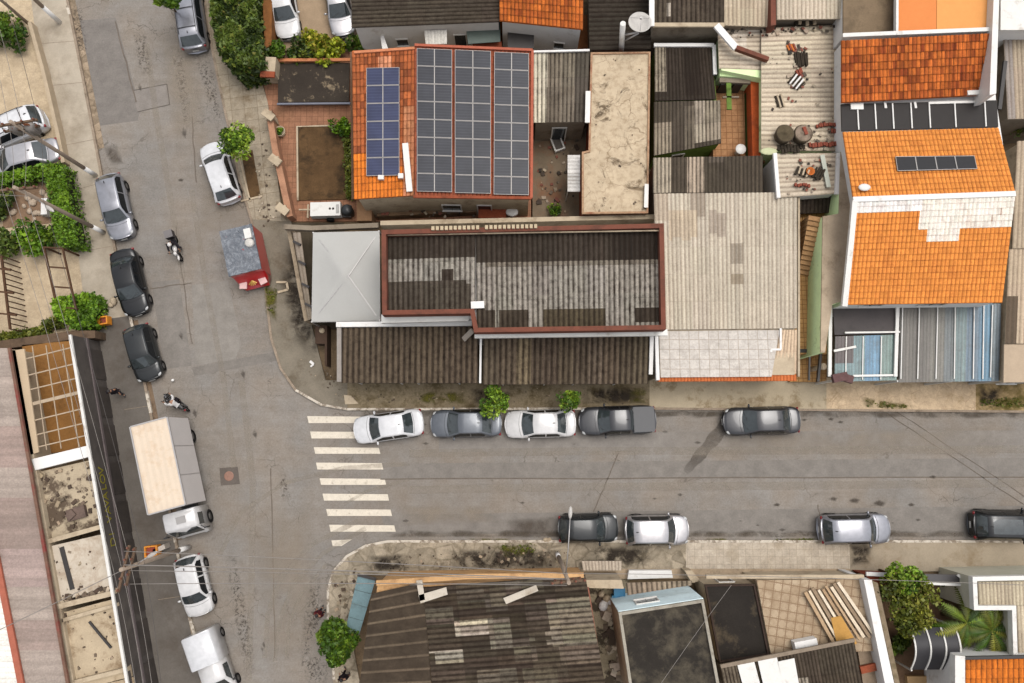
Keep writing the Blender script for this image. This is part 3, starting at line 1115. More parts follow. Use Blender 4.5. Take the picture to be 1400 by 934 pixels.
# ---- yards and courts
floor('yard', [(388, -60), (500, -60), (492, 62), (385, 70)], plain('yard_gravel', C(176, 152, 124), 0.95, 0.18, 1.0), 0.12)
floor('yard', [(366, 140), (398, 303), (500, 303), (728, 303), (728, 268), (482, 268), (482, 70), (352, 82)], terracotta, 0.10)
floor('yard', [(482, 70), (492, 38), (810, 20), (812, 72)], plain('yard_red_earth', C(150, 98, 62), 0.95, 0.25, 1.2, dirt=C(92, 62, 40)), 0.08)
floor('yard', [(726, 160), (808, 160), (812, 303), (726, 303)], plain('yard_stained', C(134, 118, 98), 0.95, 0.22, 0.8, dirt=C(150, 98, 68), dscale=0.35), 0.10)
floor('yard', [(975, 100), (1040, 100), (1046, 222), (975, 222)], paving_material('court_tile', C(190, 142, 100), C(150, 104, 70), 2.6, jw=0.05, grid=True, dirt=C(160, 112, 76)), 1.9)
floor('passage_floor', [(1080, 285), (1130, 285), (1130, 484), (1080, 484)], paving_material('ochre_tile', C(204, 158, 102), C(150, 108, 66), 3.4, jw=0.04, grid=True), 2.5)
floor('passage_floor', [(1080, 484), (1130, 484), (1130, 522), (1080, 522)], MATS['ochre_tile'], 0.5)
floor('yard', [(1180, 792), (1500, 788), (1500, 990), (1225, 990)], plain('garden_floor', C(120, 94, 72), 0.95, 0.25, 1.0, dirt=C(86, 70, 48)), 0.10)
floor('yard', [(802, 792), (860, 792), (905, 990), (830, 990)], plain('yard_rubble', C(164, 150, 124), 0.95, 0.25, 1.2, dirt=C(66, 56, 46), dscale=0.7, damt=(0.5, 0.56)), 0.10)
floor('yard', [(395, 305), (470, 305), (470, 450), (430, 450)], plain('yard_dark', C(86, 76, 62), 0.95, 0.25, 1.0, dirt=C(66, 62, 42)), 0.12)

# ---- long grey house at the top
r = house('house', 'long house with dark brown ribbed roof and white back wall, top of photo', 'house', [(482, -60), (684, -60), (684, 29), (482, 38)], 3.7, white_p, south=[(0.3, 0.8, 0.8, 'window'), (0.72, 0.8, 2.0, 'door')])
sheet_part(r, 'roof', [(480, -60), (684, -60), (684, 30), (481, 38)], [4.6, 4.6, 3.7, 3.7], corr_dark, ribs='h', pitch=0.24, amp=0.035, col=C(98, 87, 74), j=0.12, spp=6)
flat(r, 'awning', [(636, 31), (684, 28), (684, 57), (640, 60)], 2.5, plain('greygreen_sheet', C(94, 106, 98), 0.7, 0.15), 0.05)
sheet_part(r, 'lean_to_roof', [(580, 42), (611, 41), (611, 60), (582, 61)], [2.9, 2.9, 2.5, 2.5], corr_light, ribs='v', pitch=0.2, amp=0.02, col=C(244, 238, 228), j=0.05)
mb = MB(); q = PW([(646, 59), (686, 57), (686, 67), (646, 68)], 2.0); mb.prism(q, 0.08, 2.0); mb.build('porch', brick_p, r)
mb = MB(); mb.prism(PW([(519, 44), (523, 44), (531, 68), (523, 69)], 2.4), 0.08, 2.4); w = mb.build('garden_wall', white_p); tag(w, 'short white dividing wall behind the long dark roofed house', 'wall')

# ---- orange tiled house beside it
r = house('house', 'small house with rusty orange tiled roof, top middle of photo', 'house', [(684, -60), (797, -60), (797, 40), (684, 28)], 3.9, white_p, south=[(0.75, 0.7, 0.7, 'window')])
sheet_part(r, 'roof', [(682, -60), (798, -60), (797, 41), (683, 29)], [5.4, 5.4, 3.9, 3.9], tile_old, ribs='v', pitch=0.24, amp=0.06, col=C(214, 116, 50), col2=C(166, 84, 40), j=0.2, shape='tile', rowlen=0.4, nu=22, lap=0.03)
flat(r, 'porch_roof', [(694, 38), (730, 38), (730, 66), (694, 66)], 2.4, dark_p, 0.06)

# ---- black ribbed roof with the dish
r = house('shed', 'black ribbed shed roof under the satellite dish', 'shed', [(806, -60), (891, -60), (889, 66), (808, 68)], 3.0, grey_p)
sheet_part(r, 'roof', [(803, -60), (892, -60), (890, 67), (806, 69)], [3.6, 3.6, 3.0, 3.0], corr_dark, ribs='h', pitch=0.30, amp=0.045, col=C(74, 66, 57), j=0.16)

# ---- ribbed house top right of the dish
r = house('house', 'house with half dark half pale ribbed roofs beside the satellite dish', 'house', [(893, -60), (1152, -60), (1152, 26), (1062, 27), (1060, 36), (893, 36)], 4.6, grey_p, south=[(0.3, 1.0, 0.9, 'window')])
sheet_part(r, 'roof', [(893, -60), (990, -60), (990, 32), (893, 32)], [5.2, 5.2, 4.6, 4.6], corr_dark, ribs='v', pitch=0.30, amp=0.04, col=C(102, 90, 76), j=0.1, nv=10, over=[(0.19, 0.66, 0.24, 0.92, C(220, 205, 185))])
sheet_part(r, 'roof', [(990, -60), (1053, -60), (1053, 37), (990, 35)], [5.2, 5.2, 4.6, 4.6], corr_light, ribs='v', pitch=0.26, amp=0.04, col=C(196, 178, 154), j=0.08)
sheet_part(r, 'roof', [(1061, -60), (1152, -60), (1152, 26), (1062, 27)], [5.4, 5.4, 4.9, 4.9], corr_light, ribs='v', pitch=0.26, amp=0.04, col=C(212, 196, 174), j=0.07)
mb = MB(); mb.prism(PW([(1053.5, -60), (1060.5, -60), (1061, 34), (1054, 35)], 5.3), 4.4, 5.3); mb.build('party_wall', brown_p, r)
beam(r, 'gutter', [(893, 34.5, 4.62), (990, 34.5, 4.62)], 0.26, 0.14, cream_p)
beam(r, 'flashing', [(891, -60, 5.0), (891, 36, 4.75)], 0.32, 0.12, white_p)

# ---- pale roof with bent gutter and debris
r = house('house', 'house with pale ribbed roof strewn with broken bricks and tiles', 'house', [(984, 42), (1060, 40), (1150, 34), (1148, 207), (1040, 205), (1040, 108), (984, 97)], 3.9, lime_p, south=[(0.4, 0.9, 0.9, 'window')])
sheet_part(r, 'roof', [(981, 40), (1040, 38), (1040, 96), (983, 94)], [3.95, 3.95, 3.8, 3.8], corr_light, ribs='h', pitch=0.30, amp=0.04, col=C(206, 190, 168), j=0.08, nv=6, over=[(0.4, 0.1, 0.62, 0.55, C(228, 214, 196)), (0.62, 0.0, 1, 0.16, C(228, 214, 196))])
sheet_part(r, 'roof', [(1040.6, 38), (1150, 34), (1148, 207), (1040.6, 205)], [4.1, 3.9, 3.9, 4.1], corr_light, ribs='h', pitch=0.31, amp=0.04, col=C(212, 196, 172), j=0.07, nv=8, over=[(0.84, 0, 1, 1, C(196, 178, 154)), (0, 0.87, 0.5, 1, C(188, 170, 148))])
beam(r, 'bent_gutter', [(979, 35, 4.7), (1006, 66, 4.5)], 0.42, 0.16, white_p)
beam(r, 'bent_gutter', [(1006, 66, 4.5), (1050, 82, 4.35)], 0.26, 0.30, brown_p)
flat(r, 'ledge', [(984, 94.5), (1039, 96.5), (1039, 107), (984, 104)], 3.4, lime_p, 0.2)

# lower wing with debris
r = house('annex', 'small annex with pale debris covered roof and a dark ribbed eave', 'annex', [(1058, 209), (1147, 208), (1144, 266), (1064, 272)], 4.3, white_p, south=[(0.5, 0.8, 0.8, 'window')])
sheet_part(r, 'roof', [(1061, 210), (1144, 209), (1141, 265), (1067, 270)], 4.3, corr_light, ribs='h', pitch=0.30, amp=0.04, col=C(206, 190, 168), j=0.09, nv=6)
beam(r, 'barge_board', [(1059, 210, 4.4), (1064, 271, 4.4)], 0.22, 0.2, white_p)
beam(r, 'barge_board', [(1146, 210, 4.4), (1143.5, 266, 4.4)], 0.22, 0.2, white_p)
sheet_part(r, 'eave_roof', [(1071, 272), (1141, 268), (1140, 291), (1069, 293)], [3.4, 3.4, 3.1, 3.1], corr_dark, ribs='v', pitch=0.24, amp=0.035, col=C(82, 72, 62), j=0.1)

mb = MB(); mb.prism(PW([(984, 106), (1026, 108), (1026, 114), (984, 112)], 3.3), 3.1, 3.3, bottom=True); mb.build('lintel', grey_p, r)
for x0, x1 in ((986, 999), (1004, 1016)):
    mb = MB(); mb.prism(PW([(x0, 113), (x1, 113), (x1, 116), (x0, 116)], 3.05), 1.9, 3.05); mb.build('doorway', dark_p, r)

# ---- dark ribbed lean-tos around the tiled court
r = house('annex', 'dark ribbed lean-to with green back wall beside the tiled court', 'annex', [(894, 62), (976, 62), (983, 137), (986, 198), (894, 212)], 2.9, green_p, south=[(0.4, 0.8, 1.9, 'door')])
sheet_part(r, 'roof', [(895, 65), (972, 65), (979, 136), (895, 138)], [3.3, 3.3, 3.05, 3.05], corr_dark, ribs='v', pitch=0.22, amp=0.035, col=C(78, 68, 58), j=0.1, nv=12, over=[(0, 0, 0.2, 0.8, C(188, 172, 150)), (0.5, 0, 0.78, 0.9, C(64, 54, 45))])
sheet_part(r, 'roof', [(894, 139.5), (985, 137.5), (986, 196), (894, 213)], [3.05, 3.05, 2.9, 2.9], corr, ribs='v', pitch=0.24, amp=0.035, col=C(92, 82, 70), j=0.1, nv=10, over=[(0, 0.4, 0.26, 1, C(168, 152, 132)), (0.45, 0.1, 0.6, 1, C(120, 108, 94)), (0.6, 0.0, 0.78, 0.9, C(192, 178, 158)), (0.76, 0.0, 1, 0.88, C(176, 160, 140))])
beam(r, 'gutter', [(894, 62, 3.35), (976, 62, 3.35), (977.5, 102, 3.3)], 0.22, 0.14, white_p)
mb = MB(); mb.prism(PW([(1026, 103), (1038, 103), (1040, 213), (1029, 213)], 3.2), 0.0, 3.2)
w = mb.build('court_wall', plain('orange_wall', C(196, 92, 48), 0.9, 0.22, 3, dirt=C(150, 76, 48))); tag(w, 'orange wall along the small tiled court', 'wall')
mb = MB(); mb.prism(PW([(1020, 112), (1025, 112), (1027, 214), (1022, 214)], 2.3), 0.1, 2.3); w = mb.build('court_railing', plain('deep_green', C(58, 76, 30), 0.8, 0.2)); tag(w, 'narrow dark green ledge along the tiled court', 'ledge')

# ---- big beige ribbed roof
r = house('house', 'large house with wide beige ribbed roof and tiled front terrace', 'house', [(894, 216), (1043, 214), (1046, 262), (1090, 262), (1090, 515), (900, 517)], 3.7, cream_p, south=WD)
sheet_part(r, 'roof', [(893, 216), (1043, 213), (1043, 263), (893, 264)], [4.3, 4.3, 4.15, 4.15], corr, ribs='v', pitch=0.24, amp=0.035, col=C(88, 78, 66), j=0.1, nv=6, over=[(0, 0, 0.16, 1, C(180, 164, 144)), (0.31, 0, 0.47, 1, C(186, 168, 148)), (0.5, 0, 0.64, 0.2, C(112, 100, 88))])
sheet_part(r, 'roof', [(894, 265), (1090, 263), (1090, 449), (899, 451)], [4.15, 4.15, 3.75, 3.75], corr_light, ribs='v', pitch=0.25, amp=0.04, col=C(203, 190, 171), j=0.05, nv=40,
           over=[(0.0, 0, 0.1, 0.2, C(186, 170, 150)), (0.25, 0.0, 0.36, 0.17, C(168, 154, 138)), (0.38, 0.14, 0.5, 0.31, C(176, 162, 146)), (0.53, 0.38, 0.62, 0.53, C(160, 148, 132)), (0.53, 0.6, 0.62, 0.67, C(158, 144, 124)), (0.1, 0.12, 0.3, 0.34, C(198, 180, 156))])
flat(r, 'terrace_floor', [(901, 453), (1066, 451), (1055, 515), (903, 516)], 3.66, paving_material('white_tile', C(218, 209, 198), C(190, 178, 164), 1.7, jw=0.05, grid=True), 0.12)
sheet_part(r, 'porch_roof', [(1067, 451), (1090, 451), (1090, 511), (1056, 512)], [3.7, 3.7, 3.5, 3.5], corr_light, ribs='v', pitch=0.22, amp=0.03, col=C(214, 188, 160), j=0.05)
beam(r, 'coping', [(1067, 449, 3.7), (1067, 478, 3.6), (1054, 478, 3.6), (1054, 513, 3.5)], 0.12, 0.14, white_p)
sheet_part(r, 'tile_edge', [(899, 513), (1089, 512), (1089, 521), (899, 522)], [3.5, 3.5, 3.35, 3.35], tile_new, ribs='v', pitch=0.2, amp=0.05, col=C(214, 120, 70), j=0.12, shape='tile', nv=1)
beam(r, 'wall_top', [(897, 455, 3.6), (899, 520, 3.6)], 0.2, 0.3, white_p)
beam(r, 'side_coping', [(1091.5, 264, 3.9), (1091.5, 515, 3.6)], 0.12, 0.2, cream_p)

# ---- passage with stair, lime wall
mb = MB()
top = P(1114, 296, 4.2); bot = P(1099, 376, 2.5)
n = 12
for k in range(n):
    t0, t1 = k / n, (k + 1) / n
    a, b = bot.lerp(top, t0), bot.lerp(top, t1)
    m = (a + b) / 2
    zt = 2.5 + (4.2 - 2.5) * t1
    mb.box((m.x, m.y, (zt + 2.4) / 2), (0.75, (b - a).length * 0.9, zt - 2.4), -0.2)
w = mb.build('staircase', plain('stair_tan', C(190, 148, 104), 0.9, 0.18, 3, dirt=C(140, 104, 70))); tag(w, 'steep tan stair climbing the narrow passage beside the beige roof', 'staircase')
mb = MB(); mb.bar(P(1088, 480, 2.4), P(1124, 480, 2.4), 0.22, 0.3); mb.bar(P(1122, 482, 2.4), P(1118, 522, 2.4), 0.14, 0.2); mb.bar(P(1107, 480, 2.2), P(1106, 520, 2.2), 0.1)
w = mb.build('passage_gate', dark_p); tag(w, 'dark metal frame over the street end of the stair passage', 'gate')
mb = MB(); c = P(1105, 506, 0); mb.tube([(c.x, c.y, 0.1), (c.x, c.y, 2.3)], 0.16, 12); mb.lathe((c.x, c.y, 2.3), [(0.22, 0), (0.22, 0.06), (0.0, 0.08)], 12); w = mb.build('gate_post', cream_p); tag(w, 'round cream post in the passage near the pavement', 'post')

# ---- orange house on the right
oz = 6.0
r = house('house', 'two storey house with bright orange tiled roofs and small solar collectors', 'house', [(1152, 52), (1358, 44), (1366, 136), (1386, 262), (1372, 414), (1157, 416), (1168, 275), (1152, 182)], 5.4, white_p, south=[(0.2, 1.2, 1.1, 'window'), (0.6, 1.4, 1.1, 'window')], win_z=3.2)
sheet_part(r, 'roof', [(1150, 56), (1356, 46), (1352, 130), (1150, 141)], [6.6, 6.6, 5.7, 5.7], tile_old, ribs='v', pitch=0.25, amp=0.06, col=C(214, 116, 52), col2=C(142, 66, 34), j=0.22, shape='tile', rowlen=0.42, nu=38, lap=0.035)
sheet_part(r, 'roof', [(1152, 181), (1365, 175), (1388, 263), (1166, 271)], [5.6, 5.6, 6.6, 6.6], tile_new, ribs='v', pitch=0.24, amp=0.055, col=C(236, 150, 72), j=0.1, shape='tile', rowlen=0.38, nu=40, lap=0.03)
sheet_part(r, 'roof', [(1170, 275), (1388, 267), (1370, 414), (1156, 417)], [6.6, 6.6, 5.4, 5.4], tile_new, ribs='v', pitch=0.24, amp=0.055, col=C(237, 149, 71), j=0.1, shape='tile', rowlen=0.36, nu=40, lap=0.03,
           over=[(0.41, 0.0, 1.0, 0.28, C(248, 240, 226)), (0.47, 0.27, 0.67, 0.42, C(248, 238, 224)), (0, 0.0, 0.42, 0.11, C(250, 246, 240)), (0.0, 0.35, 0.4, 0.37, C(196, 104, 34))])
beam(r, 'ridge_cap', [(1166, 273, 6.66), (1388, 265, 6.66)], 0.3, 0.12, white_p)
beam(r, 'gable_coping', [(1168, 275, 6.6), (1163, 330, 6.2), (1154, 419, 5.5)], 0.3, 0.24, white_m)
mb = MB(); mb.prism(PW([(1150, 142.5), (1363, 137), (1365, 173.5), (1151, 179)], 5.42), 5.32, 5.42); sk_ = mb.build('skylight', smooth('smoked_panel', C(50, 45, 42), 0.6, 0, 0, 0.2), r)
for x in (1172, 1196, 1220, 1245, 1270, 1305, 1346):
    mb = MB()
    mb.bar(P(x, 143 - (x - 1150) * 0.025, 5.46), P(x + 2, 178 - (x - 1150) * 0.025, 5.46), 0.07, 0.06)
    mb.build('glazing_bar', white_m, sk_)
mb = MB()
mb.bar(P(1270, 141, 5.47), P(1344, 139, 5.47), 0.14, 0.06)
mb.build('glazing_bar', white_m, sk_)
beam(r, 'gutter', [(1322, 127.5, 5.8), (1356, 126, 5.8)], 0.26, 0.16, white_m)
mb = MB(); c = P(1178, 259, 6.4); mb.ball(c + Vector((0, 0, 0.35)), (0.36, 0.22, 0.08)); mb.tube([c, c + Vector((0, 0, 0.35))], 0.04, 6)
w = mb.build('dish_antenna', white_m); tag(w, 'small white dish on the corner of the bright orange roof', 'dish')
mb = MB(); mb.box(P(1171, 146, 5.42), (0.75, 0.4, 0.2)); w = mb.build('roof_box', white_m); tag(w, 'small white box on the dark strip between the orange roofs', 'box')
for x in (1210, 1251):
    mb = MB(); mb.box(P(x, 144, 5.4), (0.14, 0.4, 0.12), 0.1); tag(mb.build('roof_bracket', white_m), 'thin white bracket at the edge of the rusty tile roof', 'bracket', 'brackets below the rusty tile roof')

# ---- flat orange roof and terrace behind
r = house('house', 'house with flat pale orange roof and brown terrace, top right', 'house', [(1153, -60), (1364, -60), (1360, 42), (1153, 50)], 5.6, white_p)
flat(r, 'terrace_floor', [(1153, -60), (1224, -60), (1224, 46), (1153, 49)], 5.6, plain('terrace_brown', C(138, 118, 94), 0.9, 0.14, 1.0, dirt=C(112, 96, 76)), 0.12)
flat(r, 'roof', [(1227, -60), (1281, -60), (1280, 41), (1226, 44)], 6.3, plain('orange_membrane', C(240, 148, 84), 0.8, 0.05, 2.0), 0.14)
flat(r, 'roof', [(1281.5, -60), (1362, -60), (1359, 40), (1280.6, 41)], 6.3, plain('pale_orange', C(246, 172, 100), 0.8, 0.05, 2.0), 0.14)
beam(r, 'parapet', [(1151, 50.5, 6.0), (1224, 47.5, 6.35), (1358, 42, 6.4)], 0.24, 0.4, white_m)
beam(r, 'parapet', [(1225.5, -60, 6.4), (1225, 47, 6.4)], 0.14, 0.3, white_m)
mb = MB(); mb.prism(PW([(1361, -60), (1368, -60), (1362, 128), (1353, 130)], 6.9), 3.0, 6.9); mb.build('party_wall', white_m, r)

# ---- right edge roofs
r = house('house', 'house with plain white flat roof, top right corner', 'house', [(1369, -60), (1470, -60), (1470, 40), (1369, 40)], 5.8, white_p)
flat(r, 'roof', [(1369, -60), (1470, -60), (1470, 41), (1368, 41)], 5.85, white_m, 0.12)
r = house('house', 'grey beige ribbed roof along the right edge, behind a small plant', 'house', [(1374, 47), (1470, 47), (1470, 160), (1378, 162)], 4.3, grey_p)
sheet_part(r, 'roof', [(1372, 46), (1470, 46), (1470, 161), (1378, 163)], 4.4, corr_light, ribs='v', pitch=0.26, amp=0.035, col=C(188, 170, 148), j=0.08, over=[(0, 0, 0.12, 1, C(160, 150, 142))], nv=5)
beam(r, 'gutter', [(1374, 84, 4.5), (1366, 150, 4.5)], 0.22, 0.16, dark_p)
r = house('house', 'long pale ribbed roof along the right edge beside the blue carport', 'house', [(1390, 194), (1470, 194), (1470, 522), (1374, 522), (1376, 415)], 3.6, cream_p, south=[(0.4, 1.2, 1.1, 'window')])
sheet_part(r, 'roof', [(1391, 193), (1470, 193), (1470, 340), (1384, 340)], [4.1, 4.1, 3.9, 3.9], corr_light, ribs='v', pitch=0.27, amp=0.04, col=C(196, 176, 152), j=0.07)
sheet_part(r, 'roof', [(1380, 341), (1470, 341), (1470, 470), (1374, 470)], [3.9, 3.9, 3.75, 3.75], corr_light, ribs='v', pitch=0.27, amp=0.04, col=C(206, 184, 158), j=0.07, nv=8, over=[(0.0, 0.5, 0.16, 1, C(100, 86, 72))])
flat(r, 'roof', [(1373, 471), (1470, 471), (1470, 522), (1372, 523)], 3.7, plain('pale_slab', C(198, 176, 150), 0.9, 0.1, 2), 0.12)

# ---- concrete ledge between passage and orange house
lp_ = [(1125, 296), (1147, 292), (1150, 200), (1157, 200), (1164, 272), (1166, 280), (1152, 412), (1138, 416), (1128, 482), (1122, 482)]
c = centre(PW(lp_, 4.6))
r = thing('side_building', 'narrow building with flat concrete roof and lime green wall above the stair passage', 'building', (c.x, c.y, 0))
mb = MB(); mb.prism(PW(lp_, 4.6), 0.0, 4.5); mb.build('wall', lime_p, r)
flat(r, 'roof', lp_, 4.6, plain('ledge_concrete', C(194, 174, 148), 0.9, 0.16, 1.2, dirt=C(150, 130, 106)), 0.1)

# ---- blue and grey carport
pts = [(1137, 418), (1369, 415), (1366, 522), (1140, 524)]
c = centre(PW(pts, 3.0))
r = thing('carport', 'carport with striped blue and grey translucent sheets in front of the orange house', 'carport', (c.x, c.y, 0))
sheet_part(r, 'roof', [(1231, 417), (1369, 415), (1366, 521), (1229, 523)], [3.3, 3.3, 3.0, 3.0], sheet_material('translucent_sheet', dirt=C(88, 84, 76), valley=0.3, mould=0.4, rough=0.5, streak=0.3), ribs='v', pitch=0.21, amp=0.02, col=C(112, 118, 118), j=0.1, nv=1, nu=21,
           over=[(0, 0, 0.3, 1, C(106, 100, 92)), (0.3, 0, 0.44, 1, C(112, 108, 98)), (0.56, 0, 0.66, 1, C(124, 142, 142)), (0.66, 0, 0.79, 1, C(106, 124, 138)), (0.79, 0, 0.92, 1, C(100, 136, 158)), (0.92, 0, 1, 1, C(126, 138, 144))])
flat(r, 'dark_panel', [(1139, 419), (1228, 420), (1227, 456), (1141, 458)], 3.25, plain('bitumen', C(78, 70, 68), 0.75, 0.18, 1.0, dirt=C(54, 48, 46)), 0.06)
sheet_part(r, 'side_roof', [(1142, 460), (1227, 457.5), (1226, 520), (1141, 522)], [3.15, 3.15, 3.0, 3.0], MATS['translucent_sheet'], ribs='v', pitch=0.21, amp=0.02, col=C(122, 146, 148), j=0.06, nv=5, nu=7,
           over=[(0, 0, 0.3, 0.5, C(92, 80, 78)), (0.48, 0, 0.72, 1, C(112, 150, 176)), (0.75, 0, 1, 1, C(128, 148, 142))])
mb = MB()
for x in (1233, 1256, 1281, 1306, 1332, 1345):
    mb.bar(P(x + (1 if x < 1300 else 0), 417, 3.38), P(x - 1.5, 518, 3.08), 0.06, 0.05)
mb.bar(P(1357, 417, 3.38), P(1354, 516, 3.08), 0.06, 0.05)
for x in (1157, 1180, 1205):
    mb.bar(P(x, 460, 3.2), P(x - 1, 519, 3.07), 0.06, 0.05)
mb.build('roof_rail', white_m, r)
mb = MB()
mb.bar(P(1227, 419, 3.4), P(1224, 515, 3.2), 0.2, 0.12); mb.bar(P(1155, 455, 3.36), P(1230, 454, 3.36), 0.1, 0.1)
mb.bar(P(1135, 408, 3.3), P(1134, 515, 3.1), 0.2, 0.16); mb.bar(P(1140, 480, 3.25), P(1170, 474, 3.25), 0.14, 0.1); mb.bar(P(1166, 514, 3.16), P(1226, 513, 3.16), 0.12, 0.1)
mb.build('white_edging', white_m, r)
for x, y in ((1142, 520), (1228, 521), (1300, 521), (1364, 520), (1142, 425), (1366, 420)):
    p = P(x, y, 2.95); mb = MB(); mb.box((p.x, p.y, 1.48), (0.12, 0.12, 2.92)); mb.build('post', white_m, r)
mb = MB(); mb.box(P(1148, 516, 3.25), (0.9, 0.5, 0.3), 0.2); mb.box(P(1160, 518, 3.2), (0.5, 0.45, 0.25), -0.3)
w = mb.build('roof_junk', plain('old_rag', C(112, 84, 82), 0.95, 0.25, 4)); tag(w, 'heap of faded red cloth on the carport front corner', 'rag')

# ---- brown parapet building
out = [(519, 312), (910, 303), (913, 453), (646, 457), (641, 431), (520, 433)]
r = house('house', 'building with ribbed grey roof inside a red-brown parapet, centre of photo', 'building', out, 6.0, white_p, south=[(0.25, 1.3, 1.1, 'window'), (0.7, 1.3, 1.1, 'window')], win_z=3.4)
cap(r, 'parapet', out, 6.0, 0.26, 0.75, brown_p, grow=-0.1)
gA, gB = C(84, 74, 64), C(186, 177, 164)
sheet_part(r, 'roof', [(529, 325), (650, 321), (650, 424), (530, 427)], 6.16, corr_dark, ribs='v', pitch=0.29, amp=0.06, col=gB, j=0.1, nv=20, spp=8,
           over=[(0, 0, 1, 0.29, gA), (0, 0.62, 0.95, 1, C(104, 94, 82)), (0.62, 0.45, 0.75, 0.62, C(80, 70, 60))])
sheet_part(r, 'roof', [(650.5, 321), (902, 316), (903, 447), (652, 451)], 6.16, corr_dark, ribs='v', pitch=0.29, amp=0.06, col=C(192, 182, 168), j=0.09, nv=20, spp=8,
           over=[(0, 0, 1, 0.29, C(82, 72, 62)), (0.74, 0.0, 1, 0.29, C(66, 57, 49)), (0.0, 0.78, 0.1, 1, C(92, 82, 70)), (0.12, 0.78, 0.28, 1, C(96, 84, 70)), (0.36, 0.8, 0.7, 1, C(104, 92, 72)), (0.86, 0.78, 1, 0.95, C(78, 68, 57)), (0.0, 0.29, 1, 0.33, C(160, 148, 132))])
beam(r, 'white_cornice', [(522, 436.5, 5.2), (641, 433.5, 5.2)], 0.5, 0.35, white_m)
beam(r, 'white_cornice', [(649, 458.5, 5.2), (912, 455, 5.2)], 0.36, 0.3, white_m)
for rng in (range(0, 11), range(12, 24)):
    mb = MB()
    for i in rng:
        x = 592 + i * 6.1
        mb.box(P(x, 312.5 - (x - 590) * 0.02, 6.83), (0.17, 0.22, 0.16))
    mb.build('vent_block', plain('vent_cream', C(206, 186, 154), 0.9, 0.12), r)
beam(r, 'inner_flashing', [(530, 321.5, 6.5), (902, 315.5, 6.5)], 0.06, 0.12, cream_p)
mb = MB(); mb.box(P(653, 417, 6.35), (0.75, 0.4, 0.12), 0.05); w = mb.build('loose_board', white_p); tag(w, 'small pale board lying on the ribbed roof near its inner corner', 'board')
mb = MB(); mb.bar(P(634, 464, 3.6), P(646, 452, 4.4), 0.3, 0.12); w = mb.build('downpipe_chute', plain('grey_chute', C(176, 164, 150), 0.7, 0.1)); tag(w, 'short grey chute leaning at the notch of the brown parapet', 'chute')

# garage roofs in front
r = house('garage', 'left dark ribbed garage roof beside the corner pavement', 'garage', [(463, 448), (654, 447), (653, 522), (462, 522)], 3.1, grey_p, south=[(0.25, 2.6, 2.4, 'door'), (0.7, 2.6, 2.4, 'door')])
sheet_part(r, 'roof', [(468, 447), (654, 446), (653, 524), (467, 524)], [3.5, 3.5, 3.15, 3.15], corr_dark, ribs='v', pitch=0.345, amp=0.09, col=C(124, 108, 90), j=0.08, spp=10, nv=1)
beam(r, 'edge_gutter', [(464, 446, 3.55), (464, 522, 3.3)], 0.26, 0.2, plain('grey_gutter', C(158, 148, 138), 0.7, 0.15))
beam(r, 'edge_gutter', [(460, 444, 3.7), (645, 442, 3.7)], 0.3, 0.2, white_p)
r = house('garage', 'right dark ribbed garage roof behind the white car and the pickup', 'garage', [(659, 460), (890, 458), (887, 523), (658, 524)], 3.1, grey_p, south=[(0.25, 2.6, 2.4, 'door'), (0.7, 2.6, 2.4, 'door')])
sheet_part(r, 'roof', [(661, 460), (888, 459), (886, 525), (660, 526)], [3.5, 3.5, 3.15, 3.15], corr_dark, ribs='v', pitch=0.345, amp=0.09, col=C(128, 112, 94), j=0.16, spp=10, nv=1, nu=11, over=[(0.2, 0, 0.29, 1, C(156, 138, 110))])
beam(r, 'edge_gutter', [(657.5, 460, 3.5), (656.5, 524, 3.25)], 0.12, 0.14, white_p)
beam(r, 'edge_gutter', [(891, 459, 3.6), (889.5, 512, 3.4)], 0.22, 0.2, white_p)

# ---- grey tent canopy
pts = [(428, 318), (518, 316), (519, 438), (426, 440)]
q = PW(pts, 3.0)
c = centre(q)
r = thing('tent_canopy', 'square pale grey tent canopy beside the brown parapet building', 'canopy', (c.x, c.y, 0))
mb = MB()
ap = P(476, 377, 3.75)
rows = []
N = 24
for j in range(N + 1):
    row = []
    for i in range(N + 1):
        u, v = i / N, j / N
        p = q[0] * (1 - u) * (1 - v) + q[1] * u * (1 - v) + q[2] * u * v + q[3] * (1 - u) * v
        m = max(abs(u - 0.5), abs(v - 0.5)) * 2
        h = (1 - m) ** 1.15 * 0.8
        sag = -0.05 * math.sin(math.pi * (1 - m)) - 0.02 * math.sin(u * 9) * math.sin(v * 7)
        edge = 0.07 * (math.sin(math.pi * u) if v in (0, 1) else math.sin(math.pi * v) if u in (0, 1) else 0)
        row.append(Vector((p.x, p.y, 3.0 + h + sag)) + (c - p) * 0.0 + Vector((0, 0, -edge * 0.3)))
    rows.append(row)
mb.grid(rows, flip=True, sm=True)
mb.build('fabric', plain('tent_fabric', C(196, 194, 188), 0.8, 0.04, 0.7, bump=0.0), r)
mb = MB()
for a in q:
    mb.bar(ap + Vector((0, 0, -0.09)), a + Vector((0, 0, -0.08)), 0.05, 0.05)
for i in range(4):
    mb.bar(q[i] - Vector((0, 0, .1)), q[(i + 1) % 4] - Vector((0, 0, .1)), 0.05, 0.06)
mb.build('frame', alu, r)
for a in q:
    mb = MB(); mb.box((a.x, a.y, 1.5), (0.08, 0.08, 3.0)); mb.build('leg', alu, r)

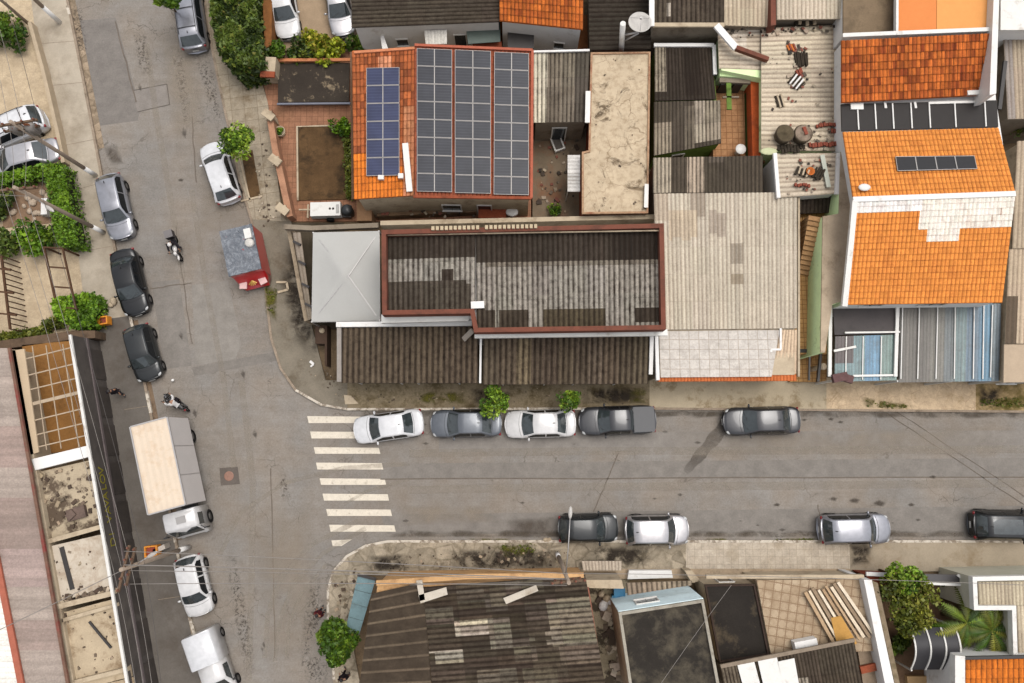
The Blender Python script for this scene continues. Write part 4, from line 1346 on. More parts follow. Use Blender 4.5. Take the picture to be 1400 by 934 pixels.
# fence of the yard left of the tent
mb = MB(); fa = [(396, 312), (404, 350), (412, 395), (421, 440)]
for a, b in zip(fa, fa[1:]):
    p, s = P(*a, 1.5), P(*b, 1.5)
    d = (s - p).normalized(); nn = Vector((-d.y, d.x, 0)) * 0.12
    mb.prism([p - nn, s - nn, s + nn, p + nn], 0.14, 1.9)
w = mb.build('fence_wall', plain('pale_fence', C(168, 150, 126), 0.9, 0.2, 2, dirt=C(120, 100, 80))); tag(w, 'low slanting boundary wall between the corner pavement and the tent', 'wall')
sheet_mb = MB()
sheet(sheet_mb, quad_px([(400, 318), (411, 318), (427, 436), (421, 438)], [2.3, 2.5, 2.5, 2.3]), ribs='v', pitch=0.2, amp=0.02, col=C(150, 138, 122), j=0.2, nv=7)
w = sheet_mb.build('leaning_gate', corr_light); tag(w, 'row of leaning grey gate panels beside the tent', 'gate')
for (x, y) in ((402, 330), (409, 357), (414, 388), (418, 415)):
    mb = MB(); mb.bar(P(x - 1, y, 2.5), P(x + 9, y + 5, 2.6), 0.14, 0.12); mb.build('bracket', dark_p, w)
beam(None, 'yard_wall', [(390, 311, 2.4), (428, 313, 2.4), (518, 309, 2.4)], 0.3, 0.4, grey_p)
tag(bpy.data.objects['yard_wall'], 'grey wall top along the north side of the tent', 'wall')
mb = MB(); mb.prism(PW([(520, 302), (905, 293), (905, 299), (520, 308)], 3.0), 0.0, 3.0); w = mb.build('back_wall', cream_p); tag(w, 'long cream wall running behind the brown parapet', 'wall')
mb = MB(); mb.prism(PW([(431, 445), (447, 445), (447, 500), (444, 500), (444, 470), (431, 470)], 1.2), 0.14, 1.2); w = mb.build('meter_cupboard', plain('brown_box', C(84, 66, 54), 0.85, 0.2)); tag(w, 'brown cupboard beside the left garage and the tent corner', 'cupboard')
mb = MB(); c = P(440, 452, 1.3); mb.lathe(c, [(0.17, -0.1), (0.17, 0.02), (0.0, 0.05)], 14); mb.build('round_vent', cream_p, w)

# ---- solar house
so = [(483, 71), (570, 66), (728, 71), (726, 270), (566, 268), (486, 273)]
r = house('house', 'tiled house carrying the large solar arrays', 'house', so, 4.2, cream_p, south=[(0.3, 1.2, 1.1, 'window'), (0.6, 0.9, 2.1, 'door')])
sheet_part(r, 'roof', [(481, 70), (568, 65), (566, 268), (484, 273)], [4.4, 4.4, 4.2, 4.2], tile_old, ribs='v', pitch=0.24, amp=0.05, col=C(196, 110, 64), col2=C(140, 78, 50), j=0.18, shape='tile', rowlen=0.42, nu=16, lap=0.03, nv=20,
           over=[(0, 0.7, 0.25, 1, C(236, 132, 48)), (0, 0.8, 0.9, 1, C(234, 130, 50)), (0.82, 0.4, 1, 1, C(196, 130, 92)), (0.42, 0.06, 0.62, 0.14, C(222, 150, 112))])
sheet_part(r, 'roof', [(566.5, 63), (728, 70), (726, 270), (566.5, 268)], [4.5, 4.5, 4.3, 4.3], tile_old, ribs='v', pitch=0.24, amp=0.04, col=C(168, 92, 66), j=0.15, shape='tile', rowlen=0.5, nu=30)
beam(r, 'roof_edge', [(567, 62, 4.6), (728, 69, 4.6), (726.5, 271, 4.42)], 0.16, 0.16, plain('salmon_edge', C(186, 104, 80), 0.85, 0.16, 3))
beam(r, 'roof_edge', [(484, 72, 4.5), (567, 66, 4.5)], 0.16, 0.12, plain('terracotta_edge', C(216, 140, 100), 0.85, 0.16, 3))
beam(r, 'roof_edge', [(565, 269, 4.42), (727, 271, 4.42)], 0.16, 0.14, brick_p)
beam(r, 'white_flashing', [(554, 196, 4.5), (560, 262, 4.42)], 0.36, 0.08, white_m)
mb = MB(); mb.box(P(548, 241, 4.5), (0.3, 0.3, 0.2)); mb.box(P(521, 243, 4.5), (0.34, 0.26, 0.2)); mb.build('junction_box', white_m, r)
mb = MB(); c = P(700, 290, 1.4); mb.tube([(c.x, c.y, 0.1), c], 0.05, 8); mb.ball(c, (0.42, 0.3, 0.09)); w = mb.build('round_table', white_m); tag(w, 'small oval white table in the yard below the solar roof', 'table')
mb = MB(); mb.prism(PW([(488, 276), (508, 275), (508, 302), (488, 302)], 1.6), 0.1, 1.6); w = mb.build('yard_block', plain('tan_block', C(158, 122, 90), 0.9, 0.2, 2)); tag(w, 'tan block in the yard right of the black drum', 'block')
mb = MB(); mb.prism(PW([(515, 285), (650, 281), (650, 290), (515, 296)], 0.9), 0.1, 0.9); w = mb.build('yard_ledge', plain('brown_ledge', C(138, 112, 86), 0.9, 0.2, 1.2, dirt=C(90, 70, 54))); tag(w, 'long brown ledge in the yard below the solar roof', 'ledge')
mb = MB(); mb.prism(PW([(654, 280), (692, 280), (692, 298), (654, 298)], 1.4), 0.1, 1.4); w = mb.build('low_roof', brick_p); tag(w, 'low red-brown roof in the yard below the solar roof', 'roof')


def panel_material(key, c1, line):
    n = NT(key)
    uv = n.uv()
    b = n.n('ShaderNodeTexBrick'); b.offset = 0.0; b.squash = 1.0
    b.inputs['Scale'].default_value = 1.0; b.inputs['Brick Width'].default_value = 4.0; b.inputs['Row Height'].default_value = 1 / 6.0
    b.inputs['Mortar Size'].default_value = 0.012; b.inputs['Mortar Smooth'].default_value = 0.3
    b.inputs['Color1'].default_value = (*c1, 1); b.inputs['Color2'].default_value = (*mixc(c1, line, 0.12), 1); b.inputs['Mortar'].default_value = (*line, 1)
    n.l(uv, b.inputs['Vector'])
    f = n.ramp(n.noise(n.pos(), 0.7, 4), [(0.3, 0.8), (0.7, 1.25)])
    n.base(n.mix(1.0, b.outputs['Color'], f, 'MULTIPLY'))
    n.rough(0.35)
    n.b.inputs['Specular IOR Level'].default_value = 0.22
    return n.m


pv_dark = panel_material('solar_cell_dark', C(56, 57, 63), C(78, 78, 84))
pv_blue = panel_material('solar_cell_blue', C(50, 56, 86), C(72, 78, 108))


def solar_array(label, corners, zz, nx, ny, mat, gapx=0.03):
    q = quad_px(corners, zz)
    c = centre(q)
    root = thing('solar_array', label, 'solar array', (c.x, c.y, 0))

    def S(u, v):
        return q[0] * (1 - u) * (1 - v) + q[1] * u * (1 - v) + q[2] * u * v + q[3] * (1 - u) * v
    for j in range(ny):
        for i in range(nx):
            m = 0.012
            u0, u1 = (i + m) / nx, (i + 1 - m) / nx
            v0, v1 = (j + m * 1.6) / ny, (j + 1 - m * 1.6) / ny
            k = [S(u0, v0), S(u1, v0), S(u1, v1), S(u0, v1)]
            ux, vx = (k[1] - k[0]).normalized(), (k[3] - k[0]).normalized()
            nz = vx.cross(ux) if vx.cross(ux).z > 0 else ux.cross(vx)
            fr = MB()
            w = 0.026
            for a, b in zip(k, k[1:] + k[:1]):
                fr.bar(a, b, w, 0.045)
            f = fr.build('solar_panel', smooth('panel_frame', C(178, 172, 166), 0.5, 0.3), root)
            pn = MB()
            kk = [p + nz * 0.006 for p in k]
            b0 = pn.add(kk)
            up = (kk[1] - kk[0]).cross(kk[3] - kk[0]).z > 0
            ids, uvs = [b0, b0 + 1, b0 + 2, b0 + 3], [(0, 1), (1, 1), (1, 0), (0, 0)]
            if not up:
                ids, uvs = ids[::-1], uvs[::-1]
            pn.face(ids, None, None, 0, uvs)
            pn.build('cell_glass', mat, f)
    rl = MB()
    for v in (0.25, 0.75):
        for i in range(nx):
            rl.bar(S((i + 0.25) / nx, 0.01) - Vector((0, 0, .06)), S((i + 0.25) / nx, 0.99) - Vector((0, 0, .06)), 0.04)
        break
    rl.build('mounting_rail', alu, root)
    return root


solar_array('narrow blue solar array on the left tiled slope', [(501, 93), (546, 92), (546, 240), (501, 241)], [4.58, 4.58, 4.42, 4.42], 2, 6, pv_blue)
solar_array('left one of the three large dark solar arrays', [(570, 66), (618, 68), (618, 263), (570, 262)], [4.7, 4.7, 4.5, 4.5], 2, 8, pv_dark)
solar_array('middle one of the three large dark solar arrays', [(622, 68), (671, 70), (671, 265), (622, 264)], [4.7, 4.7, 4.5, 4.5], 2, 8, pv_dark)
solar_array('right one of the three large dark solar arrays', [(676, 71), (723, 73), (723, 267), (675, 266)], [4.7, 4.7, 4.5, 4.5], 2, 8, pv_dark)
solar_array('row of four small black collectors on the bright orange roof', [(1224, 214), (1332, 213), (1336, 231), (1227, 234)], [6.2, 6.2, 6.4, 6.4], 4, 1, smooth('collector', C(46, 45, 47), 0.5, 0, 0, 0.2))

# ---- annex right of the solar house, court, beige flat roof
r = house('annex', 'grey ribbed annex with cream strip right of the solar arrays', 'annex', [(730, 74), (806, 72), (803, 166), (730, 167)], 3.3, grey_p, south=[(0.5, 0.9, 2.0, 'door')])
sheet_part(r, 'roof', [(729, 72), (806, 70), (803, 167), (729, 168)], [3.6, 3.6, 3.35, 3.35], corr, ribs='v', pitch=0.27, amp=0.035, col=C(138, 126, 110), j=0.1, nv=8, nu=4,
           over=[(0, 0, 0.25, 1, C(226, 214, 192)), (0.74, 0, 1, 1, C(96, 88, 78)), (0.25, 0.5, 0.75, 1, C(126, 114, 100))])
beam(r, 'flashing', [(728, 71, 3.75), (806, 69, 3.75)], 0.12, 0.12, white_p)
w = MB(); c = P(761, 194, 0.3); Mz = Matrix.Rotation(R(20), 3, 'Z')
for dx, dy, sx, sy in ((0, 0.62, 0.72, 0.1), (0, -0.62, 0.72, 0.1), (0.31, 0, 0.1, 1.14), (-0.31, 0, 0.1, 1.14)):
    w.box(c + Mz @ Vector((dx, dy, 0)), (sx, sy, 0.3), R(20))
w.box(c + Vector((0, 0, -0.08)), (0.58, 1.2, 0.1), R(20), mi=1)
w = w.build('planter_box', [white_m, plain('grey_inside', C(120, 112, 104), 0.8, 0.2)]); tag(w, 'tilted rectangular white open tray in the stained court', 'tray')
c = P(785, 237, 2.5)
r = thing('door_awning', 'white ribbed awning over the stained court', 'awning', (c.x, c.y, 0))
sheet_part(r, 'sheet', [(776, 212), (793, 212), (793, 262), (776, 262)], [2.5, 2.8, 2.8, 2.5], corr_light, ribs='h', pitch=0.24, amp=0.025, col=C(238, 234, 228), j=0.03)
for y in (216, 258):
    p = P(777, y, 2.45); mb = MB(); mb.box((p.x, p.y, 1.25), (0.07, 0.07, 2.4)); mb.build('post', white_m, r)
bz = 3.5
r = house('house', 'house with bare beige concrete flat roof, right of the stained court', 'house', [(808, 72), (889, 71), (886, 291), (796, 292), (796, 208), (805, 206)], bz, brick_p, south=[(0.5, 1.0, 0.9, 'window')])


def concrete_roof_material():
    n = NT('cracked_roof')
    p = n.pos()
    f = n.ramp(n.noise(p, 0.9, 7, 0.7), [(0.25, 0.84), (0.75, 1.12)])
    col = n.mix(1.0, C(218, 197, 166), f, 'MULTIPLY')
    off = n.n('ShaderNodeVectorMath', operation='MULTIPLY_ADD')
    dn = n.n('ShaderNodeTexNoise'); dn.inputs['Scale'].default_value = 1.4; dn.inputs['Detail'].default_value = 6
    n.l(p, dn.inputs['Vector']); n.l(dn.outputs['Color'], off.inputs[0]); off.inputs[1].default_value = (0.9, 0.9, 0); n.l(p, off.inputs[2])
    vo = n.n('ShaderNodeTexVoronoi', feature='DISTANCE_TO_EDGE'); vo.inputs['Scale'].default_value = 0.55
    n.l(off.outputs[0], vo.inputs['Vector'])
    cr = n.math('MULTIPLY', n.ramp(vo.outputs['Distance'], [(0.004, 0.6), (0.018, 0.0)]), n.ramp(n.noise(p, 0.6, 3), [(0.42, 0), (0.6, 1)]))
    col = n.mix(cr, col, C(118, 94, 68))
    m = n.ramp(n.noise(p, 0.8, 9, 0.78, 0.7), [(0.54, 0.0), (0.64, 0.9)])
    col = n.mix(m, col, C(84, 68, 52))
    m2 = n.ramp(n.noise(p, 2.6, 7, 0.75), [(0.46, 0.0), (0.7, 0.7)])
    col = n.mix(m2, col, C(158, 134, 104))
    n.base(col); n.rough(0.92); n.bump(n.noise(p, 20, 4), 0.2, 0.02)
    return n.m


crackroof = concrete_roof_material()
MATS['crackroof'] = crackroof
flat(r, 'roof', [(808, 72), (889, 71), (886, 291), (796, 292), (796, 208), (805, 206)], bz + 0.02, crackroof, 0.14)
cap(r, 'coping', [(808, 72), (889, 71), (886, 291), (796, 292), (796, 208), (805, 206)], bz + 0.03, 0.12, 0.08, plain('brick_coping', C(186, 150, 118), 0.9, 0.25, 3.0, dirt=C(150, 88, 66)), grow=0.02)
beam(r, 'white_flashing', [(804, 125, 3.75), (803, 168, 3.75)], 0.3, 0.1, white_m)
beam(r, 'white_flashing', [(884, 252, 3.75), (883, 284, 3.75)], 0.24, 0.1, white_m)

# satellite dish
pb = P(851, 68, 3.0)
r = thing('satellite_dish', 'large pale satellite dish on a white post above the black ribbed roof', 'satellite dish', (pb.x, pb.y, 2.4))
mb = MB(); pt = Vector((pb.x - 0.35, pb.y + 0.25, 5.6)); mb.tube([(pb.x, pb.y, 2.4), pt], 0.17, 12); mb.build('mast', white_m, r)
dc = P(874, 34, 5.2)
mb = MB(); mb.tube([pb.lerp(pt, 0.55) , dc + Vector((0, -0.3, -0.3))], 0.06, 8); mb.tube([pb.lerp(pt, 0.3), dc + Vector((0.0, -0.35, -0.35))], 0.05, 8); mb.build('bracket', alu, r)
ax = Matrix.Rotation(R(-6), 3, 'X') @ Matrix.Identity(3)
mb = MB(); prof = [(0.0, 0.0), (0.18, 0.01), (0.36, 0.05), (0.54, 0.14), (0.70, 0.28), (0.71, 0.26), (0.55, 0.11), (0.36, 0.02), (0.18, -0.025), (0.0, -0.035)]
mb.lathe(dc, prof, 28, axis=ax); mb.build('reflector', plain('dish_grey', C(206, 200, 192), 0.55, 0.1, 2), r)
mb = MB()
f = dc + ax @ Vector((0, 0, 0.62))
for a in (0.5, 2.6, 4.7):
    mb.tube([dc + ax @ Vector((0.68 * math.cos(a), 0.68 * math.sin(a), 0.2)), f], 0.015, 5)
mb.tube([f - ax @ Vector((0, 0, 0.08)), f + ax @ Vector((0, 0, 0.06))], 0.06, 8)
mb.build('feed_horn', alu, r)

# ---- garden left of the solar house
r = house('garden_platform', 'low flat black slab with pale blotches at the top of the red garden', 'slab', [(380, 87), (479, 86), (478, 140), (379, 141)], 0.75, pink_p)
flat(r, 'roof', [(380, 87), (478, 86), (477, 139), (380, 140)], 0.75, plain('black_slab', C(66, 58, 50), 0.85, 0.25, 0.8, dirt=C(158, 140, 114), dscale=1.1, damt=(0.56, 0.64)), 0.12)
beam(r, 'brick_edge', [(350, 83, 0.95), (480, 82, 0.95)], 0.2, 0.16, plain('brick_edging', C(206, 134, 92), 0.85, 0.18, 3))
beam(r, 'metal_edge', [(379, 142.5, 0.78), (479, 141.5, 0.78)], 0.12, 0.12, plain('bluegrey_edge', C(116, 118, 130), 0.6, 0.15))
beam(r, 'brick_edge', [(480.5, 72, 2.0), (482.5, 273, 2.0)], 0.14, 0.2, plain('dull_edge', C(120, 92, 72), 0.9, 0.2, 3))
mb = MB(); mb.box(P(366, 96, 0.9), (1.5, 1.1, 1.5), -0.05); w = mb.build('gate_block', cream_p); tag(w, 'pale stone gate block beside the black stained roof', 'gate pillar')
mb = MB(); mb.box(P(366, 102, 1.75), (0.95, 0.4, 0.14), -0.05); w = mb.build('planter_slot', brick_p); tag(w, 'red brick slot on the pale gate block', 'planter')
mb = MB(); mb.prism(PW([(408, 174), (474, 172), (478, 272), (408, 274)], 0.2), 0.0, 0.2)
structure('garden_bed', mb, soil)
band('kerb', [(407, 274), (406, 173), (474, 171)], -0.06, 0.06, 0.1, 0.26, cream_p)
mb = MB(); gw = [(367, 150), (376, 205), (386, 250), (396, 296)]
for a, b in zip(gw, gw[1:]):
    p, s = P(*a, 1.1), P(*b, 1.1)
    d = (s - p).normalized(); nn = Vector((-d.y, d.x, 0)) * 0.2
    mb.prism([p - nn, s - nn, s + nn, p + nn], 0.1, 1.1)
w = mb.build('garden_wall', pink_p); tag(w, 'low pinkish brick wall between the pavement and the red garden', 'wall')
for (x, y), wh in zip(((367, 157), (376, 219), (386, 286)), ('upper', 'middle', 'lower')):
    mb = MB(); p = P(x, y, 1.4); mb.box((p.x, p.y, 0.7), (0.5, 0.5, 1.3), 0.3); mb.box((p.x, p.y, 1.4), (0.85, 0.5, 0.12), -0.65)
    w = mb.build('gate_pillar', cream_p); tag(w, wh + ' one of three cream pillars on the pinkish garden wall', 'pillar', 'pillars of the pinkish garden wall')
# pavement planter strip
mb = MB(); mb.prism(PW([(330, 212), (345, 205), (356, 268), (342, 273)], 0.17), 0.0, 0.17); structure('planting_strip', mb, soil)
band('kerb', [(329, 275), (358, 268)], -0.06, 0.06, 0.1, 0.2, cream_p)
band('kerb', [(326, 212), (342, 275)], -0.05, 0.05, 0.1, 0.2, cream_p)
mb = MB()
for a, b in (((378, 386), (392, 386)), ((392, 386), (394, 396)), ((394, 396), (380, 400))):
    mb.bar(P(*a, 0.2), P(*b, 0.2), 0.14, 0.12)
w = mb.build('tree_pit_edge', cream_p); tag(w, 'small three sided stone rim in the corner pavement', 'stone rim')

# brown strip wall between hedge and car yard
mb = MB(); mb.prism(PW([(356, -60), (373, -60), (371, 62), (362, 66)], 1.5), 0.0, 1.5); w = mb.build('yard_wall', plain('rust_wall', C(140, 92, 52), 0.9, 0.25, 2, dirt=C(96, 66, 40))); tag(w, 'rust brown wall between the tall hedge and the parked cars', 'wall')

# ---- south side: big patchwork roof
fz = 4.5
so = [(516, 800), (800, 794), (828, 960), (489, 960)]
r = house('house', 'corner house with large dark patchwork ribbed roof and ochre front', 'house', so, fz, ochre_p, ins=0.0)
sheet_part(r, 'roof', [(508, 812), (578, 796), (592, 960), (488, 962)], [4.6, 4.75, 4.75, 4.6], sheet_material('ridged_dark', dirt=C(62, 52, 42), valley=1.6, mould=0.35, gain=0.95), ribs='h', pitch=0.68, amp=0.08, col=C(124, 108, 90), j=0.1, spp=18, shape='ridge')
wh = C(222, 206, 182)
sheet_part(r, 'roof', [(578.5, 803), (800, 786), (829, 945), (593, 962)], [4.78, 4.6, 4.6, 4.78], corr_dark, ribs='h', pitch=0.29, amp=0.05, col=C(92, 80, 66), j=0.34, nu=14, nv=30, spp=7, rowlen=1.4,
           over=[(0.0, 0.18, 0.18, 0.33, C(128, 116, 100)), (0.18, 0.31, 0.36, 0.45, wh), (0.36, 0.31, 0.50, 0.58, C(152, 140, 122)), (0.02, 0.56, 0.2, 0.67, wh), (0.36, 0.1, 0.5, 0.25, C(122, 110, 96)),
                 (0.72, 0.18, 1.0, 0.60, C(158, 144, 124)), (0.76, 0.60, 1, 0.75, C(124, 110, 94)), (0.26, 0.75, 0.5, 1, C(124, 112, 98)), (0.6, 0.2, 0.72, 0.45, C(104, 92, 78)), (0.2, 0.05, 0.36, 0.16, C(112, 100, 86)), (0.5, 0.5, 0.62, 0.7, C(126, 114, 98)), (0.0, 0.72, 0.2, 0.9, C(110, 98, 84)), (0.54, 0.76, 0.74, 0.95, C(118, 106, 90)), (0.5, 0.0, 0.72, 0.12, C(116, 104, 90))])
beam(r, 'front_coping', [(515, 797, 4.6), (640, 788, 4.7), (798, 786, 4.7)], 0.28, 0.2, ochre_p)
mb = MB(); aw = quad_px([(489, 788), (514, 794), (491, 868), (472, 862)], [2.3, 2.6, 2.6, 2.3])
r2 = r
a4 = [P(489, 788, 2.5), P(513, 794, 2.7), P(491, 868, 2.7), P(472, 862, 2.5)]
for k in range(4):
    t0, t1 = k / 4, (k + 1) / 4 - 0.008
    pq = [a4[0].lerp(a4[3], t0), a4[1].lerp(a4[2], t0), a4[1].lerp(a4[2], t1) + Vector((0, 0, .03)), a4[0].lerp(a4[3], t1) + Vector((0, 0, .03))]
    i = mb.add([p - Vector((0, 0, .05)) for p in pq] + pq)
    for qf in ((3, 2, 1, 0), (4, 5, 6, 7), (0, 1, 5, 4), (1, 2, 6, 5), (2, 3, 7, 6), (3, 0, 4, 7)):
        mb.face([i + z for z in qf])
mb.build('side_awning', teal_p, r)
beam(r, 'awning_edge', [(489, 786, 2.55), (514, 792, 2.75)], 0.16, 0.1, dark_p)
for lab, pxs in (('white plastic sheet lying across the middle of the dark patchwork roof', [(572, 814), (610, 803), (612, 813), (575, 825)]), ('long white scrap near the right front of the dark patchwork roof', [(688, 818), (733, 800), (736, 808), (692, 826)]), ('narrow white scrap at the front edge of the dark patchwork roof', [(569, 794), (577, 793), (581, 820), (574, 822)])):
    mb = MB(); mb.prism(PW(pxs, 4.95), 4.88, 4.95, bottom=True); tag(mb.build('plastic_sheet', plain('dusty_white', C(218, 206, 188), 0.85, 0.1, 2, dirt=C(176, 160, 138))), lab, 'plastic sheet')

# ---- rubble yard and pale blue house
mb = MB(); mb.prism(PW([(801, 803), (805, 803), (830, 960), (825, 960)], 2.8), 0.0, 2.8); w = mb.build('party_wall', plain('pink_wall', C(168, 112, 94), 0.9, 0.2, 2, dirt=C(120, 84, 70))); tag(w, 'thin pinkish wall beside the rubble yard', 'wall')
mb = MB(); mb.prism(PW([(801, 793), (850, 793), (853, 805), (803, 804)], 2.7), 0.0, 2.7); w = mb.build('front_wall', cream_p); tag(w, 'cream front wall of the rubble yard', 'wall')
blue = smooth('blue_plastic', C(28, 132, 178), 0.4)
for (x, y, z, s, lab) in ((847, 811, 0.9, (0.62, 0.5, 0.8), 'smaller blue plastic tub against the cream front wall'), (845, 824, 0.8, (0.65, 0.8, 0.75), 'larger bright blue plastic tub in the rubble yard')):
    p = P(x, y, z); t = thing('plastic_tub', lab, 'tub', (p.x, p.y, 0.1))
    mb = MB(); mb.box((p.x, p.y, 0.1 + s[2] / 2), s); mb.build('body', blue, t)
    mb = MB(); mb.ring([(p.x - s[0] / 2, p.y - s[1] / 2, 0), (p.x + s[0] / 2, p.y - s[1] / 2, 0), (p.x + s[0] / 2, p.y + s[1] / 2, 0), (p.x - s[0] / 2, p.y + s[1] / 2, 0)], 0.05, 0.1 + s[2], 0.16 + s[2], grow=0.03); mb.build('rim', blue, t)
for k, (x, y, s) in enumerate(((830, 818, 0.5), (825, 828, 0.6), (834, 832, 0.45), (836, 822, 0.55), (822, 812, 0.4))):
    mb = MB(); mb.ball(P(x, y, 0.35), (s * 0.6, s * 0.5, 0.3), k, 8, 5); tag(mb.build('rubbish_bag', white_p if k % 2 else cream_p), 'pale rubbish bag in the rubble yard beside the blue tubs', 'bag', 'rubbish bags in the rubble yard')
hp = [(846, 838), (962, 820), (988, 960), (864, 960)]
r = house('house', 'house with pale blue front wall and mottled black flat roof', 'house', hp, 4.3, cream_p, ins=0.0)
q_ = PW(hp, 4.3); a_, b_ = Vector((q_[0].x, q_[0].y, 0)), Vector((q_[1].x, q_[1].y, 0)); n_ = Vector((-(b_ - a_).y, (b_ - a_).x, 0)).normalized() * 0.08
mb = MB(); mb.prism([a_ + n_ * 0.05, b_ + n_ * 0.05, b_ + n_, a_ + n_], 0.14, 4.24); mb.build('front_facade', plain('pale_blue_render', (0.62, 0.74, 0.76), 0.85, 0.08, 1.5, dirt=(0.46, 0.55, 0.56), damt=(0.55, 0.7)), r)
opening(r, b_ + n_ * 1.05, a_ + n_ * 1.05, 0.62, 2.6, 1.3, 0.9, 'window', glass_d, white_m)
flat(r, 'roof', hp, 4.3, concd, 0.1, ins=0.02)
cap(r, 'coping', hp, 4.3, 0.16, 0.14, plain('pale_coping', C(176, 168, 152), 0.85, 0.15, 2, dirt=C(120, 108, 94)), grow=0.01)
sheet_part(r, 'porch_roof', [(856, 797), (946, 794), (946, 800), (858, 814)], [2.7, 2.7, 2.75, 2.75], corr, ribs='v', pitch=0.3, amp=0.03, col=C(170, 150, 130), j=0.2)
hp = [(964, 800), (1032, 799), (1052, 896), (984, 906)]
r = house('annex', 'black slab roof with pale puddle mark between blue house and tiled terrace', 'annex', hp, 2.8, cream_p, ins=0.0, north=[(0.5, 0.9, 2.0, 'door')])
flat(r, 'roof', hp, 2.82, plain('black_wet_slab', C(50, 45, 40), 0.85, 0.28, 0.6, dirt=C(122, 106, 82), dscale=0.42, damt=(0.54, 0.76)), 0.1, ins=0.02)
cap(r, 'coping', hp, 2.82, 0.1, 0.12, plain('dark_coping', C(70, 56, 48), 0.85, 0.2, 2), grow=0.01)
for qx in ([(795, 767), (850, 767), (850, 780), (797, 780)],):
    mb = MB(); sheet(mb, quad_px(qx, 0.9), ribs='v', pitch=0.2, amp=0.02, col=C(186, 172, 154), j=0.08); w = mb.build('bin_cover', corr_light); tag(w, 'pale ribbed sheet lying over the pavement edge behind the dark hatchback', 'metal sheet')
    mb = MB(); mb.prism(PW([(797, 769), (848, 769), (848, 779), (798, 779)], 0.8), 0.14, 0.84); mb.build('bin_base', grey_p, w)
mb = MB(); mb.prism(PW([(860, 780), (918, 780), (920, 790), (858, 792)], 0.6), 0.2, 0.6); w = mb.build('step_block', white_p); tag(w, 'low pale step in front of the pale blue house', 'step')
mb = MB(); mb.prism(PW([(936, 780), (946, 780), (958, 795), (946, 797)], 1.2), 0.2, 1.2); w = mb.build('step_block', cream_p); tag(w, 'cream corner block beside the pale blue house', 'block')

# ---- tiled terrace with planks


def pattern_tile():
    n = NT('pattern_tile')
    p = n.mapping(n.pos(), (1, 1, 1), (0, 0, R(10)))
    b = n.n('ShaderNodeTexBrick'); b.offset = 0.0; b.squash = 1.0
    b.inputs['Scale'].default_value = 1.0; b.inputs['Brick Width'].default_value = 0.5; b.inputs['Row Height'].default_value = 0.5
    b.inputs['Mortar Size'].default_value = 0.035
    b.inputs['Color1'].default_value = (*C(204, 182, 152), 1); b.inputs['Color2'].default_value = (*C(186, 162, 132), 1); b.inputs['Mortar'].default_value = (*C(156, 130, 104), 1)
    n.l(p, b.inputs['Vector'])
    vo = n.n('ShaderNodeTexVoronoi'); vo.inputs['Scale'].default_value = 1 / 0.5; vo.inputs['Randomness'].default_value = 0.0
    n.l(n.mapping(p, (1, 1, 0)), vo.inputs['Vector'])
    ring = n.ramp(vo.outputs['Distance'], [(0.08, 0.8), (0.13, 0.0), (0.22, 0.0), (0.27, 0.65), (0.33, 0.0)])
    col = n.mix(ring, b.outputs['Color'], C(150, 122, 96))
    col = n.mix(n.ramp(n.noise(n.pos(), 0.7, 7, 0.7), [(0.45, 0.0), (0.65, 0.6)]), col, C(150, 124, 96))
    n.base(col); n.rough(0.8)
    return n.m


tz = 2.9
tp = [(1034, 793), (1182, 791), (1208, 890), (1054, 897)]
r = house('terrace', 'rooftop terrace of patterned beige tiles with a pile of planks', 'terrace', tp, tz, cream_p, ins=0.0)
flat(r, 'tile_floor', tp, tz + 0.02, pattern_tile(), 0.1, ins=0.02)
beam(r, 'coping', [(965, 788, 2.6), (1180, 788, 3.0)], 0.22, 0.3, cream_p)
cols = [C(196, 164, 126), C(236, 216, 186), C(156, 132, 104), C(240, 222, 194), C(180, 148, 112)]
pa, pb_, pc_, pd_ = P(1100, 808, tz + 0.3), P(1146, 797, tz + 0.3), P(1196, 870, tz + 0.3), P(1146, 890, tz + 0.3)
for k in range(9):
    t = k / 8
    a, b = pa.lerp(pb_, t), pd_.lerp(pc_, t)
    a = a + (b - a) * random.uniform(-0.02, 0.04); b = b + (a - b) * random.uniform(-0.02, 0.06)
    mb = MB(); mb.bar(a, b, random.uniform(0.13, 0.19), 0.1, cols[k % 5])
    tag(mb.build('plank', attr_material('plank_wood', 0.8, 0.25)), 'sun bleached timber plank in the pile on the tiled terrace', 'plank', 'planks piled on the tiled terrace')
for k in range(3):
    a, b = pa.lerp(pd_, 0.2 + 0.3 * k), pb_.lerp(pc_, 0.2 + 0.3 * k)
    mb = MB(); mb.bar(a - Vector((0, 0, .14)), b - Vector((0, 0, .14)), 0.12, 0.14, cols[2]); tag(mb.build('bearer', MATS['plank_wood']), 'cross timber under the plank pile on the tiled terrace', 'timber', 'cross timbers under the planks')
mb = MB(); q = quad_px([(1136, 845), (1150, 842), (1172, 880), (1146, 888)], tz + 0.38); mb.prism(q, tz + 0.355, tz + 0.38, bottom=True); tag(mb.build('yellow_board', plain('yellow_ply', C(206, 156, 84), 0.8, 0.15, 2)), 'yellow plywood board on the plank pile', 'board')
hp = [(986, 915), (1168, 878), (1182, 960), (996, 960)]
r = house('house', 'house with dark ribbed roof and white roof sheets below the tiled terrace', 'house', hp, 3.6, grey_p)
sheet_part(r, 'roof', [(985, 913), (1168, 877), (1183, 960), (996, 962)], [3.9, 3.9, 3.7, 3.7], corr_dark, ribs='v', pitch=0.2, amp=0.035, col=C(98, 86, 72), j=0.12, nv=12, over=[(0.52, 0.5, 0.62, 1, C(206, 192, 172)), (0, 0, 0.13, 1, C(140, 126, 108))])
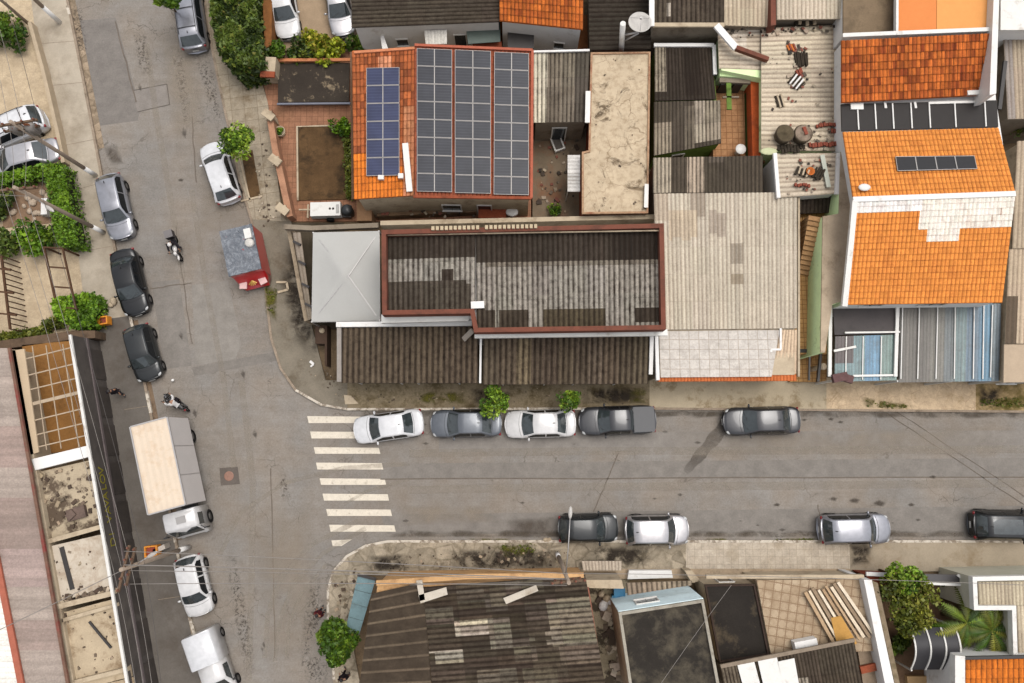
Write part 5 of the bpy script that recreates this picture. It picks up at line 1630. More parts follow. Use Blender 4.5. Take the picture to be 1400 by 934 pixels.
for qx in ([(1008, 909), (1031, 904), (1046, 960), (1022, 960)], [(1036, 903), (1062, 898), (1076, 960), (1049, 960)], [(1063, 905), (1086, 900), (1097, 960), (1077, 960)]):
    mb = MB(); mb.prism(PW(qx, 4.03), 3.98, 4.03, bottom=True); mb.build('patch_sheet', white_m, r)
beam(r, 'ridge_edge', [(985, 911, 3.98), (1168, 875, 3.98)], 0.2, 0.12, plain('dull_edge2', C(150, 134, 116), 0.9, 0.2, 2))
mb = MB(); mb.box(P(1100, 880, tz + 0.35), (1.3, 0.5, 0.55), 0.18); w = mb.build('water_box', white_p); tag(w, 'pale box on the terrace edge above the dark ribbed roof', 'box')
mb = MB(); mb.prism(PW([(1172, 885), (1208, 880), (1218, 960), (1184, 960)], 2.6), 0.0, 2.6); w = mb.build('side_building', plain('dusty_slab', C(158, 138, 116), 0.9, 0.2, 1.2, dirt=C(110, 92, 76))); tag(w, 'dusty slab roof between dark ribbed roof and white wall', 'building')
mb = MB(); mb.bar(P(1176, 916, 2.8), P(1212, 908, 2.8), 0.4, 0.2); w = mb.build('brick_ledge', brick_p); tag(w, 'short brick ledge on the dusty slab roof', 'ledge')

# ---- white wall and garden
mb = MB(); mb.prism(PW([(1181, 792), (1192, 793), (1228, 960), (1215, 960)], 3.6), 0.0, 3.6); w = mb.build('boundary_wall', white_p); tag(w, 'tall white boundary wall left of the leafy garden', 'wall')
mb = MB(); mb.prism(PW([(1192.5, 794), (1200, 797), (1236, 960), (1229, 960)], 3.3), 0.0, 3.3); w = mb.build('stone_coping', plain('mossy_cap', C(150, 132, 108), 0.9, 0.25, 2, dirt=C(100, 90, 60))); tag(w, 'mossy grey ledge along the tall white wall', 'ledge')
mb = MB(); mb.prism(PW([(1183, 786), (1260, 790), (1262, 799), (1198, 802)], 1.9), 0.1, 1.9); w = mb.build('front_wall', plain('dark_red', C(142, 70, 50), 0.85, 0.18, 2)); tag(w, 'dark red front wall of the leafy garden', 'wall')
beam(w, 'coping', [(1184, 784.5, 2.0), (1260, 788, 2.0)], 0.22, 0.12, white_p)
mb = MB(); mb.prism(PW([(1262, 785), (1312, 786), (1318, 796), (1264, 796)], 2.2), 2.05, 2.2, bottom=True); w = mb.build('gate_roof', smooth('black_gate', C(66, 62, 62), 0.5)); tag(w, 'small black roof over the garden gate', 'gate roof')
beam(w, 'white_edge', [(1262, 797.5, 2.25), (1326, 800, 2.25), (1309, 786, 2.25)], 0.14, 0.1, white_m)
for x in (1264, 1316):
    p = P(x, 793, 2.0); mb = MB(); mb.box((p.x, p.y, 1.05), (0.16, 0.16, 2.0)); mb.build('post', white_m, w)
# barrel awning
ac = P(1276, 888, 2.4)
r = thing('barrel_awning', 'curved black awning with white ribs in the leafy garden', 'awning', (ac.x, ac.y, 0))
q = quad_px([(1243, 858), (1304, 857), (1307, 917), (1247, 917)], 2.3)
rows = []
for j in range(13):
    v = j / 12
    row = []
    for i in range(2):
        u = i
        p = q[0] * (1 - u) * (1 - v) + q[1] * u * (1 - v) + q[2] * u * v + q[3] * (1 - u) * v
        row.append(p + Vector((0, 0, 0.75 * math.sin(math.pi * (0.12 + 0.88 * v) / 1.0) - 0.2)))
    rows.append(row)
mb = MB(); mb.grid(rows, flip=True); mb.build('canopy', smooth('black_poly', C(60, 58, 60), 0.55, 0, 0, 0.3), r)
for u in (0.0, 0.34, 0.68, 1.0):
    mb = MB()
    for a, b in zip(rows, rows[1:]):
        mb.bar(a[0].lerp(a[1], u) + Vector((0, 0, .03)), b[0].lerp(b[1], u) + Vector((0, 0, .03)), 0.09, 0.05)
    mb.build('rib', white_m, r)
for p in q:
    mb = MB()
    mb.box((p.x, p.y, 1.15), (0.09, 0.09, 2.2))
    mb.build('post', white_m, r)
mb = MB(); mb.prism(PW([(1240, 925), (1302, 925), (1302, 960), (1244, 960)], 0.4), 0.1, 0.4); structure('patio', mb, plain('patio_tan', C(196, 160, 114), 0.9, 0.14, 2))

hp = [(1330, 789), (1480, 786), (1480, 900), (1386, 900), (1384, 834), (1332, 834)]
r = house('house', 'pale ribbed roof framed by thick white parapets beside the palm', 'house', hp, 3.5, plain('greenish_cream', C(214, 208, 186), 0.9, 0.1, 1.2), ins=0.0)
sheet_part(r, 'roof', [(1337, 796), (1480, 793), (1480, 828), (1339, 828)], 3.55, corr_light, ribs='v', pitch=0.21, amp=0.03, col=C(196, 180, 156), j=0.1)
sheet_part(r, 'roof', [(1390, 828.5), (1480, 828.5), (1480, 896), (1393, 896)], 3.55, corr_light, ribs='v', pitch=0.21, amp=0.03, col=C(202, 186, 162), j=0.08)
cap(r, 'parapet', hp, 3.5, 0.24, 0.32, white_m, grow=0.01)
hp = [(1316, 900), (1480, 897), (1480, 980), (1316, 980)]
r = house('house', 'small orange tiled roof with white side wall, bottom right corner', 'house', hp, 4.0, white_p, ins=0.0)
sheet_part(r, 'roof', [(1319, 902), (1480, 899), (1480, 980), (1319, 980)], [4.05, 4.05, 4.6, 4.6], tile_old, ribs='v', pitch=0.3, amp=0.07, col=C(222, 122, 44), j=0.14, shape='tile', rowlen=0.5, nu=25, lap=0.04)
beam(r, 'side_parapet', [(1309, 895, 4.3), (1309, 980, 4.3)], 0.55, 0.5, white_m)
beam(r, 'roof_edge', [(1318, 899.5, 4.2), (1480, 896, 4.2)], 0.16, 0.16, dark_p)

# ---- left: pink warehouse and street-front building
pinkroof = sheet_material('fibre_roof', dirt=C(140, 126, 116), valley=0.25, mould=0.6, streak=0.16, mscale=0.5, gain=0.98)
hp = [(-90, 478), (13, 478), (100, 980), (-90, 980)]
r = house('warehouse', 'long warehouse with faded pink and grey roof at the left edge', 'warehouse', hp, 3.35, grey_p)
sheet_part(r, 'roof', [(-60, 476), (12, 476), (100, 980), (40, 980)], [3.8, 3.4, 3.4, 3.8], pinkroof, ribs='h', pitch=0.6, amp=0.015, col=C(186, 170, 158), j=0.03, nv=1, nu=14, over=[(0, 0.22, 1, 0.34, C(176, 154, 144)), (0, 0.42, 1, 0.56, C(168, 148, 138)), (0, 0.56, 1, 0.66, C(186, 164, 156)), (0, 0.75, 1, 0.83, C(172, 152, 142))])
sheet_part(r, 'white_roof', [(-110, 476), (-62, 476), (36, 980), (-90, 980)], [3.5, 3.86, 3.86, 3.5], corr_light, ribs='h', pitch=0.3, amp=0.02, col=C(246, 240, 230), j=0.03)
beam(r, 'ridge_cap', [(-61, 476, 3.9), (38, 980, 3.9)], 0.34, 0.14, plain('salmon_cap', C(186, 110, 88), 0.85, 0.16, 2))
beam(r, 'edge_cap', [(13, 476, 3.5), (101, 980, 3.5)], 0.16, 0.16, plain('brown_cap', C(128, 98, 82), 0.85, 0.25, 2, dirt=C(150, 60, 60)))

fa, fb = (98, 458), (184, 980)
mb = MB()


def edge(t, z, dx=0.0):
    p = P(fa[0] + (fb[0] - fa[0]) * t, fa[1] + (fb[1] - fa[1]) * t, 3.2)
    return Vector((p.x + dx, p.y, z))


c = edge(0.5, 0)
r = thing('shop_building', 'street-front building with open courts and black fascia with yellow letters', 'shop', (c.x - 2.5, c.y, 0))
# rear wall and cross walls
A = PW([(14, 478), (100, 462), (186, 980), (102, 980)], 3.1)
mb = MB(); mb.prism([A[0] + Vector((-.1, 0, 0)), A[0] + Vector((.3, 0, 0)), A[3] + Vector((.3, 0, 0)), A[3] + Vector((-.1, 0, 0))], 0, 3.1); mb.build('rear_wall', cream_p, r)
e0, e1 = edge(0, 0), edge(1, 0)
d = (e1 - e0).normalized(); nn = Vector((d.y, -d.x, 0))
if nn.x < 0: nn = -nn
mb = MB(); mb.prism([e0, e1, e1 - nn * 0.2, e0 - nn * 0.2], 0, 3.2); mb.build('street_wall', plain('black_fascia', C(96, 89, 84), 0.8, 0.22, 1.2, dirt=C(112, 104, 96)), r)
mb = MB(); mb.prism([e0 + nn * 0.03, e1 + nn * 0.03, e1 - nn * 0.13, e0 - nn * 0.13], 3.2, 3.34); mb.build('white_coping', white_m, r)
mb = MB(); mb.prism([e0 + nn * 0.07, e1 + nn * 0.07, e1 + nn * 0.004, e0 + nn * 0.004], 1.55, 1.75); mb.build('fascia_rail', plain('rail_grey', C(112, 100, 98), 0.7, 0.15), r)
# dark shutters under the fascia
for k in range(9):
    t0, t1 = 0.03 + k * 0.108, 0.03 + k * 0.108 + 0.085
    p, s = e0.lerp(e1, t0), e0.lerp(e1, t1)
    mb = MB(); mb.prism([p + nn * 0.05, s + nn * 0.05, s + nn * 0.004, p + nn * 0.004], 0.16, 1.5)
    mb.build('shutter', plain('black_shutter', C(72, 64, 58), 0.7, 0.4, 1.2, dirt=C(82, 72, 64)), r)
# yellow letters
txt = 'DI VAVALOV'
pos_t = [752, 741, None, 720, 708, 698, 688, 676, 664, 652]
ylw = plain('yellow_paint', C(150, 138, 50), 0.8, 0.2, 4)
up = Vector((0, 0, 1))
for ch, yy in zip(txt, pos_t):
    if yy is None:
        continue
    cu = bpy.data.curves.new('letter', 'FONT')
    cu.body = ch; cu.size = 0.78; cu.extrude = 0.01; cu.align_x = 'CENTER'; cu.align_y = 'CENTER'
    to = bpy.data.objects.new('letter', cu); COL.objects.link(to)
    t = (yy - fa[1]) / (fb[1] - fa[1])
    pp = e0.lerp(e1, t) + nn * 0.02 + Vector((0, 0, 2.45))
    xa = -d if (-d).y > 0 else d
    M3 = Matrix((xa, up, xa.cross(up))).transposed()
    me = bpy.data.meshes.new_from_object(to)
    bpy.data.objects.remove(to)
    me.transform(Matrix.Translation(pp - r.location) @ M3.to_4x4())
    me.materials.clear(); me.materials.append(ylw)
    lo = bpy.data.objects.new('sign_letter', me); COL.objects.link(lo); lo.parent = r
# courts and slabs
Z = 3.0
flat(r, 'beige_slab', [(11, 480), (33, 477), (53, 618), (42, 622)], 3.1, plain('awn_beige', C(214, 190, 158), 0.85, 0.06, 1.5), 0.1)
mb = MB(); mb.prism(PW([(30, 472), (108, 465), (135, 612), (50, 622)], 1.4), 0.1, 1.4); mb.build('timber_floor', plain('timber_floor', C(158, 112, 62), 0.85, 0.2, 1.2, dirt=C(96, 66, 40), dscale=0.6), r)
mb = MB()
for t in (0.12, 0.28, 0.42, 0.56, 0.72, 0.86, 0.98):
    mb.bar(P(33 + 20 * t, 474 + 140 * t, 3.0), P(97 + 22 * t, 466 + 140 * t - 8, 3.0), 0.07 if t != 0.56 else 0.2, 0.06)
for s in (0.15, 0.45, 0.82):
    mb.bar(P(35 + 62 * s, 474 - 4 * s, 3.04), P(54 + 66 * s, 616 - 6 * s, 3.04), 0.05, 0.05)
mb.build('wire_grid', plain('pale_bar', C(190, 168, 140), 0.7, 0.15), r)
flat(r, 'white_beam', [(43, 628), (121, 609), (124, 624), (48, 643)], 3.15, white_p, 0.3)
flat(r, 'slab_roof', [(50, 646), (129, 628), (143, 718), (64, 742)], 2.75, plain('ruined_slab', C(200, 182, 154), 0.92, 0.2, 1.0, dirt=C(84, 68, 56), dscale=0.5, damt=(0.47, 0.56)), 0.15)
mb = MB(); mb.box(P(105, 702, 2.9), (1.1, 0.7, 0.25), 0.3); mb.box(P(98, 704, 3.0), (0.5, 0.4, 0.3), 0.8); w = mb.build('slab_debris', plain('grey_debris', C(116, 98, 88), 0.9, 0.25)); tag(w, 'heap of grey debris on the first ruined slab', 'debris heap')
beam(r, 'cross_wall', [(64, 741, 3.0), (143, 719, 3.0)], 0.26, 0.3, cream_p)
flat(r, 'slab_roof', [(64, 748), (146, 729), (158, 800), (79, 823)], 2.9, plain('white_slab', C(218, 204, 184), 0.9, 0.1, 1.2, dirt=C(176, 154, 130), dscale=0.8), 0.15)
beam(r, 'slot', [(84, 748, 2.94), (99, 806, 2.94)], 0.26, 0.05, dark_p)
beam(r, 'cross_wall', [(80, 829, 3.05), (158, 810, 3.05)], 0.3, 0.3, cream_p)
flat(r, 'slab_roof', [(84, 838), (160, 818), (180, 925), (102, 945)], 2.85, plain('tan_slab', C(204, 184, 154), 0.92, 0.16, 1.0, dirt=C(150, 126, 98), dscale=0.8, damt=(0.52, 0.66)), 0.15)
beam(r, 'cross_wall', [(86, 848, 3.0), (162, 826, 3.0)], 0.2, 0.2, cream_p)
beam(r, 'loose_pipe', [(122, 850, 2.95), (152, 886, 2.95)], 0.12, 0.08, dark_p)
beam(r, 'cross_wall', [(104, 932, 3.0), (176, 914, 3.0)], 0.24, 0.3, cream_p)
flat(r, 'slab_roof', [(104, 945), (182, 926), (188, 980), (112, 990)], 2.85, MATS['tan_slab'], 0.15)
mb = MB(); mb.prism(PW([(44, 626), (56, 622), (66, 650), (52, 664)], 2.2), 0.1, 2.2); mb.build('tan_column', plain('tan_col', C(190, 140, 82), 0.9, 0.14), r)

# ================================================================== VEHICLES
tyre_m = plain('tyre', C(34, 32, 31), 0.9, 0.15, 8)
rim_m = smooth('rim', C(150, 148, 146), 0.35, 0.7)
black_trim = smooth('black_trim', C(38, 36, 36), 0.45)
car_glass = smooth('car_glass', (0.028, 0.034, 0.035), 0.03, 0.0, 0.0, 0.8, 0.3)
side_glass = smooth('side_glass', (0.008, 0.009, 0.010), 0.12, 0.0, 0.0, 0.25)
lamp_m = smooth('headlamp', C(190, 190, 188), 0.15)
tail_m = smooth('tail_lamp', C(140, 20, 26), 0.3, 0.0, 0.2)
plate_m = smooth('plate', C(214, 212, 206), 0.5)


def paint(key, c, metal=0.0, rough=0.32):
    return smooth('paint_' + key, c, rough, metal, 0.7, 0.5, 0.09)


KIND = {
    # length, width, roof height, belt, nose z, tail z, xa (windshield base), xb (roof front), xc (roof rear), xd (rear glass base) as share of length from the middle
    'hatch': dict(W=1.74, H=1.48, belt=0.92, hood=0.92, nose=0.74, tail=0.93, xa=0.24, xb=0.09, xc=-0.35, xd=-0.455),
    'sedan': dict(W=1.76, H=1.46, belt=0.92, hood=0.92, nose=0.72, tail=0.98, xa=0.235, xb=0.08, xc=-0.215, xd=-0.345),
    'suv': dict(W=1.84, H=1.66, belt=1.02, hood=1.02, nose=0.84, tail=1.05, xa=0.24, xb=0.11, xc=-0.385, xd=-0.465),
    'pickup': dict(W=1.82, H=1.58, belt=1.0, hood=1.0, nose=0.82, tail=1.04, xa=0.235, xb=0.095, xc=-0.135, xd=-0.19),
}


def car(kind, F, Rr, col, label, name='parked_car', cat='car', zref=0.6, rails=False, roofcol=None, trim=None, antenna=True, group='cars parked along the streets', bedcover=None, pano=False, rough=0.3, W=None, rearlamp=True):
    f, b = P(F[0], F[1], zref), P(Rr[0], Rr[1], zref)
    L = (f - b).length
    mid = (f + b) / 2
    ang = math.atan2(f.y - b.y, f.x - b.x)
    k = KIND[kind]
    W = W or k['W']
    pm_ = col
    root = thing(name, label, cat, (0, 0, 0), group)
    hw = W / 2

    def zt(x):
        t = x / L
        if t > k['xa']:
            s = (t - k['xa']) / (0.5 - k['xa'])
            return k['hood'] + (k['nose'] - k['hood']) * s ** 1.8
        if t < k['xd']:
            return k['tail'] - 0.03 * ((k['xd'] - t) / (0.5 + k['xd'] + 1e-3))
        return k['belt']

    def wid(x):
        t = abs(2 * x / L)
        return hw * (1 - 0.05 * max(0, t - 0.5) / 0.5 - 0.16 * max(0, (t - 0.8) / 0.2) ** 2.2)
    st = [-0.5, -0.485, -0.45, -0.4, -0.33, -0.25, -0.1, 0.05, 0.18, 0.25, 0.33, 0.4, 0.45, 0.485, 0.5]
    rows = []
    for s in st:
        x = s * L
        w, z = wid(x), zt(x)
        endk = 1.0 if abs(s) < 0.49 else 0.9
        prof = [(0, z + 0.035), (0.35, z + 0.03), (0.68, z + 0.012), (0.88, z - 0.02), (0.97, z - 0.09), (1.0, z - 0.24), (0.985, 0.48), (0.95, 0.26), (0.86, 0.2), (0, 0.19)]
        if abs(s) >= 0.49:
            zc = 0.5
            prof = [(a * 0.97, zc + (h - zc) * 0.84) for a, h in prof]
        row = []
        full = [(a, h) for a, h in prof] + [(-a, h) for a, h in prof[-2:0:-1]]
        for a, h in full:
            bow = (0.16 if s > 0 else 0.10) * L / 4.3 * (abs(a) ** 2.2) * max(0, (abs(s) - 0.33) / 0.17)
            row.append(Vector((x - math.copysign(bow, s), a * w, h)))
        rows.append(row)
    mb = MB()
    base = mb.grid(rows, close=True, flip=False)
    n = len(rows[0])
    mb.face([base[0] + i for i in range(n)], sm=False)
    mb.face([base[-1] + i for i in range(n - 1, -1, -1)], sm=False)
    body = mb.build('body', pm_, root)
    # ---- cabin
    xa, xb, xc, xd = (k[q] * L for q in ('xa', 'xb', 'xc', 'xd'))
    zb, zr = k['belt'] - 0.02, k['H']
    wb, wr = hw * 0.955, hw * {'hatch': 0.665, 'sedan': 0.69, 'suv': 0.68, 'pickup': 0.69}[kind]

    def station(x):
        """half width of the top strip, its height, and bow"""
        if x >= xb:
            s = (x - xb) / (xa - xb)
        elif x <= xc:
            s = (xc - x) / (xc - xd)
        else:
            s = 0.0
            m = (x - xc) / (xb - xc)
            return wr * (1 + 0.02 * math.sin(math.pi * m)), zr + 0.035 * math.sin(math.pi * m), 0
        return wr + (wb * 0.94 - wr) * s ** 0.9, zr + (zb + 0.03 - zr) * (s ** 1.12), s

    def top(x, t, off=0.0):
        w, z, s = station(x)
        crown = 0.05 * (1 - t * t)
        bow = (0.15 * (1 - t * t)) * (0.35 + 0.65 * s) if x > (xb + xc) / 2 else -(0.10 * (1 - t * t)) * (0.3 + 0.7 * s)
        sc = min(1.0, abs(x - (xb + xc) / 2) / ((xb - xc) / 2))
        return Vector((x + bow * sc, w * t, z + crown * (1 - 0.5 * s) + off))

    def side(x, v, sgn, off=0.0):
        """v=0 at the roof edge, 1 at the belt"""
        tp = top(x, sgn)
        bt = Vector((tp.x, sgn * wb, zb))
        p = tp.lerp(bt, v)
        bul = 0.03 * math.sin(math.pi * v)
        return p + Vector((0, sgn * (bul + off), off * 0.4))
    xs = [xa, xa * 0.66 + xb * 0.34, xa * 0.33 + xb * 0.67, xb, xb * 0.75 + xc * 0.25, (xb + xc) / 2, xb * 0.25 + xc * 0.75, xc, xc * 0.67 + xd * 0.33, xc * 0.33 + xd * 0.67, xd]
    ts = [-1, -0.93, -0.75, -0.4, 0, 0.4, 0.75, 0.93, 1]
    rows = []
    for x in xs:
        row = [side(x, v, -1) for v in (1.0, 0.6, 0.25)] + [top(x, t) for t in ts] + [side(x, v, 1) for v in (0.25, 0.6, 1.0)]
        rows.append(row)
    mb = MB(); mb.grid(rows)
    mb.build('roof', roofcol or pm_, root)
    # ---- glass
    def glass(name, fn, us, vs, flip):
        g_ = MB(); g_.grid([[fn(u, v) for u in us] for v in vs], flip=flip)
        return g_.build(name, car_glass, root)
    tt = [-0.9, -0.7, -0.4, 0, 0.4, 0.7, 0.9]
    glass('windshield', lambda t, x: top(x, t, 0.008), tt, [xa * 0.97 + xb * 0.03, xa * 0.7 + xb * 0.3, xa * 0.4 + xb * 0.6, xa * 0.1 + xb * 0.9], False)
    glass('rear_window', lambda t, x: top(x, t, 0.008), [t * 0.94 for t in tt], [xc * 0.9 + xd * 0.1, xc * 0.6 + xd * 0.4, xc * 0.3 + xd * 0.7, xc * 0.06 + xd * 0.94], False)
    bp = (xb + xc) / 2
    for sgn in (-1, 1):
        segs = [(xb + (xa - xb) * 0.62, bp + 0.04), (bp - 0.04, xc + (xd - xc) * (0.35 if kind != 'pickup' else 0.1))]
        for a, b2 in segs:
            xx = [a + (b2 - a) * i / 5 for i in range(6)]
            g_ = MB()
            g_.grid([[side(x, v, sgn, 0.008) for x in xx] for v in (0.16, 0.5, 0.86)], flip=sgn < 0)
            g_.build('side_window', side_glass, root)
        m = MB(); m.ball((xa - 0.28 * L / 4.2, sgn * (hw + 0.08), zb + 0.06), (0.07, 0.12, 0.08)); m.bar((xa - 0.28 * L / 4.2, sgn * (hw - 0.08), zb), (xa - 0.28 * L / 4.2, sgn * (hw + 0.06), zb + 0.04), 0.05)
        m.build('mirror', pm_, root)
        nz = zt(0.46 * L)
        m = MB(); m.ball((L * 0.435, sgn * hw * 0.74, nz - 0.06), (0.17, 0.13, 0.06), sgn * -0.5); m.build('headlight', lamp_m, root)
        m = MB(); m.ball((-L * 0.468, sgn * hw * 0.76, k['tail'] - 0.2), (0.09, 0.15, 0.11), sgn * 0.4); m.build('taillight', tail_m, root)
        for fx in (0.30, -0.30):
            w_ = MB(); axm = Matrix.Rotation(R(90), 3, 'X')
            w_.lathe((fx * L, sgn * (hw - 0.10), 0.31), [(0.19, -0.1), (0.29, -0.11), (0.315, -0.07), (0.315, 0.07), (0.29, 0.11), (0.19, 0.1)], 20, axis=axm)
            tyr = w_.build('wheel', tyre_m, root)
            w_ = MB()
            w_.lathe((fx * L, sgn * (hw - 0.10), 0.31), [(0.0, -0.075), (0.19, -0.095), (0.19, 0.095), (0.0, 0.075)], 16, axis=axm)
            w_.build('rim', rim_m, tyr)
            a_ = MB()
            a_.lathe((fx * L, sgn * (hw - 0.055), 0.33), [(0.33, -0.06), (0.37, -0.06), (0.37, 0.06), (0.33, 0.06)], 20, axis=axm)
            a_.build('wheel_arch', trim or black_trim, root)
    m = MB(); m.ball((L * 0.5 - 0.1, 0, 0.5), (0.10, hw * 0.62, 0.11)); m.build('grille', black_trim, root)
    m = MB(); m.box((L * 0.5 + 0.005, 0, 0.48), (0.02, 0.4, 0.13)); m.box((-L * 0.5 - 0.005, 0, 0.62), (0.02, 0.4, 0.13)); m.build('number_plate', plate_m, root)
    m = MB(); m.tube([top(xa - 0.02, -0.75, 0.02), top(xa * 0.7 + xb * 0.3, -0.1, 0.02)], 0.012, 5); m.tube([top(xa - 0.02, 0.1, 0.02), top(xa * 0.72 + xb * 0.28, 0.72, 0.02)], 0.012, 5); m.build('wiper', black_trim, root)
    if antenna:
        m = MB(); m.ball((xc + 0.15, 0.0, zr + 0.09), (0.10, 0.025, 0.05)); m.build('antenna', black_trim, root)
    if rails:
        for sgn in (-1, 1):
            m = MB(); m.tube([top(x, sgn * 0.93, 0.07 if i not in (0, 4) else 0.01) for i, x in enumerate([xb - 0.1, xb * 0.8 + xc * 0.2, (xb + xc) / 2, xb * 0.2 + xc * 0.8, xc + 0.1])], 0.022, 6); m.build('roof_rail', alu if rails == 1 else black_trim, root)
    if rails == 2:
        for x in (xb * 0.75 + xc * 0.25, xb * 0.2 + xc * 0.8):
            m = MB(); m.tube([top(x, -0.95, 0.08), top(x, 0.95, 0.08)], 0.025, 6); m.build('roof_bar', black_trim, root)
    if pano:
        m = MB(); m.grid([[top(x, t, 0.006) for t in (-0.7, -0.35, 0, 0.35, 0.7)] for x in (xb * 0.92 + xc * 0.08, xb * 0.6 + xc * 0.4, xb * 0.3 + xc * 0.7, xb * 0.12 + xc * 0.88)]); m.build('glass_roof', car_glass, root)
    if bedcover:
        m = MB(); x0, x1 = xd - 0.06, -L * 0.47
        m.box(((x0 + x1) / 2, 0, k['tail'] + 0.045), (x0 - x1, W * 0.86, 0.03)); m.build('bed_cover', bedcover, root)
        for i in range(1, 3):
            pass
    # panel seams: door, hood and boot shut lines
    m = MB()
    for sgn in (-1, 1):
        for x0 in (xa - 0.42 * L / 4.2, bp, xc + 0.05):
            m.tube([Vector((x0, sgn * wid(x0) * 1.004, 0.34)), Vector((x0, sgn * wid(x0) * 1.006, 0.6)), Vector((x0 - 0.03, sgn * wid(x0) * 0.985, zb - 0.08))], 0.009, 4, cap=False)
        m.tube([Vector((x_, sgn * wid(x_) * 1.004, 0.5)) for x_ in (xa - 0.3, 0, xc)], 0.014, 4, cap=False)
    for x0, ww in ((xa + 0.16, 0.86), (xd - 0.05, 0.8)):
        if kind in ('hatch', 'suv') and x0 < 0:
            continue
        pts = [Vector((x0 + 0.14 * (1 - t * t) * (1 if x0 > 0 else -0.6), t * hw * ww, zt(x0) + 0.03 - 0.02 * t * t)) for t in (-1, -0.5, 0, 0.5, 1)]
        m.tube(pts, 0.009, 4, cap=False)
    if m.f:
        m.build('shut_line', black_trim, root)
    root.location = (mid.x, mid.y, 0)
    root.rotation_euler = (0, 0, ang)
    return root


white_c, white_w = paint('white', C(230, 229, 229)), paint('warm_white', C(226, 223, 220))
silver = paint('silver', C(172, 172, 178), 0.6, 0.3)
lsilver = paint('pale_silver', C(214, 210, 210), 0.75, 0.32)
dgrey = paint('graphite', C(58, 57, 59), 0.25, 0.34)
mgrey = paint('blue_grey', C(112, 116, 122), 0.5, 0.34)
blackp = smooth('paint_black', C(20, 20, 21), 0.3, 0.0, 0.3, 0.4, 0.09)
charc = smooth('paint_charcoal', C(38, 40, 40), 0.32, 0.1, 0.35, 0.4, 0.09)

car('suv', (254, -24), (268, 70), silver, 'silver SUV with roof bars parked beside the tall hedge', rails=2)
car('hatch', (288, 197), (315, 277), white_c, 'white hatchback parked under the small bright green tree')
car('hatch', (169, 327), (149, 240), silver, 'silver hatchback nosing downhill, behind the black sedan')
car('sedan', (189, 431), (168, 343), blackp, 'black sedan parked behind the dark grey hatchback on the left street')
car('hatch', (207, 520), (187, 446), charc, 'dark grey hatchback parked beside the street bin and motorcyclist')
car('hatch', (276, 841), (257, 760), white_w, 'white hatchback parked just below the street light pole')
car('sedan', (484, 590), (579, 576), white_c, 'white sedan whose nose overlaps the zebra crossing')
car('sedan', (589, 580), (686, 578), mgrey, 'blue grey sedan under the sapling between two white sedans')
car('sedan', (690, 581), (787, 578), white_w, 'white sedan between the blue grey sedan and the grey pickup')
car('pickup', (791, 577), (896, 573), dgrey, 'dark grey pickup with covered bed parked at the end of the row', cat='pickup', bedcover=smooth('bed_cover', C(72, 72, 74), 0.5), name='pickup_truck')
car('sedan', (988, 577), (1092, 574), dgrey, 'dark grey sedan parked alone on the north kerb')
car('hatch', (845, 721), (763, 723), charc, 'dark grey hatchback on the south kerb behind the pale SUV')
car('suv', (941, 724), (854, 725), lsilver, 'pale silver SUV on the south kerb in front of the dark hatchback', trim=black_trim)
car('suv', (1215, 722), (1119, 724), silver, 'silver SUV with red tail lights beside the plain concrete pavement')
car('suv', (1424, 719), (1326, 717), blackp, 'black SUV with glass roof parked at the right edge', pano=True)
car('hatch', (396, 53), (381, -34), white_w, 'white hatchback in the gravel yard beside the rust brown wall', group='cars parked in the gravel yard')
car('hatch', (471, 50), (455, -40), lsilver, 'pale silver hatchback in the gravel yard beside the dark roofed house', group='cars parked in the gravel yard')
car('suv', (-30, 200), (62, 160), white_c, 'white SUV with roof bars in the left front yard', rails=2, group='cars parked in the left yard')
car('sedan', (-22, 232), (84, 204), lsilver, 'silver sedan parked beside the clipped hedge in the left yard', group='cars parked in the left yard')

# ---- box truck
tr_l = 'box truck with cream ribbed cargo roof parked on the left street'
f, b = P(228, 697, 3.7), P(203, 577, 3.7)
ang = math.atan2(f.y - b.y, f.x - b.x)
Lb = (f - b).length
wdt = (P(178, 583, 3.7) - P(229, 571, 3.7)).length
r = thing('box_truck', tr_l, 'truck', (0, 0, 0))
x0 = Lb / 2
mb = MB(); mb.box((0, 0, 2.25), (Lb, wdt, 2.84)); mb.build('cargo_box', plain('cargo_side', C(222, 214, 208), 0.7, 0.05, 0.8), r)
mb = MB()
sheet(mb, [Vector((-x0, wdt / 2, 3.68)), Vector((-x0, -wdt / 2, 3.68)), Vector((x0, -wdt / 2, 3.68)), Vector((x0, wdt / 2, 3.68))], ribs='v', pitch=0.35, amp=0.022, col=C(240, 216, 188), j=0.02, nu=9, nv=1)
mb.build('cargo_roof', plain('cargo_roof', C(238, 218, 194), 0.8, 0.05, 0.8, dirt=C(226, 198, 168), dscale=1.2), r)
mb = MB()
for sgn in (-1, 1):
    mb.bar((-x0, sgn * wdt / 2, 3.68), (x0, sgn * wdt / 2, 3.68), 0.08, 0.1)
for xx in (-x0, x0):
    mb.bar((xx, -wdt / 2 + .04, 3.68), (xx, wdt / 2 - .04, 3.68), 0.08, 0.1)
for sgn in (-1, 1):
    for xx in (-x0 / 3, x0 / 3):
        mb.box((xx, sgn * (wdt / 2 + 0.005), 2.25), (0.04, 0.012, 2.8))
mb.build('edge_rail', alu, r)
mb = MB(); mb.box((0.6, 0, 0.66), (Lb + 1.4, 0.9, 0.3)); mb.build('chassis', black_trim, r)
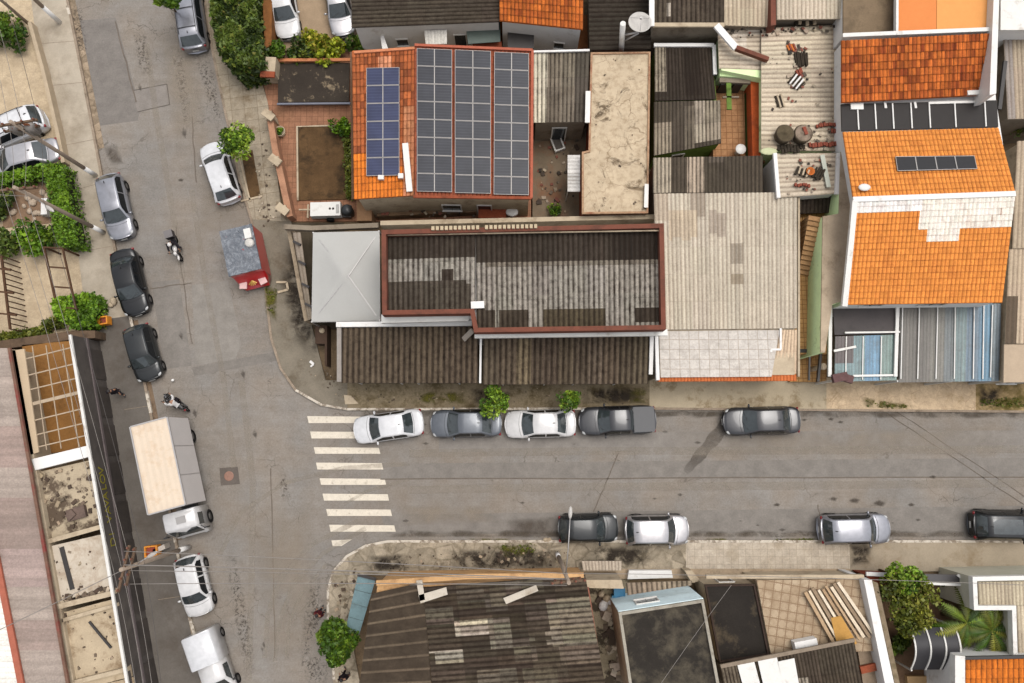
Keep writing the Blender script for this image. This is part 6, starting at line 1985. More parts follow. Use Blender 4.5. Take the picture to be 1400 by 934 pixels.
# cab
cw = 2.0
cx0 = x0 + 0.22
rows = []
for x, w, z, zb_ in ((cx0, 0.98, 2.35, 0.5), (cx0 + 0.15, 1.0, 2.42, 0.45), (cx0 + 0.95, 1.0, 2.42, 0.45), (cx0 + 1.1, 0.98, 2.36, 0.45), (cx0 + 1.5, 0.98, 1.25, 0.4), (cx0 + 1.6, 0.94, 1.1, 0.42), (cx0 + 1.62, 0.9, 0.5, 0.45)):
    h = cw / 2 * w
    rows.append([Vector((x, -h, zb_)), Vector((x, -h, z - 0.1)), Vector((x, -h + 0.1, z)), Vector((x, 0, z + 0.03)), Vector((x, h - 0.1, z)), Vector((x, h, z - 0.1)), Vector((x, h, zb_))])
mb = MB(); bb = mb.grid(rows, flip=False, close=True)
mb.face([bb[0] + i for i in range(7)]); mb.face([bb[-1] + i for i in range(6, -1, -1)])
mb.build('cab', white_w, r)
mb = MB(); mb.grid([[Vector((cx0 + 1.14, -0.86, 2.26)), Vector((cx0 + 1.14, 0.86, 2.26))], [Vector((cx0 + 1.50, -0.9, 1.3)), Vector((cx0 + 1.50, 0.9, 1.3))]], sm=False, flip=True); mb.build('windshield', car_glass, r)
for sgn in (-1, 1):
    mb = MB(); mb.box((cx0 + 0.72, sgn * (cw / 2 + 0.004), 1.78), (0.72, 0.02, 0.7)); mb.build('side_window', car_glass, r)
    mb = MB(); mb.bar((cx0 + 1.15, sgn * cw / 2, 2.0), (cx0 + 1.35, sgn * (cw / 2 + 0.22), 2.0), 0.04); mb.box((cx0 + 1.35, sgn * (cw / 2 + 0.24), 1.75), (0.08, 0.2, 0.45)); mb.build('mirror', black_trim, r)
    mb = MB(); mb.ball((cx0 + 1.6, sgn * 0.72, 0.75), (0.06, 0.16, 0.1)); mb.build('headlight', lamp_m, r)
    for xx in (-x0 + 1.1, cx0 + 0.75):
        w_ = MB(); w_.lathe((xx, sgn * 0.88, 0.43), [(0.24, -0.14), (0.4, -0.15), (0.43, -0.1), (0.43, 0.1), (0.4, 0.15), (0.24, 0.14)], 20, axis=Matrix.Rotation(R(90), 3, 'X')); o = w_.build('wheel', tyre_m, r)
        w_ = MB(); w_.lathe((xx, sgn * 0.88, 0.43), [(0.0, -0.1), (0.24, -0.13), (0.24, 0.13), (0.0, 0.1)], 16, axis=Matrix.Rotation(R(90), 3, 'X')); w_.build('rim', rim_m, o)
mb = MB(); mb.box((cx0 + 0.55, 0.1, 2.47), (0.42, 0.55, 0.05)); mb.build('roof_hatch', plain('hatch_grey', C(176, 172, 168), 0.6, 0.05), r)
m_ = (f + b) / 2
r.location = (m_.x, m_.y, 0); r.rotation_euler = (0, 0, ang)

# ---- white box van at the bottom
f, b = P(288, 932, 1.9), P(266, 868, 1.9)
ang = math.atan2(f.y - b.y, f.x - b.x)
r = thing('box_van', 'small white van with boxy rear body at the bottom edge', 'van', (0, 0, 0))
mb = MB()
rows = []
for x, hh, z in ((0.0, 0.84, 1.92), (0.06, 0.88, 1.98), (1.9, 0.88, 1.98), (1.96, 0.85, 1.94)):
    rows.append([Vector((x, -hh, 0.4)), Vector((x, -hh, z - 0.09)), Vector((x, -hh + 0.09, z)), Vector((x, 0, z + 0.02)), Vector((x, hh - 0.09, z)), Vector((x, hh, z - 0.09)), Vector((x, hh, 0.4))])
bb = mb.grid(rows, close=True); mb.face([bb[0] + i for i in range(7)]); mb.face([bb[-1] + i for i in range(6, -1, -1)])
mb.build('cargo_box', white_c, r)
mb = MB(); rows = []
for x, hh, z in ((1.97, 0.76, 1.5), (2.1, 0.78, 1.56), (2.9, 0.78, 1.56), (3.05, 0.77, 1.52), (3.55, 0.82, 1.0), (4.15, 0.76, 0.82), (4.25, 0.7, 0.5)):
    rows.append([Vector((x, -hh, 0.32)), Vector((x, -hh - 0.03, min(0.9, z))), Vector((x, -hh + 0.1, z)), Vector((x, 0, z + 0.03)), Vector((x, hh - 0.1, z)), Vector((x, hh + 0.03, min(0.9, z))), Vector((x, hh, 0.32))])
bb = mb.grid(rows, close=True); mb.face([bb[0] + i for i in range(7)]); mb.face([bb[-1] + i for i in range(6, -1, -1)])
mb.build('cab', white_w, r)
mb = MB(); mb.grid([[Vector((3.08, -0.62, 1.52)), Vector((3.08, 0.62, 1.52))], [Vector((3.54, -0.68, 1.04)), Vector((3.54, 0.68, 1.04))]], sm=False, flip=True)
for v in mb.v: v.z += 0.03
mb.build('windshield', car_glass, r)
for sgn in (-1, 1):
    mb = MB(); mb.grid([[Vector((2.25, sgn * 0.74, 1.45)), Vector((2.95, sgn * 0.74, 1.45))], [Vector((2.25, sgn * 0.83, 0.95)), Vector((3.35, sgn * 0.83, 0.95))]], sm=False, flip=sgn < 0)
    for v in mb.v: v.y += sgn * 0.012
    mb.build('side_window', car_glass, r)
    mb = MB(); mb.ball((3.35, sgn * 0.96, 1.02), (0.07, 0.12, 0.08)); mb.build('mirror', black_trim, r)
    mb = MB(); mb.ball((4.1, sgn * 0.6, 0.72), (0.14, 0.14, 0.08)); mb.build('headlight', lamp_m, r)
    for xx in (0.6, 3.5):
        w_ = MB(); w_.lathe((xx, sgn * 0.8, 0.3), [(0.18, -0.09), (0.3, -0.09), (0.3, 0.09), (0.18, 0.09)], 18, axis=Matrix.Rotation(R(90), 3, 'X')); o = w_.build('wheel', tyre_m, r)
        w_ = MB(); w_.lathe((xx, sgn * 0.8, 0.3), [(0.0, -0.07), (0.18, -0.085), (0.18, 0.085), (0.0, 0.07)], 14, axis=Matrix.Rotation(R(90), 3, 'X')); w_.build('rim', rim_m, o)
r.location = (b.x, b.y, 0); r.rotation_euler = (0, 0, ang)

# ---- red food van with grey tarpaulin roof
pts = [(299, 314), (344, 308), (357, 368), (312, 377)]
q = PW(pts, 2.5)
f, b = (q[2] + q[3]) / 2, (q[0] + q[1]) / 2
ang = math.atan2(f.y - b.y, f.x - b.x)
Lk, Wk = (f - b).length, (q[0] - q[1]).length
redp = paint('red', C(196, 22, 30), 0.0, 0.35)
r = thing('food_van', 'red food van with grey tarpaulin roof standing at the corner kerb', 'van', (0, 0, 0))
mb = MB(); mb.box((0, 0, 1.42), (Lk - 0.06, Wk - 0.06, 2.0)); mb.build('body', redp, r)
mb = MB()
rows = []
for i in range(15):
    rows.append([Vector((-Lk / 2 + Lk * i / 14, -Wk / 2 + Wk * j / 12, 2.46 + 0.035 * math.sin(i * 1.3 + j * 0.7) * math.sin(j * 1.1 - i * 0.4) + 0.02 * math.sin(i * 2.9 + j * 2.3))) for j in range(13)])
mb.grid(rows)
for e in (rows[0], rows[-1], [q_[0] for q_ in rows], [q_[-1] for q_ in rows]):
    mb.grid([e, [p - Vector((0, 0, 0.12)) for p in e]], sm=False)


def tarp():
    n = NT('tarpaulin')
    p = n.pos()
    v = n.ramp(n.noise(p, 2.2, 6, 0.7, 1.4), [(0.3, C(84, 88, 96)), (0.52, C(112, 117, 124)), (0.72, C(162, 166, 172))])
    n.base(v); n.rough(0.35); n.bump(n.noise(p, 2.6, 5, 0.6, 1.4), 0.9, 0.12)
    return n.m


mb.build('tarpaulin_roof', tarp(), r)
mb = MB(); mb.box((-Lk / 2 + 0.62, Wk / 2 - 0.32, 2.58), (0.62, 0.42, 0.2)); mb.build('vent_box', white_m, r)
mb = MB(); mb.lathe((-Lk / 2 + 1.2, Wk / 2 - 0.36, 2.45), [(0.28, 0), (0.28, 0.14), (0.22, 0.2), (0, 0.24)], 18); mb.build('round_vent', plain('vent_white', C(222, 216, 206), 0.6, 0.08), r)
rows = []
for x, hh, z in ((Lk / 2 - 0.05, Wk / 2 - 0.04, 1.9), (Lk / 2 + 0.16, Wk / 2 - 0.06, 1.35), (Lk / 2 + 0.46, Wk / 2 - 0.18, 1.05), (Lk / 2 + 0.58, Wk / 2 - 0.28, 0.5)):
    rows.append([Vector((x, -hh, 0.42)), Vector((x, -hh, z - 0.12)), Vector((x, -hh + 0.14, z)), Vector((x, 0, z + 0.03)), Vector((x, hh - 0.14, z)), Vector((x, hh, z - 0.12)), Vector((x, hh, 0.42))])
mb = MB(); bb = mb.grid(rows, close=True); mb.face([bb[-1] + i for i in range(6, -1, -1)]); mb.build('front_cowl', redp, r)
pinkw = smooth('pale_pink', C(240, 196, 190), 0.35)
for sgn in (-1, 1):
    mb = MB(); mb.box((Lk / 2 + 0.36, sgn * 0.62, 1.22), (0.56, 0.46, 0.10), sgn * 0.25); mb.build('cowl_flap', pinkw, r)
    for xx in (-Lk / 2 + 0.7, Lk / 2 - 0.55):
        w_ = MB(); w_.lathe((xx, sgn * (Wk / 2 - 0.2), 0.34), [(0.2, -0.09), (0.34, -0.1), (0.34, 0.1), (0.2, 0.09)], 18, axis=Matrix.Rotation(R(90), 3, 'X')); o = w_.build('wheel', tyre_m, r)
        w_ = MB(); w_.lathe((xx, sgn * (Wk / 2 - 0.2), 0.34), [(0.0, -0.08), (0.2, -0.095), (0.2, 0.095), (0.0, 0.08)], 14, axis=Matrix.Rotation(R(90), 3, 'X')); w_.build('rim', rim_m, o)
gold = smooth('gold_trim', C(196, 150, 66), 0.4, 0.4)
mb = MB()
for a in range(5):
    an = -0.9 + a * 0.45
    mb.bar((Lk / 2 + 0.28, 0, 1.36), (Lk / 2 + 0.28 + 0.32 * math.cos(an), 0.32 * math.sin(an), 1.28), 0.06, 0.04)
mb.build('gold_emblem', gold, r)
m_ = (f + b) / 2
r.location = (m_.x, m_.y, 0); r.rotation_euler = (0, 0, ang)

# ---- white tank unit in the garden
c = P(447, 286, 1.0)
r = thing('equipment_trailer', 'white box trailer with black rear drum below the garden bed', 'trailer', (c.x, c.y, 0.1))
mb = MB(); mb.box((c.x - 0.1, c.y, 0.75), (1.95, 0.92, 0.6), 0.03); mb.build('box', white_m, r)
mb = MB()
for k in range(4):
    mb.box((c.x + 0.62 + k * 0.05, c.y + 0.0, 1.056), (0.02, 0.6, 0.012), 0.03)
mb.build('vent_grille', dark_p, r)
for dx in (0.2, 0.42):
    mb = MB(); mb.lathe((c.x + dx, c.y + 0.02, 1.05), [(0.075, 0.0), (0.075, 0.02), (0, 0.025)], 12); mb.build('filler_cap', dark_p, r)
mb = MB(); mb.lathe((c.x + 1.25, c.y, 0.25), [(0.0, 0.78), (0.3, 0.75), (0.38, 0.6), (0.38, 0.0)], 16); mb.box((c.x + 1.22, c.y, 0.45), (0.5, 0.8, 0.3)); mb.build('drum', smooth('drum_black', C(42, 44, 44), 0.4), r)
mb = MB(); mb.bar((c.x - 1.35, c.y - 0.45, 0.55), (c.x - 1.35, c.y + 0.45, 0.55), 0.1); mb.bar((c.x - 1.95, c.y + 0.1, 0.55), (c.x - 1.05, c.y + 0.1, 0.55), 0.09); mb.build('drawbar', cream_p, r)
for sgn in (-1, 1):
    w_ = MB(); w_.lathe((c.x + 0.1, c.y + sgn * 0.52, 0.36), [(0, -0.08), (0.26, -0.08), (0.26, 0.08), (0, 0.08)], 16, axis=Matrix.Rotation(R(90), 3, 'X')); w_.build('wheel', tyre_m, r)

# ================================================================== PEOPLE
skin_m = plain('skin', C(176, 128, 98), 0.6, 0.06, 6)


def skinned(name, verts, edges, radii, mat, parent, sub=2, root_i=0):
    me = bpy.data.meshes.new(name)
    me.from_pydata([Vector(v) for v in verts], edges, [])
    o = bpy.data.objects.new(name, me); COL.objects.link(o)
    m = o.modifiers.new('skin', 'SKIN'); m.use_smooth_shade = True
    if not me.skin_vertices:
        bpy.context.view_layer.objects.active = o
    sv = me.skin_vertices[0].data if me.skin_vertices else None
    for i, rr in enumerate(radii):
        sv[i].radius = (rr, rr)
    sv[root_i].use_root = True
    s = o.modifiers.new('sub', 'SUBSURF'); s.levels = sub; s.render_levels = sub
    dg = bpy.context.evaluated_depsgraph_get()
    me2 = bpy.data.meshes.new_from_object(o.evaluated_get(dg))
    bpy.data.objects.remove(o)
    me2.materials.clear(); me2.materials.append(mat)
    o = bpy.data.objects.new(name, me2); COL.objects.link(o)
    if parent: o.parent = parent
    return o


def person(label, loc, rz, J, shirt, trousers, hair, helmet=None, shoe=None, group=None):
    """J: joints of the pose in local coordinates (x ahead, y left, z up)"""
    root = thing('person', label, 'person', (0, 0, 0), group)
    V, E, RR = [], [], []

    def add(p, r, par=None):
        V.append(p); RR.append(r)
        if par is not None: E.append((par, len(V) - 1))
        return len(V) - 1
    pel = add(J['pelvis'], 0.135)
    sp = add(J['waist'], 0.125, pel); ch = add(J['chest'], 0.15, sp); nk = add(J['neck'], 0.06, ch)
    hd0 = add(J['chin'], 0.065, nk); hd = add(J['head'], 0.098, hd0); hd2 = add(J['crown'], 0.075, hd)
    hands = []
    for s in 'LR':
        a = add(J['sh' + s], 0.062, ch); e = add(J['el' + s], 0.045, a); w = add(J['wr' + s], 0.03, e)
        d = (Vector(J['wr' + s]) - Vector(J['el' + s])).normalized()
        pm2 = Vector(J['wr' + s]) + d * 0.07
        h = add(pm2, 0.034, w)
        hands.append((pm2, d))
    for s in 'LR':
        a = add(J['hip' + s], 0.088, pel); k_ = add(J['kn' + s], 0.06, a); an = add(J['an' + s], 0.04, k_)
        t = add(J['toe' + s], 0.036, an)
    body = skinned('body', V, E, RR, skin_m, root)
    # fingers, nose and ears joined into the body mesh
    mb = MB()
    for pm2, d in hands:
        side_ = d.cross(Vector((0, 0, 1)))
        if side_.length < 0.1: side_ = Vector((0, 1, 0))
        side_.normalize(); dn = d.cross(side_)
        for i, ln in enumerate((0.065, 0.078, 0.074, 0.058)):
            o = pm2 + d * 0.02 + side_ * (i - 1.5) * 0.019
            mb.tube([o, o + d * ln * 0.6, o + d * ln * 0.85 - dn * ln * 0.35], [0.009, 0.008, 0.006], 6)
        o = pm2 + side_ * -0.03
        mb.tube([o, o + d * 0.03 - side_ * 0.03, o + d * 0.06 - side_ * 0.035], [0.01, 0.009, 0.007], 6)
    H = Vector(J['head']); fwd = Vector(J.get('face', (1, 0, 0))).normalized()
    mb.ball(H + fwd * 0.1, (0.022, 0.016, 0.026)); mb.ball(H + fwd * 0.088 - Vector((0, 0, 0.045)), (0.012, 0.026, 0.01))
    lat = Vector((-fwd.y, fwd.x, 0)).normalized()
    for s in (-1, 1):
        mb.ball(H + lat * s * 0.098, (0.02, 0.012, 0.032)); mb.ball(H + fwd * 0.09 + lat * s * 0.035 + Vector((0, 0, 0.012)), (0.01, 0.012, 0.008))
    ex = mb.build('extra', skin_m)
    me = body.data
    import bmesh as _b
    bm = _b.new(); bm.from_mesh(me); bm.from_mesh(ex.data); bm.to_mesh(me); bm.free()
    bpy.data.objects.remove(ex)
    # shirt and trousers: slightly larger skins over the same joints
    V2 = [J['waist'], J['chest'], Vector(J['chest']).lerp(Vector(J['neck']), 0.5), J['shL'], J['elL'], Vector(J['elL']).lerp(Vector(J['wrL']), 0.85), J['shR'], J['elR'], Vector(J['elR']).lerp(Vector(J['wrR']), 0.85), J['pelvis']]
    skinned('shirt', V2, [(0, 1), (1, 2), (1, 3), (3, 4), (4, 5), (1, 6), (6, 7), (7, 8), (0, 9)], [0.16, 0.185, 0.11, 0.088, 0.068, 0.052, 0.088, 0.068, 0.052, 0.165], shirt, root)
    V3 = [J['pelvis']]
    E3, R3 = [], [0.158]
    for s in 'LR':
        i = len(V3); V3 += [J['hip' + s], J['kn' + s], Vector(J['kn' + s]).lerp(Vector(J['an' + s]), 0.92)]
        E3 += [(0, i), (i, i + 1), (i + 1, i + 2)]; R3 += [0.108, 0.082, 0.068]
    skinned('trousers', V3, E3, R3, trousers, root)
    for s in 'LR':
        m = MB(); a, t = Vector(J['an' + s]), Vector(J['toe' + s])
        m.ball((a + t) / 2 + Vector((0, 0, -0.02)), (0.15, 0.055, 0.05), math.atan2(t.y - a.y, t.x - a.x)); m.build('shoe', shoe or black_trim, root)
    m = MB()
    if helmet:
        m.ball(H + Vector((0, 0, 0.03)), (0.145, 0.13, 0.145), math.atan2(fwd.y, fwd.x), 16, 10); m.build('helmet', helmet, root)
        v = MB(); v.ball(H + fwd * 0.055 + Vector((0, 0, 0.02)), (0.1, 0.112, 0.06), math.atan2(fwd.y, fwd.x)); v.build('visor', car_glass, root)
    else:
        m.ball(H + Vector((0, 0, 0.035)) - fwd * 0.018, (0.112, 0.106, 0.105), math.atan2(fwd.y, fwd.x), 14, 8); m.build('hair', hair, root)
    root.location = loc; root.rotation_euler = (0, 0, rz)
    return root


def stand(stride=0.18, arm=0.15):
    return dict(pelvis=(0, 0, 0.96), waist=(0.01, 0, 1.1), chest=(0.02, 0, 1.32), neck=(0.02, 0, 1.47), chin=(0.04, 0, 1.54), head=(0.05, 0, 1.62), crown=(0.04, 0, 1.69),
                shL=(0.02, 0.2, 1.41), elL=(-arm * 0.3, 0.26, 1.14), wrL=(arm, 0.25, 0.92), shR=(0.02, -0.2, 1.41), elR=(0.0, -0.26, 1.14), wrR=(-arm * 0.5 + 0.08, -0.25, 0.9),
                hipL=(0, 0.1, 0.9), knL=(stride * 0.6, 0.1, 0.5), anL=(stride * 0.8, 0.1, 0.09), toeL=(stride * 0.8 + 0.17, 0.11, 0.045),
                hipR=(0, -0.1, 0.9), knR=(-stride * 0.2, -0.1, 0.5), anR=(-stride, -0.1, 0.1), toeR=(-stride + 0.17, -0.11, 0.045))


RIDE = dict(pelvis=(-0.25, 0, 0.86), waist=(-0.21, 0, 1.0), chest=(-0.06, 0, 1.24), neck=(0.02, 0, 1.38), chin=(0.07, 0, 1.44), head=(0.1, 0, 1.52), crown=(0.09, 0, 1.6),
            shL=(-0.04, 0.2, 1.32), elL=(0.16, 0.31, 1.1), wrL=(0.40, 0.32, 1.05), shR=(-0.04, -0.2, 1.32), elR=(0.16, -0.31, 1.1), wrR=(0.40, -0.32, 1.05),
            hipL=(-0.22, 0.11, 0.84), knL=(0.16, 0.24, 0.68), anL=(-0.02, 0.2, 0.30), toeL=(0.14, 0.22, 0.27),
            hipR=(-0.22, -0.11, 0.84), knR=(0.16, -0.24, 0.68), anR=(-0.02, -0.2, 0.30), toeR=(0.14, -0.22, 0.27))


def motorcycle(label, loc, rz, tank, box=None, group='motorcycles on the left street'):
    r = thing('motorcycle', label, 'motorcycle', (0, 0, 0), group)
    ax = Matrix.Rotation(R(90), 3, 'X')
    for x in (0.66, -0.66):
        w_ = MB(); w_.lathe((x, 0, 0.30), [(0.22, -0.045), (0.28, -0.05), (0.30, 0.0), (0.28, 0.05), (0.22, 0.045)], 20, axis=ax); o = w_.build('wheel', tyre_m, r)
        w_ = MB(); w_.lathe((x, 0, 0.30), [(0.0, -0.03), (0.22, -0.02), (0.22, 0.02), (0.0, 0.03)], 14, axis=ax); w_.build('rim', rim_m, o)
    m = MB(); m.box((0.02, 0, 0.42), (0.42, 0.22, 0.34)); m.bar((0.42, 0, 0.86), (-0.6, 0, 0.62), 0.07); m.bar((0.35, 0, 0.78), (-0.1, 0, 0.3), 0.06); m.tube([(0.0, -0.16, 0.34), (-0.75, -0.17, 0.38)], 0.045, 8); m.build('frame', black_trim, r)
    m = MB(); m.ball((0.18, 0, 0.84), (0.27, 0.15, 0.13)); m.build('tank', tank, r)
    m = MB(); m.ball((-0.35, 0, 0.80), (0.42, 0.15, 0.07)); m.build('saddle', black_trim, r)
    m = MB(); m.ball((0.68, 0, 0.62), (0.27, 0.075, 0.06)); m.ball((0.55, 0, 0.98), (0.13, 0.12, 0.12)); m.build('front_fairing', tank, r)
    m = MB(); m.ball((0.64, 0, 0.95), (0.07, 0.08, 0.08)); m.build('headlight', lamp_m, r)
    m = MB()
    for s in (-1, 1):
        m.tube([(0.48, s * 0.08, 1.0), (0.70, s * 0.09, 0.30)], 0.03, 8)
    m.tube([(0.44, -0.36, 1.04), (0.5, -0.2, 1.06), (0.52, 0, 1.04), (0.5, 0.2, 1.06), (0.44, 0.36, 1.04)], 0.02, 8); m.build('handlebar', black_trim, r)
    for s in (-1, 1):
        m = MB(); m.tube([(0.46, s * 0.27, 1.05), (0.5, s * 0.32, 1.2)], 0.01, 5); m.ball((0.5, s * 0.33, 1.22), (0.02, 0.06, 0.04)); m.build('mirror', black_trim, r)
    if box:
        m = MB(); m.box((-0.72, 0, 1.05), (0.48, 0.5, 0.46)); m.build('delivery_box', box, r)
        m = MB(); m.box((-0.72, 0, 1.29), (0.5, 0.52, 0.04)); m.build('box_lid', plain('box_lid', C(120, 114, 112), 0.7, 0.1), r)
    m = MB(); m.ball((-0.86, 0, 0.76), (0.06, 0.08, 0.05)); m.build('taillight', tail_m, r)
    r.location = loc; r.rotation_euler = (0, 0, rz)
    return r


cloth_w = plain('white_cloth', C(232, 228, 224), 0.85, 0.08, 6)
cloth_k = plain('black_cloth', C(44, 38, 42), 0.9, 0.15, 6)
cloth_r = plain('maroon_cloth', C(92, 34, 38), 0.9, 0.15, 6)
cloth_g = plain('grey_cloth', C(78, 72, 72), 0.9, 0.15, 6)
jean = plain('jeans', C(56, 54, 60), 0.9, 0.12, 8)
hairk = plain('black_hair', C(38, 32, 30), 0.7, 0.2, 20)
a_, b_ = P(246, 358, 0.6), P(235, 318, 0.6)
ang = math.atan2(a_.y - b_.y, a_.x - b_.x)
c = (a_ + b_) / 2
motorcycle('white motorcycle with grey delivery box ridden down the left street', (c.x, c.y, 0.03), ang, paint('moto_white', C(238, 232, 226)), smooth('box_black', C(52, 48, 50), 0.5))
person('motorcycle rider in black and white jacket with white helmet', (c.x, c.y, 0.03), ang, RIDE, cloth_k, jean, hairk, helmet=smooth('helmet_white', C(236, 232, 226), 0.3))
a_, b_ = P(228, 541, 0.5), P(254, 560, 0.5)
ang = math.atan2(a_.y - b_.y, a_.x - b_.x)
c = (a_ + b_) / 2
motorcycle('black motorcycle turning behind the box truck', (c.x, c.y, 0.03), ang, paint('moto_black', C(40, 38, 38)))
person('motorcycle rider in white shirt with black helmet behind the box truck', (c.x, c.y, 0.03), ang, RIDE, cloth_w, cloth_k, hairk, helmet=smooth('helmet_black', C(36, 32, 32), 0.3))
c = P(163, 536, 0.5)
person('person in dark clothes walking on the grey pavement beside the black shop front', (c.x, c.y, 0.15), R(-70), stand(0.22, 0.2), cloth_k, jean, hairk)
c = P(440, 836, 0.4)
person('person in maroon top standing at the kerb beside the round tree', (c.x, c.y, 0.03), R(70), stand(0.1, 0.1), cloth_r, cloth_k, hairk)
c = P(474, 921, 0.4)
person('person in black clothes below the round tree, bottom of photo', (c.x, c.y, 0.15), R(100), stand(0.2, 0.15), cloth_k, cloth_k, hairk)

# ================================================================== POLES, CABLES, STREET FURNITURE
pole_m = plain('pole_concrete', C(172, 154, 136), 0.9, 0.14, 2)
wire_m = plain('cable_grey', C(150, 142, 134), 0.7, 0.05, 2)
wire_d = plain('cable_dark', C(84, 78, 74), 0.7, 0.05, 2)


def pole(px, py, h, label, base=1.4, arms=(), group='utility poles along the streets', transformer=False, rad=0.14, z0=0.14):
    p = P(px, py, z0)
    r = thing('utility_pole', label, 'utility pole', (p.x, p.y, z0), group)
    mb = MB(); mb.tube([(p.x, p.y, z0), (p.x, p.y, h)], [rad, rad * 0.72], 14); mb.build('shaft', pole_m, r)
    mb = MB(); mb.tube([(p.x, p.y, z0), (p.x, p.y, z0 + base)], [rad + 0.012, rad - 0.0], 14); mb.build('white_base', white_p, r)
    for (ang, ln, zz) in arms:
        d = Vector((math.cos(ang), math.sin(ang), 0))
        mb = MB(); mb.bar(Vector((p.x, p.y, zz)) - d * ln, Vector((p.x, p.y, zz)) + d * ln, 0.12, 0.12)
        a = mb.build('crossarm', plain('crossarm', C(120, 98, 80), 0.9, 0.2), r)
        for k in (-0.9, -0.4, 0.4, 0.9):
            mb = MB(); mb.lathe(Vector((p.x, p.y, zz + 0.06)) + d * ln * k, [(0.035, 0), (0.035, 0.08), (0.07, 0.1), (0.06, 0.14), (0.03, 0.2), (0, 0.21)], 8); mb.build('insulator', plain('insulator', C(136, 84, 64), 0.4, 0.1), a)
    if transformer:
        for k, dx in enumerate((-0.45, 0.45)):
            c = Vector((p.x + dx, p.y + 0.1, h - 1.6))
            mb = MB(); mb.lathe(c, [(0, 0), (0.27, 0.0), (0.28, 0.75), (0.2, 0.85), (0, 0.88)], 16)
            for j in range(8):
                t = j * 0.785
                mb.box(c + Vector((0.31 * math.cos(t), 0.31 * math.sin(t), 0.38)), (0.1, 0.02, 0.55), t)
            t_ = mb.build('transformer', plain('transformer_grey', C(150, 142, 134), 0.6, 0.1), r)
            for j in range(3):
                mb = MB(); mb.lathe(c + Vector((-0.12 + 0.12 * j, 0, 0.86)), [(0.03, 0), (0.05, 0.05), (0.03, 0.1), (0.05, 0.14), (0.02, 0.24), (0, 0.25)], 8); mb.build('bushing', plain('bushing_orange', C(186, 110, 66), 0.5, 0.1), t_)
    return r, Vector((p.x, p.y, h))


r1, t1 = pole(131, 240, 8.6, 'concrete pole with two transformers above the left yard cars', arms=((R(10), 1.3, 8.3), (R(10), 1.0, 7.6)), transformer=True)
r2_, t2 = pole(142, 318, 9.0, 'concrete pole beside the silver hatchback and the long hedge', arms=((R(5), 1.1, 8.7),))
r3, t3 = pole(82, 31, 9.0, 'concrete pole with long white base at the top of the left pavement', base=1.9)
r4, t4 = pole(43, 36, 7.5, 'thin grey pole beside the top left shrub', base=0.3, rad=0.11)
r5, t5 = pole(258, 748, 8.2, 'street corner pole leaning over the black shop front, with many cables', arms=((R(80), 1.2, 7.9), (R(80), 1.0, 7.2)), rad=0.15)
r6, t6 = pole(762, 757, 9.6, 'pole on the south pavement beside the ribbed metal sheet', arms=((R(5), 0.9, 9.2), (R(5), 0.7, 8.6)))


def lamp_arm(r, p, d, ln, rise):
    off = p
    mb = MB(); e = p + Vector(d) * ln + Vector((0, 0, rise))
    mb.tube([p, p.lerp(e, 0.5) + Vector((0, 0, rise * 0.3)), e], [0.035, 0.03, 0.025], 8); a = mb.build('lamp_arm', alu, r)
    mb = MB(); mb.ball(e + Vector(d) * 0.3, (0.34, 0.11, 0.07), math.atan2(d[1], d[0])); mb.build('lamp_head', plain('lamp_head', C(196, 190, 182), 0.5, 0.08), a)


def direction(a, b):
    d = b - a; d.z = 0
    return tuple(d.normalized())


lamp_arm(r6, Vector((t6.x, t6.y, 7.4)), direction(P(778, 785, 8), P(782, 706, 8)), 3.0, 0.9)
lamp_arm(r2_, Vector((t2.x, t2.y, 7.0)), direction(P(60, 280, 7), P(130, 330, 7)), 0.9, 0.4)
lamp_arm(r5, Vector((t5.x, t5.y, 6.6)), direction(P(186, 772, 7), P(232, 745, 7)), 0.8, 0.3)


def cable(pts, label, r=0.012, sag=0.5, group='overhead cables', dark=False, name='cable'):
    mb = MB()
    for a, b in zip(pts, pts[1:]):
        a, b = Vector(a), Vector(b)
        n = 14
        path = [a.lerp(b, i / n) - Vector((0, 0, sag * 4 * (i / n) * (1 - i / n))) for i in range(n + 1)]
        mb.tube(path, r, 5)
    o = mb.build(name, wire_d if dark else wire_m)
    tag(o, label, 'cable', group)
    return o


# crossing the junction from the corner pole to the south pole
for k, (dy, dz, lab) in enumerate(((0.9, -0.2, 'uppermost cable crossing the junction to the south pole'), (0.2, -0.25, 'second cable crossing the junction to the south pole'), (-0.2, -0.9, 'third cable crossing the junction to the south pole'), (-0.9, -1.0, 'lowest cable crossing the junction to the south pole'))):
    cable([t5 + Vector((0, dy, dz)), t6 + Vector((0, dy * 0.4, dz - 0.3))], lab, 0.02 if k != 1 else 0.03, 0.35)
cable([t6 + Vector((0, 0.3, -1.0)), P(1400, 800, 6.0)], 'cable running right from the south pole over the blue house', 0.016, 0.5)
cable([t6 + Vector((0, -0.2, -1.0)), P(560, 800, 5.4)], 'cable running left from the south pole over the patchwork roof', 0.016, 0.3)
